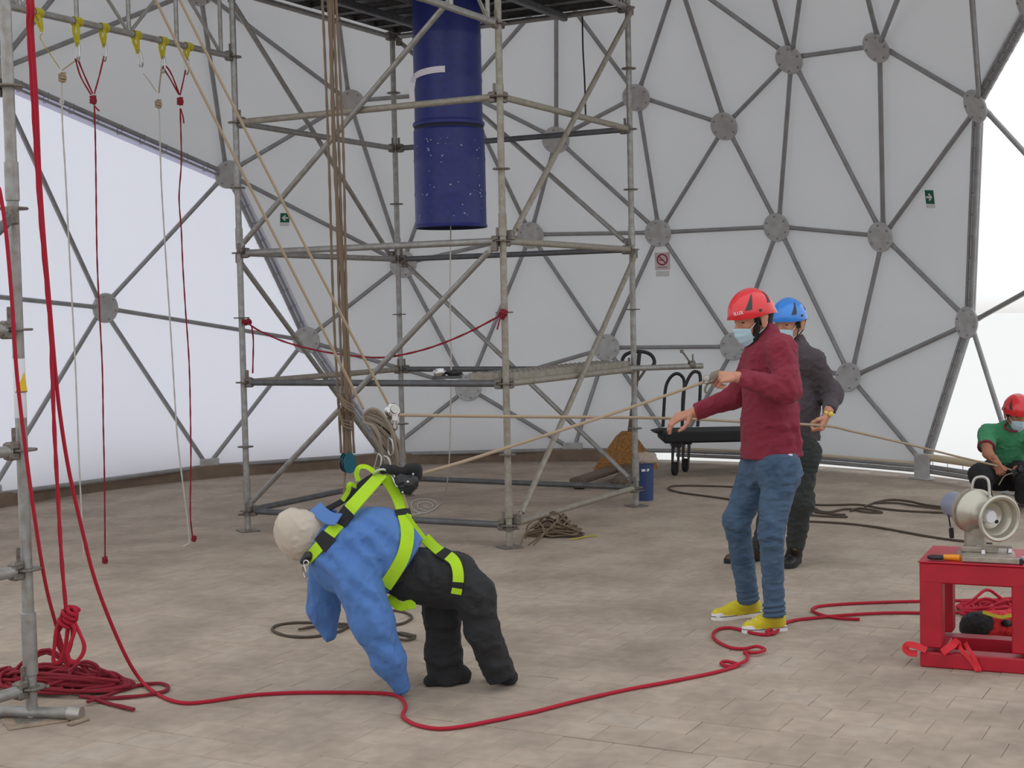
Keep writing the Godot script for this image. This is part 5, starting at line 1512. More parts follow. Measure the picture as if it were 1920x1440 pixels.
func helmet(parent: Node, f: Transform3D, shell: String, printed := ""):
	# shell of revolution-like form: longer than wide, brow at the front, cut up over the ears
	var n := 40
	var m := 14
	var grid := []
	for i in n + 1:
		var a := TAU * i / n
		var row := []
		var front := cos(a)
		var sidew := absf(sin(a))
		var low := 0.046 - 0.012 * front * (1.0 if front > 0 else 0.0) - 0.022 * sidew * sidew - (0.045 * front * front if front < 0 else 0.0)
		for j in m + 1:
			var e := float(j) / m
			var el := lerpf(0.0, PI / 2, pow(e, 0.9))
			var ridge := 1.0 + 0.012 * exp(-pow(sin(a) * cos(el) / 0.16, 2)) * (1.0 - e * 0.5) + 0.008 * exp(-pow((absf(sin(a)) - 0.55) / 0.1, 2)) * sin(el)
			var rx := 0.108 * cos(el) * ridge
			var rz := (0.132 if front > 0 else 0.126) * cos(el) * ridge
			var y := low + (0.166 - low) * sin(el)
			var lip := 1.0 + (0.05 * (1.0 - e / 0.06) if e < 0.06 else 0.0)
			row.append(Vector3(sin(a) * rx * lip, y, front * rz * lip - 0.004))
		grid.append(row)
	var st := mb()
	var mid := Vector3(0, 0.05, 0)
	for i in n:
		for j in m:
			var q := [grid[i][j], grid[i + 1][j], grid[i + 1][j + 1], grid[i][j + 1]]
			var nn := []
			for v in q: nn.append((f.basis * ((v - mid) * Vector3(1.0 / 0.0117, 1.0 / 0.0104, 1.0 / 0.0164))).normalized())
			tri(st, f * q[0], f * q[1], f * q[2], nn[0], nn[1], nn[2])
			tri(st, f * q[0], f * q[2], f * q[3], nn[0], nn[2], nn[3])
			var w := []
			for v in q: w.append(f * (mid + (v - mid) * 0.95))
			tri(st, w[0], w[1], w[2], -nn[0], -nn[1], -nn[2])
			tri(st, w[0], w[2], w[3], -nn[0], -nn[2], -nn[3])
		var a0: Vector3 = grid[i][0]
		var a1: Vector3 = grid[i + 1][0]
		flat4(st, f * a0, f * a1, f * (mid + (a1 - mid) * 0.95), f * (mid + (a0 - mid) * 0.95), f.basis * Vector3.DOWN)
	var h := obj("helmet", st, M[shell], parent)
	# slanted vents on both sides, proud of the shell by a hair
	for v in [[1.02, 0.16, 0.55, 0.15], [2.1, 0.22, 0.55, 0.12], [-1.02, 0.16, 0.55, 0.15], [-2.1, 0.22, 0.55, 0.12]]:
		st = mb()
		var sgn := signf(v[0])
		var rows := []
		for k in 5:
			var w: float = lerpf(v[3], 0.035, k / 4.0)
			var row := []
			for l in 4:
				var ang: float = v[0] + sgn * (0.32 * k / 4.0 + w * (1.0 - 2.0 * l / 3.0))
				var i: float = fposmod(ang, TAU) / TAU * n
				var j: float = lerpf(v[1], v[2], k / 4.0) * m
				var g: Vector3 = (grid[int(i)][int(j)] as Vector3).lerp(grid[int(i) + 1][int(j)], i - int(i)).lerp((grid[int(i)][int(j) + 1] as Vector3).lerp(grid[int(i) + 1][int(j) + 1], i - int(i)), j - int(j))
				row.append(f * (mid + (g - mid) * 1.02))
			rows.append(row)
		for k in 4:
			for l in 3: flat4(st, rows[k][l], rows[k][l + 1], rows[k + 1][l + 1], rows[k + 1][l], (rows[k][l] as Vector3) - f * mid)
		obj("vent", st, M["vent"], h)
	st = mb()
	for sgn in [-1, 1]:
		lathe(st, [[0.0, 0.004], [0.007, 0.003], [0.008, -0.004]], frame(f * Vector3(sgn * 0.108, 0.052, 0.005), f.basis * Vector3(sgn, 0.2, 0)), 10)
	obj("rivets", st, M["vent"], h)
	# chin straps past the ears
	for sgn in [-1, 1]:
		st = mb()
		webbing(st, [f * Vector3(sgn * 0.096, 0.04, 0.015), f * Vector3(sgn * 0.086, -0.02, 0.024), f * Vector3(sgn * 0.072, -0.075, 0.034), f * Vector3(sgn * 0.02, -0.115, 0.05)], [f.basis.x * sgn], 0.009, 0.002)
		webbing(st, [f * Vector3(sgn * 0.094, 0.03, -0.055), f * Vector3(sgn * 0.084, -0.045, -0.02), f * Vector3(sgn * 0.074, -0.075, 0.03)], [f.basis.x * sgn], 0.008, 0.002)
		obj("chin_strap", st, M["black_web"], h)
	if printed:
		var tm := TextMesh.new()
		tm.text = printed
		tm.font_size = 24
		tm.pixel_size = 0.001
		tm.depth = 0.002
		var o := obj("lettering", tm, M["print_white"], h)
		var fr := f.basis * Vector3(0.62, 0.12, 0.78).normalized()
		var bx := (f.basis.y.cross(fr)).normalized()
		o.transform = Transform3D(Basis(bx, fr.cross(bx), fr), f * (Vector3(0.62 * 0.124, 0.066, 0.78 * 0.148)))
	return h


func face_mask(parent: Node, f: Transform3D):
	var st := mb()
	var nu := 18
	var nv := 12
	var grid := []
	for i in nu + 1:
		var u := lerpf(-1, 1, float(i) / nu)
		var row := []
		for j in nv + 1:
			var v := float(j) / nv
			var an := u * 1.18
			var top := -0.014 - 0.016 * absf(u)
			var bot := -0.118 + 0.03 * absf(u) * absf(u)
			var y := lerpf(top, bot, v)
			var bulge := sin(PI * clampf(v * 0.85 + 0.12, 0, 1))
			var nose := 0.026 * exp(-pow(u / 0.22, 2)) * (1.0 - v * 0.7)
			var z := 0.036 + (0.058 + 0.014 * bulge + nose) * cos(an) - 0.016 * v * v
			var pleat := 0.0022 * sin(v * TAU * 3.0) * (1.0 - u * u)
			row.append(f * Vector3(sin(an) * (0.071 - 0.012 * v), y, z + pleat))
		grid.append(row)
	for i in nu:
		for j in nv:
			var q := [grid[i][j], grid[i + 1][j], grid[i + 1][j + 1], grid[i][j + 1]]
			flat4(st, q[0], q[1], q[2], q[3], (q[0] as Vector3) - f * Vector3(0, -0.06, -0.02))
			var k := f.basis.z * -0.002
			flat4(st, q[0] + k, q[1] + k, q[2] + k, q[3] + k, f * Vector3(0, -0.06, -0.02) - (q[0] as Vector3))
	st.index()
	st.generate_normals()
	var o := obj("face_mask", st, M["mask"], parent)
	for s in [-1, 1]:
		var st2 := mb()
		var e := 0 if s < 0 else nu
		path(st2, smooth([grid[e][0], f * Vector3(s * 0.082, 0.014, 0.0), f * Vector3(s * 0.088, 0.0, -0.03), f * Vector3(s * 0.082, -0.04, -0.016), grid[e][nv - 2]], 5), 0.002, 6)
		obj("ear_loop", st2, M["mask_strap"], o)
	return o


func face_parts(parent: Node, f: Transform3D):
	for s in [-1, 1]:
		var st := mb()
		ball(st, f * Vector3(s * 0.032, 0.008, 0.073), Vector3(0.016, 0.0085, 0.014), f.basis, 12, 8)
		obj("eye", st, M["eye"], parent)
		st = mb()
		path(st, smooth([f * Vector3(s * 0.014, 0.028, 0.091), f * Vector3(s * 0.034, 0.034, 0.086), f * Vector3(s * 0.055, 0.026, 0.07)], 4), 0.006, 6)
		obj("eyebrow", st, M["hair"], parent)


func shoe(parent: Node, heel: Vector3, toe: Vector3, ankle: Vector3, upper: String, sole: String, sneaker: bool):
	var d := toe - heel
	d.y = 0
	var length := d.length()
	d = d.normalized()
	var s := d.cross(Vector3.UP)
	var y0 := heel.y
	var U := Vector3.UP
	var st := mb()
	var a := heel + d * 0.045
	body(st, [bn(a + U * 0.04, heel + d * length * 0.55 + U * 0.036, 0.038, 0.042), bn(heel + d * length * 0.55 + U * 0.034, toe - d * 0.04 + U * 0.026, 0.042, 0.034),
		bn(heel + d * length * 0.5 + U * 0.045, heel + d * 0.075 + U * 0.075, 0.034, 0.042), bn(heel + d * 0.06 + U * 0.06, ankle, 0.044, 0.046 if sneaker else 0.062, Vector3.ZERO, 1.0, 1)],
		0.007, 0.03, 0.0, 1.0, [[Vector3(0, y0 + 0.016, 0), Vector3.DOWN]])
	var o := obj("shoe" if sneaker else "boot", st, M[upper], parent)
	var outline := []
	for v in [[0.0, 0.0], [0.012, 0.024], [0.05, 0.036], [0.45, 0.04], [0.68, 0.049], [0.86, 0.042], [0.97, 0.02], [1.0, 0.0], [0.97, -0.022], [0.86, -0.04], [0.68, -0.044], [0.45, -0.036], [0.05, -0.036], [0.012, -0.024]]:
		outline.append(Vector2((v[0] if v[0] > 0.2 else v[0]) * length, v[1]))
	st = mb()
	prism(st, outline, 0.024 if sneaker else 0.03, Transform3D(Basis(d, s, U) if d.cross(s).dot(U) > 0 else Basis(d, -s, U), Vector3(heel.x, y0 + (0.012 if sneaker else 0.015), heel.z)))
	obj("sole", st, M[sole], o)
	if sneaker:
		st = mb()
		var ring := []
		for v in outline: ring.append(Vector3(heel.x, y0 + 0.021, heel.z) + d * v.x + (s if d.cross(s).dot(U) > 0 else -s) * v.y * 1.01)
		path(st, ring, 0.0022, 5, true)
		obj("sole_stripe", st, M["sole_line"], o)
		st = mb()
		ball(st, toe - d * 0.042 + U * 0.026, Vector3(0.038, 0.024, 0.04), Basis(d, U, d.cross(U)))
		obj("toe_cap", st, M["sole"], o)
		for k in 4:
			st = mb()
			var p := heel + d * (0.125 + 0.026 * k) + U * (0.089 - 0.011 * k)
			tube(st, p - s * 0.024, p + s * 0.024, 0.0035, 6)
			obj("lace", st, M["sole"], o)


func person(label: String, skin: String, f: Transform3D, s: float, core: Array, hands: Array, beard := false) -> MeshInstance3D:
	var st := mb()
	body(st, core, 0.014, 0.02)
	body(st, head_bones(f, s), 0.004, 0.014)
	for h in hands: hand(st, h[0], h[1], h[2], h[3], h[4], h[5] if h.size() > 5 else 1.0)
	var o := obj("person", st, M[skin])
	tag(o, label, "person")
	face_parts(o, f.scaled_local(Vector3.ONE * s))
	var hs := mb()
	var g := f.scaled_local(Vector3.ONE * s)
	body(hs, [bn(g * Vector3(0, 0.035, -0.032), g * Vector3(0, 0.04, 0.01), 0.084 * s, 0.08 * s), bn(g * Vector3(0, -0.01, -0.04), g * Vector3(0, -0.04, -0.05), 0.066 * s, 0.05 * s), bn(g * Vector3(0.072, 0.02, 0.02), g * Vector3(0.07, -0.01, 0.022), 0.012, 0.01), bn(g * Vector3(-0.072, 0.02, 0.02), g * Vector3(-0.07, -0.01, 0.022), 0.012, 0.01)], 0.006, 0.02, 0.0, 1.0, [[g * Vector3(0, 0, 0.034), g.basis.z.normalized()]])
	obj("hair", hs, M["hair"], o)
	if beard:
		hs = mb()
		body(hs, [bn(g * Vector3(0.064, -0.03, 0.022), g * Vector3(0.04, -0.085, 0.03), 0.016, 0.02), bn(g * Vector3(0.04, -0.085, 0.03), g * Vector3(-0.04, -0.085, 0.03), 0.022, 0.022), bn(g * Vector3(-0.064, -0.03, 0.022), g * Vector3(-0.04, -0.085, 0.03), 0.016, 0.02), bn(g * Vector3(0.02, -0.1, 0.05), g * Vector3(-0.02, -0.1, 0.05), 0.02, 0.02)], 0.006, 0.02, 0.004, 60)
		obj("beard", hs, M["hair"], o)
	return o


func people():
	man_in_maroon()
	man_in_charcoal()
	man_in_green()


func man_in_maroon():
	var fr := Vector3(-0.93, 0, 0.36)
	var f := look_frame(Vector3(1.238, 1.597, -7.500), Vector3(-0.92, -0.24, 0.34))
	var sh := [
		bn(Vector3(1.314, 1.377, -7.500), Vector3(1.315, 1.076, -7.500), 0.148, 0.15, fr, 0.9), bn(Vector3(1.315, 1.076, -7.500), Vector3(1.324, 0.895, -7.500), 0.152, 0.168, fr, 0.92, 1),
		bn(Vector3(1.347, 1.449, -7.350), Vector3(1.292, 1.428, -7.640), 0.078, 0.075), bn(Vector3(1.308, 1.525, -7.500), Vector3(1.318, 1.459, -7.500), 0.06, 0.09),
		bn(Vector3(1.351, 1.435, -7.340), Vector3(1.366, 1.253, -7.250), 0.078, 0.062), bn(Vector3(1.366, 1.253, -7.250), Vector3(1.111, 1.319, -7.200), 0.06, 0.046, Vector3.ZERO, 1.0, 1),
		bn(Vector3(1.270, 1.384, -7.660), Vector3(1.173, 1.190, -7.720), 0.07, 0.058), bn(Vector3(1.173, 1.190, -7.720), Vector3(0.961, 1.118, -7.720), 0.056, 0.044, Vector3.ZERO, 1.0, 1)]
	var tr := [
		bn(Vector3(1.339, 0.854, -7.420), Vector3(1.291, 0.838, -7.580), 0.118, 0.118), bn(Vector3(1.348, 0.827, -7.410), Vector3(1.292, 0.521, -7.360), 0.098, 0.064), bn(Vector3(1.292, 0.521, -7.360), Vector3(1.311, 0.086, -7.410), 0.063, 0.049, Vector3.ZERO, 1.0, 1),
		bn(Vector3(1.275, 0.809, -7.590), Vector3(1.157, 0.557, -7.620), 0.104, 0.07), bn(Vector3(1.157, 0.557, -7.620), Vector3(1.231, 0.102, -7.720), 0.068, 0.055, Vector3.ZERO, 1.0, 1)]
	var core := []
	for b in sh + tr: core.append(bn(b[0], (b[0] as Vector3).lerp(b[1], 0.96), b[2] * 0.66, b[3] * 0.6))
	core.append(bn(Vector3(1.122, 1.318, -7.200), Vector3(1.095, 1.324, -7.200), 0.026, 0.026))
	core.append(bn(Vector3(0.986, 1.123, -7.720), Vector3(0.947, 1.113, -7.720), 0.03, 0.026))
	var man := person("man in a red helmet, maroon long-sleeved shirt, blue jeans and yellow canvas shoes", "skin", f, 1.0, core,
		[[Vector3(1.098, 1.324, -7.200), Vector3(-1, 0.0, 0.1), Vector3(-0.1, -0.75, -0.6), 1.0, 0.95], [Vector3(0.947, 1.113, -7.720), Vector3(-1, -0.28, 0.05), Vector3(-0.2, -0.9, -0.3), -1.0, 0.42]], true)
	var st := mb()
	body(st, sh + folds([
		[Vector3(1.325, 1.260, -6.900), Vector3(1.300, 1.311, -6.900), Vector3(1.261, 1.349, -6.900)], [Vector3(1.314, 1.222, -6.900), Vector3(1.275, 1.261, -6.900), Vector3(1.235, 1.320, -6.900)], [Vector3(1.284, 1.218, -6.900), Vector3(1.242, 1.249, -6.900), Vector3(1.205, 1.305, -6.900)], [Vector3(1.242, 1.236, -6.900), Vector3(1.204, 1.262, -6.900), Vector3(1.175, 1.321, -6.900)], [Vector3(1.194, 1.255, -6.900), Vector3(1.164, 1.281, -6.900), Vector3(1.143, 1.332, -6.900)], [Vector3(1.134, 1.277, -6.900), Vector3(1.109, 1.297, -6.900), Vector3(1.095, 1.333, -6.900)],
		[Vector3(1.331, 1.373, -6.900), Vector3(1.293, 1.349, -6.900), Vector3(1.261, 1.359, -6.900)], [Vector3(1.341, 1.121, -6.900), Vector3(1.278, 1.097, -6.900), Vector3(1.202, 1.109, -6.900)], [Vector3(1.352, 1.025, -6.900), Vector3(1.302, 1.041, -6.900), Vector3(1.226, 1.017, -6.900)], [Vector3(1.283, 1.499, -6.900), Vector3(1.307, 1.424, -6.900), Vector3(1.311, 1.348, -6.900)], [Vector3(1.157, 1.477, -6.900), Vector3(1.118, 1.377, -6.900), Vector3(1.105, 1.302, -6.900)], [Vector3(1.354, 1.196, -6.900), Vector3(1.333, 1.096, -6.900), Vector3(1.347, 0.995, -6.900)]], sh, 0.06, 0.008), 0.0095, 0.035, 0.009, 7.0, [], Vector3(1, 1.5, 1))
	var shirt := obj("shirt", st, M["maroon"], man)
	st = mb()
	box(st, at(Vector3(1.389, 0.918, -7.335), Basis(Vector3.UP, 0.3)), Vector3(0.022, 0.012, 0.003), 0.001)
	obj("hem_tag", st, M["sticker"], shirt)
	st = mb()
	body(st, tr + folds([
		[Vector3(1.275, 0.832, -6.900), Vector3(1.325, 0.843, -6.900), Vector3(1.361, 0.873, -6.900)], [Vector3(1.254, 0.782, -6.900), Vector3(1.299, 0.798, -6.900), Vector3(1.343, 0.830, -6.900)], [Vector3(1.159, 0.632, -6.900), Vector3(1.209, 0.643, -6.900), Vector3(1.262, 0.617, -6.900)], [Vector3(1.158, 0.563, -6.900), Vector3(1.208, 0.582, -6.900), Vector3(1.261, 0.566, -6.900)], [Vector3(1.170, 0.517, -6.900), Vector3(1.220, 0.531, -6.900), Vector3(1.266, 0.510, -6.900)], [Vector3(1.000, 0.635, -6.900), Vector3(1.057, 0.621, -6.900), Vector3(1.101, 0.646, -6.900)], [Vector3(1.009, 0.592, -6.900), Vector3(1.057, 0.580, -6.900), Vector3(1.108, 0.605, -6.900)], [Vector3(1.200, 0.897, -6.900), Vector3(1.211, 0.770, -6.900), Vector3(1.197, 0.656, -6.900)], [Vector3(1.061, 0.849, -6.900), Vector3(1.111, 0.823, -6.900), Vector3(1.144, 0.847, -6.900)]], tr, 0.04, 0.007), 0.0095, 0.03, 0.008, 9.0, [[Vector3(1.319, 0.923, -7.500), Vector3.UP]], Vector3(0.7, 1.8, 0.7))
	for e in [[tr[2][0], tr[2][1]], [tr[4][0], tr[4][1]]]:
		for k in 3:
			var p: Vector3 = (e[0] as Vector3).lerp(e[1], 0.85 + 0.06 * k)
			path(st, loop_points(p, Vector3(0.05, 0.006, 0), Vector3(0, 0.004, 0.05), 16), 0.011, 7, true)
	obj("jeans", st, M["denim"], man)
	shoe(man, Vector3(1.386, 0.000, -7.493), Vector3(1.147, 0.000, -7.429), Vector3(1.316, 0.100, -7.420), "yellow_canvas", "sole", true)
	shoe(man, Vector3(1.321, 0.000, -7.873), Vector3(1.036, 0.000, -7.751), Vector3(1.235, 0.119, -7.720), "yellow_canvas", "sole", true)
	helmet(man, f, "red_shell", "ILUX")
	face_mask(man, f)


func man_in_charcoal():
	var fr := Vector3(-0.75, 0, 0.66)
	var f := look_frame(Vector3(1.745, 1.552, -9.200), Vector3(-0.72, -0.16, 0.68))
	var sh := [
		bn(Vector3(1.789, 1.273, -9.200), Vector3(1.792, 1.039, -9.200), 0.135, 0.13, fr, 0.8), bn(Vector3(1.792, 1.039, -9.200), Vector3(1.797, 0.817, -9.200), 0.13, 0.14, fr, 0.85, 1),
		bn(Vector3(1.852, 1.336, -9.080), Vector3(1.714, 1.345, -9.320), 0.068, 0.068), bn(Vector3(1.788, 1.440, -9.220), Vector3(1.790, 1.374, -9.200), 0.058, 0.085),
		bn(Vector3(1.869, 1.310, -9.070), Vector3(1.997, 1.106, -9.120), 0.07, 0.056), bn(Vector3(1.997, 1.106, -9.120), Vector3(1.937, 1.018, -8.970), 0.055, 0.042, Vector3.ZERO, 1.0, 1),
		bn(Vector3(1.708, 1.317, -9.340), Vector3(1.623, 1.087, -9.300), 0.065, 0.055), bn(Vector3(1.623, 1.087, -9.300), Vector3(1.520, 0.985, -9.000), 0.052, 0.042, Vector3.ZERO, 1.0, 1)]
	var tr := [
		bn(Vector3(1.807, 0.750, -9.120), Vector3(1.737, 0.736, -9.280), 0.112, 0.112), bn(Vector3(1.796, 0.710, -9.120), Vector3(1.779, 0.439, -9.100), 0.096, 0.078), bn(Vector3(1.779, 0.439, -9.100), Vector3(1.763, 0.147, -9.170), 0.077, 0.055, Vector3.ZERO, 1.0, 1),
		bn(Vector3(1.733, 0.693, -9.300), Vector3(1.644, 0.409, -9.350), 0.096, 0.076), bn(Vector3(1.644, 0.409, -9.350), Vector3(1.583, 0.096, -9.420), 0.074, 0.054, Vector3.ZERO, 1.0, 1)]
	var core := []
	for b in sh + tr: core.append(bn(b[0], (b[0] as Vector3).lerp(b[1], 0.96), b[2] * 0.66, b[3] * 0.6))
	core.append(bn(Vector3(1.942, 1.030, -8.980), Vector3(1.919, 0.987, -8.950), 0.03, 0.026))
	var man := person("man in blue helmet and charcoal long-sleeved shirt standing behind the man in maroon", "skin", f, 1.0, core,
		[[Vector3(1.919, 0.987, -8.950), Vector3(-0.42, -0.9, 0.1), Vector3(-0.8, 0.3, -0.5), 1.0, 0.95], [Vector3(1.508, 0.968, -8.970), Vector3(-0.5, -0.6, 0.4), Vector3(0.3, -0.3, -0.8), -1.0, 0.95]])
	var st := mb()
	body(st, sh, 0.012, 0.06, 0.014, 9.0)
	obj("shirt", st, M["charcoal"], man)
	st = mb()
	body(st, tr, 0.012, 0.05, 0.014, 11.0, [[Vector3(1.787, 0.854, -9.200), Vector3.UP]], Vector3(0.7, 1.8, 0.7))
	obj("trousers", st, M["dark_trouser"], man)
	var d := Vector3(-0.42, 0, 0.9).normalized() * 0.27
	var h1 := Vector3(1.825, 0.000, -9.464)
	shoe(man, h1, h1 + d, Vector3(1.767, 0.191, -9.190), "boot", "rubber", false)
	var h2 := Vector3(1.615, 0.000, -9.573)
	shoe(man, h2, h2 + Vector3(-0.26, 0, 0.1), Vector3(1.587, 0.145, -9.420), "brown_leather", "rubber", false)
	helmet(man, f, "blue_shell")
	face_mask(man, f)
	st = mb()
	var wc := Vector3(1.928, 1.002, -8.960)
	var ax := Vector3(0.42, 0.9, -0.1)
	lathe(st, [[0.03, -0.008], [0.034, -0.006], [0.034, 0.006], [0.03, 0.008]], frame(wc, ax), 20)
	lathe(st, [[0.0, 0.006], [0.016, 0.005], [0.018, 0.0], [0.018, -0.006]], frame(wc + Vector3(0.01, -0.002, 0.032), Vector3(0.3, 0.0, 0.95)), 16)
	obj("watch", st, M["gold"], man)


func man_in_green():
	var fr := Vector3(0.15, 0, 0.98)
	var f := look_frame(Vector3(3.975, 0.773, -11.550), Vector3(0.12, -0.34, 0.93))
	var sh := [
		bn(Vector3(3.981, 0.564, -11.720), Vector3(4.007, 0.317, -11.850), 0.152, 0.15, fr, 0.78), bn(Vector3(3.806, 0.614, -11.680), Vector3(4.147, 0.606, -11.680), 0.07, 0.07), bn(Vector3(3.965, 0.666, -11.620), Vector3(3.974, 0.612, -11.660), 0.065, 0.09),
		bn(Vector3(3.778, 0.607, -11.660), Vector3(3.730, 0.517, -11.540), 0.072, 0.066, Vector3.ZERO, 1.0, 1), bn(Vector3(4.156, 0.599, -11.660), Vector3(4.130, 0.492, -11.540), 0.072, 0.066, Vector3.ZERO, 1.0, 1)]
	var tr := [
		bn(Vector3(3.932, 0.266, -11.860), Vector3(4.053, 0.263, -11.860), 0.14, 0.14), bn(Vector3(3.895, 0.291, -11.800), Vector3(3.644, 0.313, -11.420), 0.1, 0.085), bn(Vector3(3.644, 0.313, -11.420), Vector3(3.741, 0.058, -11.620), 0.08, 0.065, Vector3.ZERO, 1.0, 1),
		bn(Vector3(4.033, 0.288, -11.800), Vector3(4.003, 0.313, -11.420), 0.1, 0.085), bn(Vector3(4.003, 0.313, -11.420), Vector3(4.008, 0.082, -11.520), 0.078, 0.062, Vector3.ZERO, 1.0, 1)]
	var core := []
	for b in sh + tr: core.append(bn(b[0], (b[0] as Vector3).lerp(b[1], 0.96), b[2] * 0.66, b[3] * 0.6))
	core.append(bn(Vector3(3.743, 0.564, -11.580), Vector3(3.720, 0.473, -11.470), 0.042, 0.042))
	core.append(bn(Vector3(3.720, 0.473, -11.470), Vector3(3.757, 0.415, -11.380), 0.04, 0.028))
	core.append(bn(Vector3(4.140, 0.538, -11.580), Vector3(4.096, 0.449, -11.470), 0.042, 0.042))
	core.append(bn(Vector3(4.096, 0.449, -11.470), Vector3(3.996, 0.374, -11.400), 0.04, 0.028))
	var man := person("crouching man in a red helmet, green T-shirt and black trousers by the bright opening", "tan_skin", f, 1.0, core,
		[[Vector3(3.757, 0.415, -11.380), Vector3(0.35, -0.9, 0.1), Vector3(0.6, 0.1, -0.8), 1.0, 0.95], [Vector3(3.996, 0.378, -11.400), Vector3(-0.7, -0.6, 0.1), Vector3(-0.3, 0.3, -0.9), -1.0, 0.9]])
	var st := mb()
	body(st, sh, 0.012, 0.05, 0.014, 10.0)
	var shirt := obj("shirt", st, M["green_cloth"], man)
	st = mb()
	for e in [[sh[3][1], sh[3][1] - sh[3][0]], [sh[4][1], sh[4][1] - sh[4][0]]]:
		lathe(st, [[0.06, -0.012], [0.069, -0.01], [0.069, 0.006], [0.058, 0.008]], frame(e[0], e[1]), 18)
	path(st, loop_points(Vector3(3.944, 0.667, -11.560), Vector3(0.06, 0, 0), Vector3(0, -0.028, 0.05), 20), 0.009, 7, true)
	obj("trim_bands", st, M["maroon"], shirt)
	st = mb()
	body(st, tr, 0.012, 0.05, 0.012, 11.0)
	obj("trousers", st, M["black_cloth"], man)
	var h1 := Vector3(4.162, 0.000, -11.989)
	shoe(man, h1, h1 + Vector3(0.03, 0, 0.27), Vector3(4.001, 0.127, -11.500), "boot", "sole", false)
	var h2 := Vector3(3.896, 0.000, -12.100)
	shoe(man, h2, h2 + Vector3(-0.04, 0, 0.27), Vector3(3.735, 0.112, -11.600), "boot", "sole", false)
	helmet(man, f, "red_shell")
	face_mask(man, f)
	var g := thing("descender", "dark rope descender held in the crouching man's hand", "descender")
	st = mb()
	var c := Vector3(3.914, 0.336, -11.380)
	box(st, at(c, Basis(Vector3.BACK, 0.5)), Vector3(0.1, 0.05, 0.03), 0.01)
	lathe(st, [[0.0, 0.02], [0.022, 0.018], [0.026, 0.0], [0.022, -0.018], [0.0, -0.02]], frame(c + Vector3(0.02, 0.02, 0.02), Vector3(0.1, 0.1, 1)), 16)
	obj("body", st, M["black_plastic"], g)
	rope(g, "tail", [c + Vector3(-0.03, -0.01, 0.01), c + Vector3(-0.1, -0.03, 0.02), c + Vector3(-0.15, -0.1, 0.03)], 0.005, "grey_rope", 0)


func strap_on(pts: Array, bones: Array, from: int, to: int, k := 0.06) -> Array:
	var out := []
	for i in pts.size():
		out.append(snap(pts[i], (pts[i] as Vector3) - Vector3(0, 1.67, 0), bones, k, 0.013) if i >= from and i <= to else pts[i])
	for n in 3:
		var q := out.duplicate()
		for i in range(1, out.size() - 1): q[i] = ((out[i - 1] as Vector3) + out[i] * 2.0 + out[i + 1]) * 0.25
		out = q
	return out


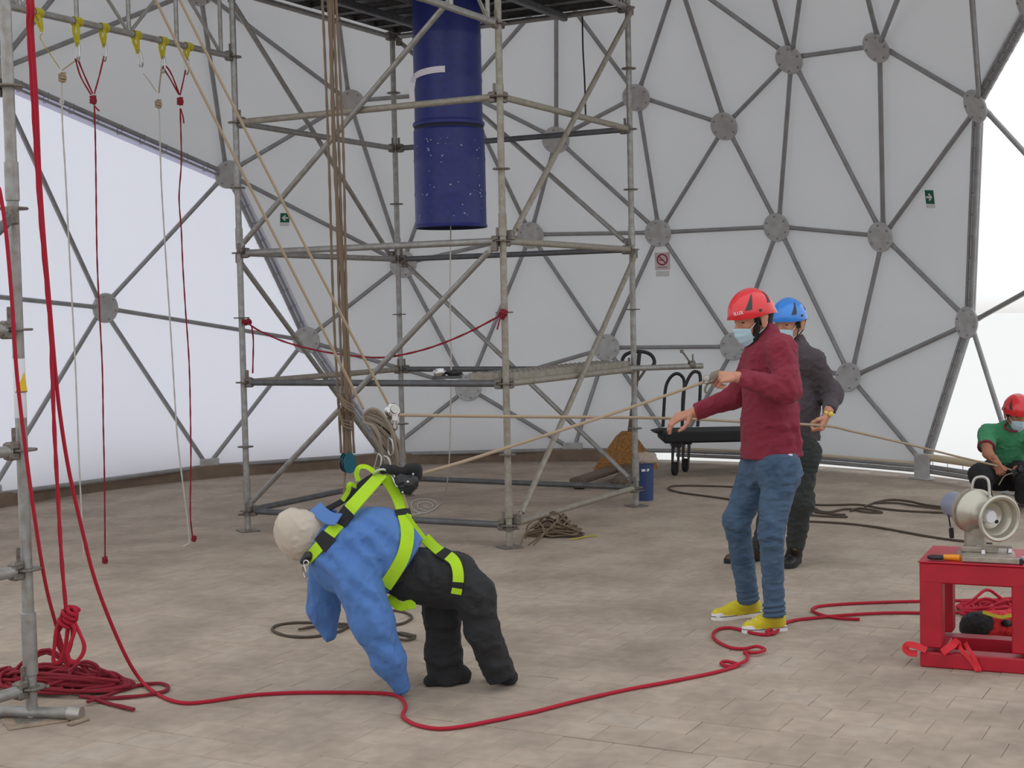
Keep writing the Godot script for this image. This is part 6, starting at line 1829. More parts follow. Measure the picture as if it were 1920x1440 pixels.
func dummy():
	var z := -6.45
	var t := thing("rescue_dummy", "stuffed rescue dummy in blue shirt and black trousers hanging in a neon harness", "dummy")
	var torso := [
		bn(Vector3(-0.736, 0.601, -6.450), Vector3(-0.618, 0.615, -6.450), 0.178, 0.178), bn(Vector3(-0.617, 0.653, -6.450), Vector3(-0.484, 0.565, -6.450), 0.165, 0.15, Vector3.ZERO, 1.0, 1),
		bn(Vector3(-0.823, 0.634, -6.450), Vector3(-0.748, 0.608, -6.450), 0.09, 0.12)]
	var arms := [
		bn(Vector3(-0.693, 0.540, -6.320), Vector3(-0.624, 0.346, -6.270), 0.108, 0.094), bn(Vector3(-0.624, 0.346, -6.270), Vector3(-0.560, 0.180, -6.280), 0.092, 0.072), bn(Vector3(-0.560, 0.180, -6.280), Vector3(-0.511, 0.049, -6.320), 0.07, 0.04),
		bn(Vector3(-0.857, 0.497, -6.580), Vector3(-0.881, 0.338, -6.620), 0.085, 0.072), bn(Vector3(-0.881, 0.338, -6.620), Vector3(-0.857, 0.220, -6.620), 0.07, 0.036)]
	var st := mb()
	var creases := folds([
		[Vector3(-0.753, 0.790, -6.100), Vector3(-0.694, 0.733, -6.100), Vector3(-0.618, 0.653, -6.100), Vector3(-0.571, 0.584, -6.100)], [Vector3(-0.708, 0.805, -6.100), Vector3(-0.616, 0.743, -6.100), Vector3(-0.546, 0.662, -6.100), Vector3(-0.519, 0.612, -6.100)], [Vector3(-0.791, 0.713, -6.100), Vector3(-0.730, 0.639, -6.100), Vector3(-0.669, 0.571, -6.100)], [Vector3(-0.819, 0.646, -6.100), Vector3(-0.765, 0.604, -6.100), Vector3(-0.711, 0.531, -6.100)],
		[Vector3(-0.614, 0.821, -6.100), Vector3(-0.559, 0.786, -6.100), Vector3(-0.494, 0.724, -6.100)], [Vector3(-0.670, 0.553, -6.100), Vector3(-0.600, 0.501, -6.100), Vector3(-0.552, 0.437, -6.100)], [Vector3(-0.700, 0.508, -6.100), Vector3(-0.624, 0.439, -6.100), Vector3(-0.576, 0.381, -6.100)], [Vector3(-0.687, 0.587, -6.100), Vector3(-0.711, 0.520, -6.100), Vector3(-0.708, 0.463, -6.100)], [Vector3(-0.614, 0.393, -6.100), Vector3(-0.571, 0.336, -6.100), Vector3(-0.527, 0.301, -6.100)], [Vector3(-0.594, 0.280, -6.100), Vector3(-0.550, 0.245, -6.100), Vector3(-0.507, 0.210, -6.100)]], torso + arms, 0.05, 0.011)
	body(st, torso + arms + creases, 0.0095, 0.035, 0.009, 5.5, [], Vector3(1.9, 0.8, 1))
	var shirt := obj("shirt", st, M["blue_cloth"], t)
	st = mb()
	# turned-up collar
	webbing(st, smooth([Vector3(-0.885, 0.818, -6.500), Vector3(-0.849, 0.800, -6.420), Vector3(-0.807, 0.784, -6.360), Vector3(-0.761, 0.787, -6.300)], 4), [Vector3(-0.3, 0.6, 0.7)], 0.06, 0.006)
	webbing(st, smooth([Vector3(-0.893, 0.811, -6.520), Vector3(-0.860, 0.795, -6.560), Vector3(-0.818, 0.774, -6.600)], 4), [Vector3(-0.2, 0.8, -0.4)], 0.05, 0.006)
	obj("collar", st, M["blue_cloth"], shirt)
	var legs := [
		bn(Vector3(-0.471, 0.517, -6.450), Vector3(-0.283, 0.484, -6.450), 0.125, 0.125), bn(Vector3(-0.272, 0.496, -6.410), Vector3(-0.179, 0.431, -6.370), 0.112, 0.088), bn(Vector3(-0.179, 0.431, -6.370), Vector3(-0.154, 0.281, -6.360), 0.084, 0.075), bn(Vector3(-0.154, 0.281, -6.360), Vector3(-0.075, 0.055, -6.410), 0.075, 0.068, Vector3.ZERO, 1.0, 1),
		bn(Vector3(-0.345, 0.451, -6.530), Vector3(-0.334, 0.317, -6.550), 0.092, 0.084), bn(Vector3(-0.334, 0.317, -6.550), Vector3(-0.334, 0.134, -6.550), 0.084, 0.08), bn(Vector3(-0.334, 0.134, -6.550), Vector3(-0.322, 0.005, -6.550), 0.08, 0.088, Vector3.ZERO, 1.0, 1)]
	st = mb()
	body(st, legs + folds([[Vector3(-0.450, 0.683, -6.100), Vector3(-0.407, 0.614, -6.100), Vector3(-0.375, 0.535, -6.100)], [Vector3(-0.372, 0.659, -6.100), Vector3(-0.341, 0.579, -6.100), Vector3(-0.349, 0.501, -6.100)], [Vector3(-0.197, 0.531, -6.100), Vector3(-0.153, 0.474, -6.100), Vector3(-0.144, 0.406, -6.100)], [Vector3(-0.221, 0.430, -6.100), Vector3(-0.177, 0.407, -6.100), Vector3(-0.110, 0.410, -6.100)], [Vector3(-0.191, 0.294, -6.100), Vector3(-0.147, 0.266, -6.100), Vector3(-0.080, 0.269, -6.100)], [Vector3(-0.159, 0.203, -6.100), Vector3(-0.104, 0.179, -6.100), Vector3(-0.048, 0.187, -6.100)], [Vector3(-0.379, 0.388, -6.100), Vector3(-0.313, 0.360, -6.100), Vector3(-0.256, 0.368, -6.100)], [Vector3(-0.383, 0.219, -6.100), Vector3(-0.316, 0.195, -6.100), Vector3(-0.245, 0.205, -6.100)]], legs, 0.04, 0.01), 0.0095, 0.03, 0.008, 7.0, [], Vector3(1, 1.5, 1))
	obj("trousers", st, M["black_cloth"], t)
	st = mb()
	body(st, [bn(Vector3(-0.255, 0.000, -6.546) + Vector3(0, 0.035, 0), Vector3(-0.399, 0.000, -6.492) + Vector3(0, 0.025, 0), 0.045, 0.028), bn(Vector3(-0.294, 0.000, -6.568) + Vector3(0, 0.045, 0.0), Vector3(-0.341, 0.000, -6.525) + Vector3(0, 0.04, 0), 0.045, 0.035)], 0.009, 0.03, 0.004, 20, [[Vector3(0, 0.002, 0), Vector3.DOWN]])
	obj("foot_stuffing", st, M["black_web"], t)
	st = mb()
	body(st, [bn(Vector3(-0.101, 0.000, -6.571) + Vector3(0, 0.05, 0), Vector3(-0.041, 0.000, -6.490) + Vector3(0, 0.035, 0), 0.052, 0.04)], 0.009, 0.03, 0.004, 20, [[Vector3(0, 0.002, 0), Vector3.DOWN]])
	obj("foot_stuffing", st, M["black_web"], t)
	st = mb()
	body(st, [bn(Vector3(-0.969, 0.708, -6.450), Vector3(-0.934, 0.712, -6.450), 0.092, 0.092), bn(Vector3(-0.985, 0.744, -6.450), Vector3(-0.959, 0.660, -6.450), 0.075, 0.07), bn(Vector3(-0.922, 0.695, -6.450), Vector3(-0.840, 0.670, -6.450), 0.08, 0.05), bn(Vector3(-0.923, 0.651, -6.430), Vector3(-0.910, 0.620, -6.430), 0.05, 0.03)], 0.007, 0.03, 0.007, 9.0)
	obj("calico_head", st, M["calico"], t)
	# harness
	var all := torso + legs
	var harness := Node3D.new()
	harness.name = "harness"
	t.add_child(harness)
	var za := strap_on(smooth([Vector3(-0.592, 0.953, -6.500), Vector3(-0.643, 0.901, -6.420), Vector3(-0.708, 0.833, -6.360), Vector3(-0.750, 0.780, -6.310), Vector3(-0.808, 0.716, -6.330), Vector3(-0.843, 0.675, -6.340), Vector3(-0.876, 0.640, -6.360), Vector3(-0.913, 0.600, -6.380)], 4), torso, 10, 28)
	for seg in [[0, 9, "neon", 0.066], [9, 13, "black_web", 0.075], [13, 16, "neon", 0.062], [16, 21, "black_web", 0.084], [21, 28, "neon", 0.056]]:
		st = mb()
		webbing(st, za.slice(seg[0], seg[1] + 1), [Vector3(-0.35, 0.45, 0.85)], seg[3], 0.006)
		obj("strap" if seg[2] == "neon" else "strap_pad", st, M[seg[2]], harness)
	var zb := strap_on(smooth([Vector3(-0.580, 0.950, -6.500), Vector3(-0.539, 0.894, -6.500), Vector3(-0.513, 0.841, -6.480), Vector3(-0.491, 0.797, -6.420), Vector3(-0.470, 0.749, -6.340), Vector3(-0.466, 0.697, -6.300), Vector3(-0.481, 0.629, -6.290), Vector3(-0.519, 0.560, -6.290), Vector3(-0.569, 0.488, -6.310)], 4), torso, 13, 32)
	for seg in [[0, 11, "neon", 0.052], [11, 13, "black_web", 0.066], [13, 32, "neon", 0.058]]:
		st = mb()
		webbing(st, zb.slice(seg[0], seg[1] + 1), [Vector3(0.25, 0.2, 0.95)], seg[3], 0.006)
		obj("strap" if seg[2] == "neon" else "strap_pad", st, M[seg[2]], harness)
	st = mb()
	webbing(st, [zb[32], snap(Vector3(-0.528, 0.513, -6.100), Vector3(0, 0, -1), torso + arms, 0.05), snap(Vector3(-0.492, 0.531, -6.100), Vector3(0, 0, -1), torso + legs, 0.05)], [Vector3(0, -0.3, 0.95)], 0.03, 0.006)
	obj("strap_pad", st, M["black_web"], harness)
	st = mb()
	webbing(st, strap_on([Vector3(-0.466, 0.806, -6.280), Vector3(-0.428, 0.747, -6.300), Vector3(-0.391, 0.692, -6.320)], torso, 5, 5), [Vector3(0.2, 0.3, 0.9)], 0.016, 0.004)
	obj("link_strap", st, M["neon"], harness)
	var zc := strap_on(smooth([Vector3(-0.398, 0.685, -6.400), Vector3(-0.359, 0.652, -6.360), Vector3(-0.317, 0.624, -6.340), Vector3(-0.271, 0.601, -6.320), Vector3(-0.252, 0.558, -6.300), Vector3(-0.251, 0.502, -6.300), Vector3(-0.262, 0.451, -6.300)], 4), legs, 0, 30, 0.04)
	for seg in [[0, 7, "neon", 0.05], [7, 10, "black_web", 0.056], [10, 20, "neon", 0.048], [20, 22, "black_web", 0.05], [22, 24, "neon", 0.045]]:
		st = mb()
		webbing(st, zc.slice(seg[0], seg[1] + 1), [Vector3(0.3, 0.35, 0.9)], seg[3], 0.007)
		obj("leg_strap" if seg[2] == "neon" else "buckle", st, M[seg[2]], harness)
	st = mb()
	webbing(st, smooth([Vector3(-0.564, 0.428, -6.400), Vector3(-0.535, 0.403, -6.380), Vector3(-0.506, 0.390, -6.360), Vector3(-0.464, 0.399, -6.360), Vector3(-0.459, 0.380, -6.350)], 4), [Vector3(0, 0.4, 0.9)], 0.04, 0.004)
	obj("loose_end", st, M["neon"], harness)
	st = mb()
	webbing(st, smooth([Vector3(-0.616, 0.952, -6.550), Vector3(-0.679, 0.915, -6.550), Vector3(-0.740, 0.856, -6.550), Vector3(-0.801, 0.819, -6.550), Vector3(-0.855, 0.796, -6.520)], 4), [Vector3(-0.3, 0.5, 0.8)], 0.024, 0.01)
	obj("far_strap", st, M["black_web"], harness)
	st = mb()
	webbing(st, smooth([Vector3(-0.620, 0.967, -6.500), Vector3(-0.653, 0.990, -6.500), Vector3(-0.686, 0.990, -6.500), Vector3(-0.699, 0.962, -6.500), Vector3(-0.692, 0.929, -6.500)], 4), [Vector3(0.1, 0.6, 0.8)], 0.022, 0.004)
	webbing(st, smooth([Vector3(-0.707, 0.900, -6.540), Vector3(-0.733, 0.913, -6.520), Vector3(-0.743, 0.879, -6.520), Vector3(-0.769, 0.840, -6.530)], 4), [Vector3(0.1, 0.6, 0.8)], 0.022, 0.004)
	obj("loose_end", st, M["neon"], harness)
	st = mb()
	path(st, loop_points(Vector3(-0.914, 0.563, -6.300), Vector3(0.008, 0, 0.01), Vector3(-0.004, 0.026, 0), 14), 0.004, 6, true)
	path(st, loop_points(Vector3(-0.906, 0.600, -6.300), Vector3(0.012, 0, 0.004), Vector3(0, 0.012, 0), 12), 0.004, 6, true)
	obj("chest_ring", st, M["chrome"], harness)
	st = mb()
	body(st, [bn(Vector3(-0.901, 0.625, -6.330), Vector3(-0.922, 0.604, -6.330), 0.022, 0.016)], 0.005, 0.02)
	obj("buckle", st, M["black_plastic"], harness)
	st = mb()
	path(st, loop_points(Vector3(-0.592, 0.957, -6.500), Vector3(0.03, 0.006, 0), Vector3(0, 0.022, 0.012), 16), 0.006, 8, true)
	obj("lifting_ring", st, M["chrome"], harness)

	var g := thing("rope_adjuster", "black padded rope adjuster with silver bolts at the top of the dummy's harness", "rope adjuster")
	st = mb()
	path(st, smooth([Vector3(-0.588, 0.977, -6.520), Vector3(-0.542, 0.978, -6.500), Vector3(-0.502, 0.967, -6.500), Vector3(-0.468, 0.967, -6.500)], 4), 0.022, 9)
	body(st, [bn(Vector3(-0.463, 0.976, -6.500), Vector3(-0.435, 0.975, -6.500), 0.028, 0.028), bn(Vector3(-0.435, 0.980, -6.500), Vector3(-0.431, 0.947, -6.500), 0.02, 0.024)], 0.006, 0.015)
	obj("padded_sleeve", st, M["black_web"], g)
	st = mb()
	body(st, [bn(Vector3(-0.501, 0.931, -6.480), Vector3(-0.463, 0.913, -6.470), 0.03, 0.034), bn(Vector3(-0.463, 0.918, -6.470), Vector3(-0.444, 0.931, -6.470), 0.03, 0.022), bn(Vector3(-0.487, 0.890, -6.470), Vector3(-0.468, 0.889, -6.470), 0.022, 0.022)], 0.006, 0.02, 0.008, 24)
	obj("cam_body", st, M["black_plastic"], g)
	st = mb()
	path(st, smooth([Vector3(-0.547, 0.956, -6.500), Vector3(-0.534, 0.932, -6.480), Vector3(-0.520, 0.905, -6.470), Vector3(-0.510, 0.909, -6.470), Vector3(-0.524, 0.941, -6.480), Vector3(-0.537, 0.963, -6.500)], 4), 0.005, 7)
	lathe(st, [[0.0, 0.006], [0.006, 0.005], [0.007, 0.0]], frame(Vector3(-0.467, 0.929, -6.430), Vector3(0, 0, 1)), 10)
	lathe(st, [[0.0, 0.006], [0.005, 0.005], [0.006, 0.0]], frame(Vector3(-0.493, 0.881, -6.445), Vector3(0, 0, 1)), 10)
	lathe(st, [[0.0, 0.006], [0.005, 0.005], [0.006, 0.0]], frame(Vector3(-0.445, 0.959, -6.460), Vector3(0, 0, 1)), 10)
	obj("fittings", st, M["chrome"], g)
	rope(g, "tail", [Vector3(-0.491, 0.881, -6.460), Vector3(-0.482, 0.840, -6.450), Vector3(-0.464, 0.789, -6.440)], 0.005, "tan_rope", 0)


# ---------------------------------------------------------------- red stand, winch, and the things along the wall

func stand_and_winch():
	var o := Vector3(1.843, 0, -6.658)
	var u := Vector3(0.912, 0, 0.41)
	var w := Vector3(0.41, 0, -0.912)
	var b := Basis(u, Vector3.UP, -w)
	var W := 0.5
	var D := 0.45
	var H := 0.488
	var t := thing("steel_stand", "bright red box-shaped steel stand carrying the winch", "stand")
	for v in [[0.0, 0.0], [W - 0.1, 0.0], [0.0, D - 0.1], [W - 0.1, D - 0.1]]:
		var st := mb()
		box(st, at(o + u * (v[0] + 0.05) + w * (v[1] + 0.05) + Vector3(0, H * 0.5 + 0.03, 0), b), Vector3(0.1, H - 0.12, 0.1), 0.006)
		obj("leg", st, M["red_paint"], t)
	for s in [0.0, D - 0.1]:
		for hh in [[0.035, 0.07], [H - 0.052, 0.094]]:
			var st := mb()
			box(st, at(o + u * W * 0.5 + w * (s + 0.05) + Vector3(0, hh[0], 0), b), Vector3(W, hh[1], 0.102), 0.006)
			obj("rail", st, M["red_paint"], t)
	for s in [0.0, W - 0.1]:
		for hh in [[0.035, 0.07], [H - 0.052, 0.094]]:
			var st := mb()
			box(st, at(o + u * (s + 0.05) + w * D * 0.5 + Vector3(0, hh[0], 0), b), Vector3(0.1, hh[1] - 0.002, D - 0.2), 0.006)
			obj("rail", st, M["red_paint"], t)
	var st2 := mb()
	box(st2, at(o + u * W * 0.5 + w * D * 0.5 + Vector3(0, H - 0.003, 0), b), Vector3(W + 0.012, 0.008, D + 0.012), 0.003)
	obj("top_plate", st2, M["red_paint"], t)
	H += 0.001
	# winch
	var c := o + u * 0.27 + w * 0.2 + Vector3(0, H, 0)
	var win := thing("winch", "grey capstan winch with a flared steel drum and carrying handle on the red stand", "winch")
	var st := mb()
	lathe(st, [[0.0, 0.03], [0.11, 0.03], [0.125, 0.024], [0.13, 0.012], [0.13, 0.0], [0.0, 0.0]], at(c), 36)
	obj("base_disc", st, M["cast_grey"], win)
	var axis := Vector3(0.27, -0.05, 0.96).normalized()
	var hub_c := c + Vector3(-0.035, 0.208, 0.0)
	var ax := frame(hub_c, axis).scaled_local(Vector3.ONE * 1.2)
	st = mb()
	box(st, at(c + Vector3(-0.04, 0.1, -0.03), b), Vector3(0.09, 0.16, 0.09), 0.012)
	box(st, at(c + Vector3(-0.04, 0.042, 0.035), b), Vector3(0.16, 0.028, 0.06), 0.006)
	box(st, at(c + Vector3(0.02, 0.058, 0.06), b), Vector3(0.16, 0.012, 0.03), 0.003)
	obj("bracket", st, M["cast_grey"], win)
	st = mb()
	lathe(st, [[0.0, -0.19], [0.045, -0.19], [0.05, -0.18], [0.05, -0.145], [0.053, -0.14], [0.053, -0.08], [0.062, -0.075], [0.062, -0.03], [0.0, -0.03]], ax, 28)
	obj("motor", st, M["motor_blue"], win)
	st = mb()
	lathe(st, [[0.0, -0.06], [0.07, -0.06], [0.085, -0.05], [0.085, -0.035], [0.07, -0.03], [0.0, -0.03]], ax, 30)
	obj("gear_case", st, M["cast_grey"], win)
	st = mb()
	lathe(st, [[0.0, -0.03], [0.07, -0.028], [0.084, -0.022], [0.088, -0.012], [0.085, -0.004], [0.068, 0.006], [0.05, 0.03], [0.045, 0.06], [0.05, 0.09], [0.066, 0.115], [0.082, 0.128], [0.088, 0.134], [0.089, 0.14], [0.083, 0.146], [0.074, 0.142], [0.068, 0.115], [0.062, 0.09], [0.03, 0.07], [0.0, 0.07]], ax, 44, 50)
	obj("capstan_drum", st, M["drum_steel"], win)
	st = mb()
	lathe(st, [[0.0, 0.105], [0.022, 0.104], [0.026, 0.098], [0.026, 0.07]], Transform3D(ax.basis, ax * Vector3(-0.01, 0, 0.0)), 24)
	obj("shaft_cap", st, M["sticker"], win)
	st = mb()
	lathe(st, [[0.0, 0.08], [0.007, 0.08], [0.007, 0.07]], Transform3D(ax.basis, ax * Vector3(0.03, 0, 0.025)), 10)
	obj("drum_bolt", st, M["black_plastic"], win)
	st = mb()
	var h0 := hub_c + Vector3(-0.02, 0.06, -0.02)
	path(st, smooth([h0 + Vector3(-0.005, 0, 0), h0 + Vector3(0.0, 0.06, 0), h0 + Vector3(0.012, 0.092, 0), h0 + Vector3(0.035, 0.1, 0), h0 + Vector3(0.06, 0.096, 0), h0 + Vector3(0.072, 0.075, 0.01), h0 + Vector3(0.074, 0.0, 0.02)], 5), 0.007, 9)
	obj("handle", st, M["alloy"], win)
	st = mb()
	for k in 3:
		lathe(st, [[0.0, 0.02], [0.01, 0.018], [0.012, 0.0]], at(c + Vector3([-0.04, 0.085, 0.1][k], 0.03, [0.085, 0.07, 0.03][k])), 8)
	obj("base_bolts", st, M["chrome"], win)
	st = mb()
	path(st, smooth([ax * Vector3(0.02, -0.16, 0.045), Vector3(2.050, 0.688, -6.900), Vector3(2.046, 0.653, -6.880), Vector3(2.047, 0.611, -6.860)], 6), 0.004, 6)
	var cord := obj("cord", st, M["black_cable"], win)
	st = mb()
	box(st, frame(Vector3(2.049, 0.584, -6.850), Vector3(0.05, -1, 0.05)), Vector3(0.022, 0.05, 0.018), 0.005)
	obj("plug", st, M["black_plastic"], cord)
	# bits on the stand top
	var tool := thing("hand_tool", "orange and black hand tool lying at the left corner of the red stand", "tool")
	st = mb()
	var tp := o + u * 0.1 + w * 0.05 + Vector3(0, H + 0.014, 0)
	path(st, smooth([tp + u * 0.0, tp + u * 0.04 + w * 0.006, tp + u * 0.075], 5), 0.013, 9, false, 0.016)
	obj("grip", st, M["orange"], tool)
	st = mb()
	path(st, smooth([tp + u * 0.005, tp - u * 0.03 + w * 0.005, tp - u * 0.055, tp - u * 0.06 - w * 0.02, tp - u * 0.03 - w * 0.03, tp - w * 0.02], 5), 0.009, 8)
	obj("head", st, M["black_plastic"], tool)
	var bar := thing("metal_bar", "flat grey metal bar lying along the front edge of the red stand", "bar")
	st = mb()
	box(st, at(o + u * 0.31 + w * 0.035 + Vector3(0, H + 0.014, 0), b), Vector3(0.25, 0.024, 0.03), 0.003)
	obj("bar", st, M["cast_grey"], bar)
	st = mb()
	box(st, at(o + u * 0.44 + w * 0.035 + Vector3(0, H + 0.014, 0), b), Vector3(0.014, 0.028, 0.034), 0.003)
	obj("end_cap", st, M["black_plastic"], bar)
	var nuts := thing("shackle", "small pale shackle lying on the right of the red stand top", "shackle")
	st = mb()
	path(st, loop_points(o + u * 0.47 + w * 0.11 + Vector3(0, H + 0.012, 0), u * 0.035, w * 0.03, 16), 0.011, 8, true)
	obj("bow", st, M["alloy"], nuts)
	# red ratchet strap hung about the lower rail
	var strap := thing("ratchet_strap", "red webbing strap wrapped around the bottom rail of the red stand", "strap")
	st = mb()
	var face := -w
	var lo := o - w * 0.006
	webbing(st, smooth([lo + u * 0.03 + Vector3(0, 0.08, -0.0), lo - u * 0.02 + Vector3(0, 0.098, 0), lo - u * 0.055 + Vector3(0, 0.1, 0.005), lo - u * 0.066 + Vector3(0, 0.08, 0.005), lo - u * 0.045 + Vector3(0, 0.062, 0.0), lo - u * 0.01 + Vector3(0, 0.06, -0.005)], 4), [Vector3(0, 0.35, 1)], 0.03, 0.004)
	obj("loop", st, M["red_web"], strap)
	st = mb()
	webbing(st, smooth([lo + u * 0.1 + Vector3(0, 0.074, 0), lo + u * 0.12 + Vector3(0, 0.092, 0), lo + u * 0.145 + w * 0.01 + Vector3(0, 0.11, 0), lo + u * 0.158 + w * 0.04 + Vector3(0, 0.12, 0), lo + u * 0.16 + w * 0.08 + Vector3(0, 0.08, 0)], 4), [face + Vector3(0, 0.5, 0)], 0.034, 0.004)
	obj("loop", st, M["red_web"], strap)
	for k in 2:
		st = mb()
		webbing(st, smooth([lo + u * (0.165 + 0.03 * k) + w * 0.05 + Vector3(0, 0.115, 0), lo + u * (0.18 + 0.035 * k) + w * 0.01 + Vector3(0, 0.095, 0), lo + u * (0.215 + 0.025 * k) - w * 0.004 + Vector3(0, 0.062, 0), lo + u * (0.245 + 0.015 * k) - w * 0.006 + Vector3(0, 0.02, 0), lo + u * (0.255 + 0.012 * k) - w * 0.02 + Vector3(0, 0.006, 0)], 4), [face], 0.018, 0.004)
		obj("tail", st, M["red_web"], strap)
	# gear bag under the stand
	var bag := thing("gear_bag", "black and red gear bag with yellow webbing on the floor under the red stand", "bag")
	var bc := Vector3(2.327, 0.000, -7.157) + Vector3(0, 0.06, -0.06)
	st = mb()
	body(st, [bn(bc + Vector3(-0.07, -0.005, 0), bc + Vector3(-0.02, 0.0, 0), 0.06, 0.055), bn(bc + Vector3(-0.04, 0.02, 0.02), bc + Vector3(-0.03, 0.02, -0.03), 0.05, 0.04)], 0.01, 0.05, 0.01, 18)
	obj("pouch", st, M["black_cloth"], bag)
	st = mb()
	body(st, [bn(bc + Vector3(0.0, -0.01, 0), bc + Vector3(0.14, -0.01, 0), 0.05, 0.05), bn(bc + Vector3(0.02, 0.035, -0.02), bc + Vector3(0.12, 0.03, -0.02), 0.035, 0.04)], 0.01, 0.05, 0.014, 20)
	obj("red_pouch", st, M["red_web"], bag)
	st = mb()
	webbing(st, smooth([bc + Vector3(-0.03, 0.075, 0.04), bc + Vector3(0.02, 0.06, 0.055), bc + Vector3(0.06, 0.052, 0.06), bc + Vector3(0.11, 0.058, 0.055), bc + Vector3(0.15, 0.04, 0.05)], 4), [Vector3(0, 0.7, 0.7)], 0.02, 0.004)
	obj("webbing", st, M["yellow_web"], bag)
	st = mb()
	ball(st, bc + Vector3(0.085, 0.02, 0.055), Vector3(0.03, 0.018, 0.015))
	ball(st, bc + Vector3(0.13, 0.015, 0.05), Vector3(0.022, 0.02, 0.015))
	obj("buckles", st, M["black_plastic"], bag)


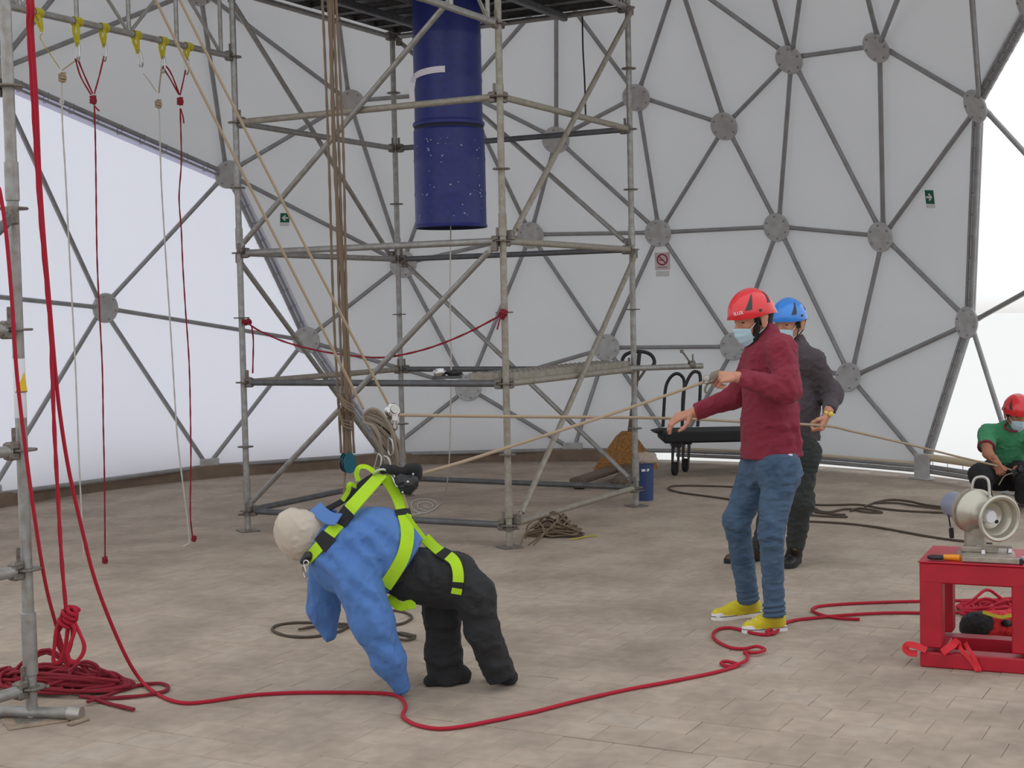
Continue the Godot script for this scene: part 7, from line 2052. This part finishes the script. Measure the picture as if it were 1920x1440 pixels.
func yard_things():
	# platform trolley
	var t := thing("platform_trolley", "black platform trolley with two hooped handles standing by the dome wall", "trolley")
	var z := -14.9
	var st := mb()
	var c := Vector3(1.903, 0.382, -14.750)
	box(st, at(c + Vector3(0.07, 0.0, 0)), Vector3(0.98, 0.11, 0.6), 0.02)
	prism(st, [Vector2(0, 0.04), Vector2(-0.1, 0.02), Vector2(0, -0.02)], 0.3, at(c + Vector3(-0.41, 0.03, 0)))
	obj("deck", st, M["rubber"], t)
	for q in [[Vector3(1.527, 0.459, -14.900), Vector3(1.554, 0.812, -14.900), Vector3(1.594, 0.936, -14.900), Vector3(1.660, 0.995, -14.900), Vector3(1.720, 0.977, -14.900), Vector3(1.751, 0.901, -14.900), Vector3(1.737, 0.673, -14.900), Vector3(1.722, 0.455, -14.900)], [Vector3(1.688, 0.480, -14.600), Vector3(1.703, 0.799, -14.600), Vector3(1.742, 0.926, -14.600), Vector3(1.792, 1.010, -14.600), Vector3(1.840, 1.025, -14.600), Vector3(1.876, 0.976, -14.600), Vector3(1.867, 0.742, -14.600), Vector3(1.842, 0.476, -14.600)]]:
		st = mb()
		path(st, smooth(q, 5), 0.017, 9)
		obj("handle", st, M["black_plastic"], t)
	for v in [[-0.3, 0.2], [-0.16, -0.1], [0.42, 0.2], [0.45, -0.15]]:
		var wc := Vector3(c.x + v[0], 0.068, -14.75 + v[1])
		st = mb()
		lathe(st, [[0.0, 0.022], [0.055, 0.022], [0.068, 0.016], [0.068, -0.016], [0.055, -0.022], [0.0, -0.022]], frame(wc, Vector3(1, 0, 0.5)), 22)
		var wheel := obj("caster_wheel", st, M["rubber"], t)
		st = mb()
		var f := frame(wc, Vector3(1, 0, 0.5))
		for s in [-1, 1]:
			prism(st, [Vector2(-0.02, -0.02), Vector2(0.02, -0.02), Vector2(0.09, 0.24), Vector2(0.0, 0.24)], 0.006, Transform3D(Basis(f.basis.x, Vector3.UP, f.basis.y), wc + f.basis.y * 0.03 * s))
		box(st, at(wc + f.basis.x * 0.045 + Vector3(0, 0.235, 0)), Vector3(0.1, 0.05, 0.1), 0.006)
		obj("caster_fork", st, M["black_plastic"], wheel)
	# hand pallet truck
	var j := thing("pallet_truck", "dirty orange hand pallet truck with a black hooped handle behind the tower", "pallet truck")
	var jc := Vector3(1.205, 0.000, -15.821)
	jc.z = -14.3
	jc = Vector3(Vector3(1.106, 0.254, -14.300).x, 0, -14.3)
	st = mb()
	prism(st, [Vector2(-0.33, 0.1), Vector2(0.3, 0.1), Vector2(0.28, 0.16), Vector2(0.06, 0.47), Vector2(-0.04, 0.47), Vector2(-0.1, 0.42)], 0.12, at(jc + Vector3(0, 0, 0)))
	obj("body", st, M["jack_orange"], j)
	for s in [0, 1]:
		var a := Vector3(1.050, 0.234, -14.250) if s == 0 else Vector3(1.142, 0.222, -14.100)
		var e := Vector3(0.603, 0.184, -13.600) if s == 0 else Vector3(0.968, 0.207, -13.500)
		a.y = 0.13
		e.y = 0.08
		var d := (e - a).normalized()
		st = mb()
		box(st, Transform3D(Basis(d, d.cross(Vector3.UP).cross(d).normalized(), d.cross(Vector3.UP).normalized()), (a + e) / 2), Vector3(a.distance_to(e) + 0.1, 0.05, 0.15), 0.012)
		ball(st, e, Vector3(0.09, 0.035, 0.08))
		var fork := obj("fork", st, M["fork"], j)
		st = mb()
		lathe(st, [[0.0, 0.05], [0.038, 0.05], [0.04, 0.045], [0.04, -0.045], [0.038, -0.05], [0.0, -0.05]], frame(Vector3(e.x, 0.04, e.z), d.cross(Vector3.UP)), 16)
		obj("roller", st, M["black_plastic"], fork)
	st = mb()
	lathe(st, [[0.0, 0.025], [0.07, 0.025], [0.075, 0.0], [0.07, -0.025], [0.0, -0.025]], frame(jc + Vector3(0.02, 0.075, -0.08), Vector3(1, 0, 0)), 20)
	obj("steer_wheel", st, M["rubber"], j)
	st = mb()
	var base := jc + Vector3(0.03, 0.45, 0.0)
	var top := Vector3(1.222, 1.091, -14.200)
	tube(st, base, top, 0.022, 10)
	for s in [-1, 1]: tube(st, top - Vector3(0, 0.12, 0), top + Vector3(s * 0.1, 0.02, 0), 0.012, 8)
	obj("shaft", st, M["fork"], j)
	st = mb()
	path(st, smooth([Vector3(1.113, 1.093, -14.200), Vector3(1.073, 1.156, -14.200), Vector3(1.095, 1.213, -14.200), Vector3(1.152, 1.242, -14.200), Vector3(1.230, 1.251, -14.200), Vector3(1.307, 1.239, -14.200), Vector3(1.363, 1.202, -14.200), Vector3(1.383, 1.139, -14.200), Vector3(1.346, 1.088, -14.200)], 5), 0.018, 9)
	tube(st, Vector3(1.240, 1.246, -14.200), top, 0.02, 8)
	obj("handle", st, M["black_plastic"], j)
	# small bin with a cloth hung over its rim
	var bin := thing("bin", "narrow dusty blue bin standing against the right leg of the tower", "bin")
	var q := Vector3(1.142, 0.000, -12.697)
	st = mb()
	lathe(st, [[0.0, 0.003], [0.062, 0.003], [0.064, 0.0], [0.074, 0.35], [0.078, 0.355], [0.078, 0.37], [0.07, 0.37], [0.06, 0.02], [0.0, 0.02]], at(q), 28)
	obj("tub", st, M["bin_blue"], bin)
	st = mb()
	box(st, at(q + Vector3(-0.012, 0.27, 0.069), Basis(Vector3.BACK, 0.1)), Vector3(0.055, 0.022, 0.004), 0.001)
	box(st, at(q + Vector3(0.012, 0.275, 0.068), Basis(Vector3.BACK, 0.9)), Vector3(0.024, 0.03, 0.004), 0.001)
	obj("label", st, M["sticker"], bin)
	var cl := mb()
	body(cl, [bn(q + Vector3(-0.05, 0.39, 0.02), q + Vector3(0.06, 0.385, 0.02), 0.032, 0.035), bn(q + Vector3(-0.05, 0.36, 0.06), q + Vector3(0.07, 0.355, 0.055), 0.03, 0.03), bn(q + Vector3(0.0, 0.385, -0.05), q + Vector3(0.05, 0.38, -0.03), 0.03, 0.03)], 0.008, 0.03, 0.012, 26)
	tag(obj("rag", cl, M["cloth_beige"]), "crumpled beige rag draped over the rim of the blue bin", "cloth")
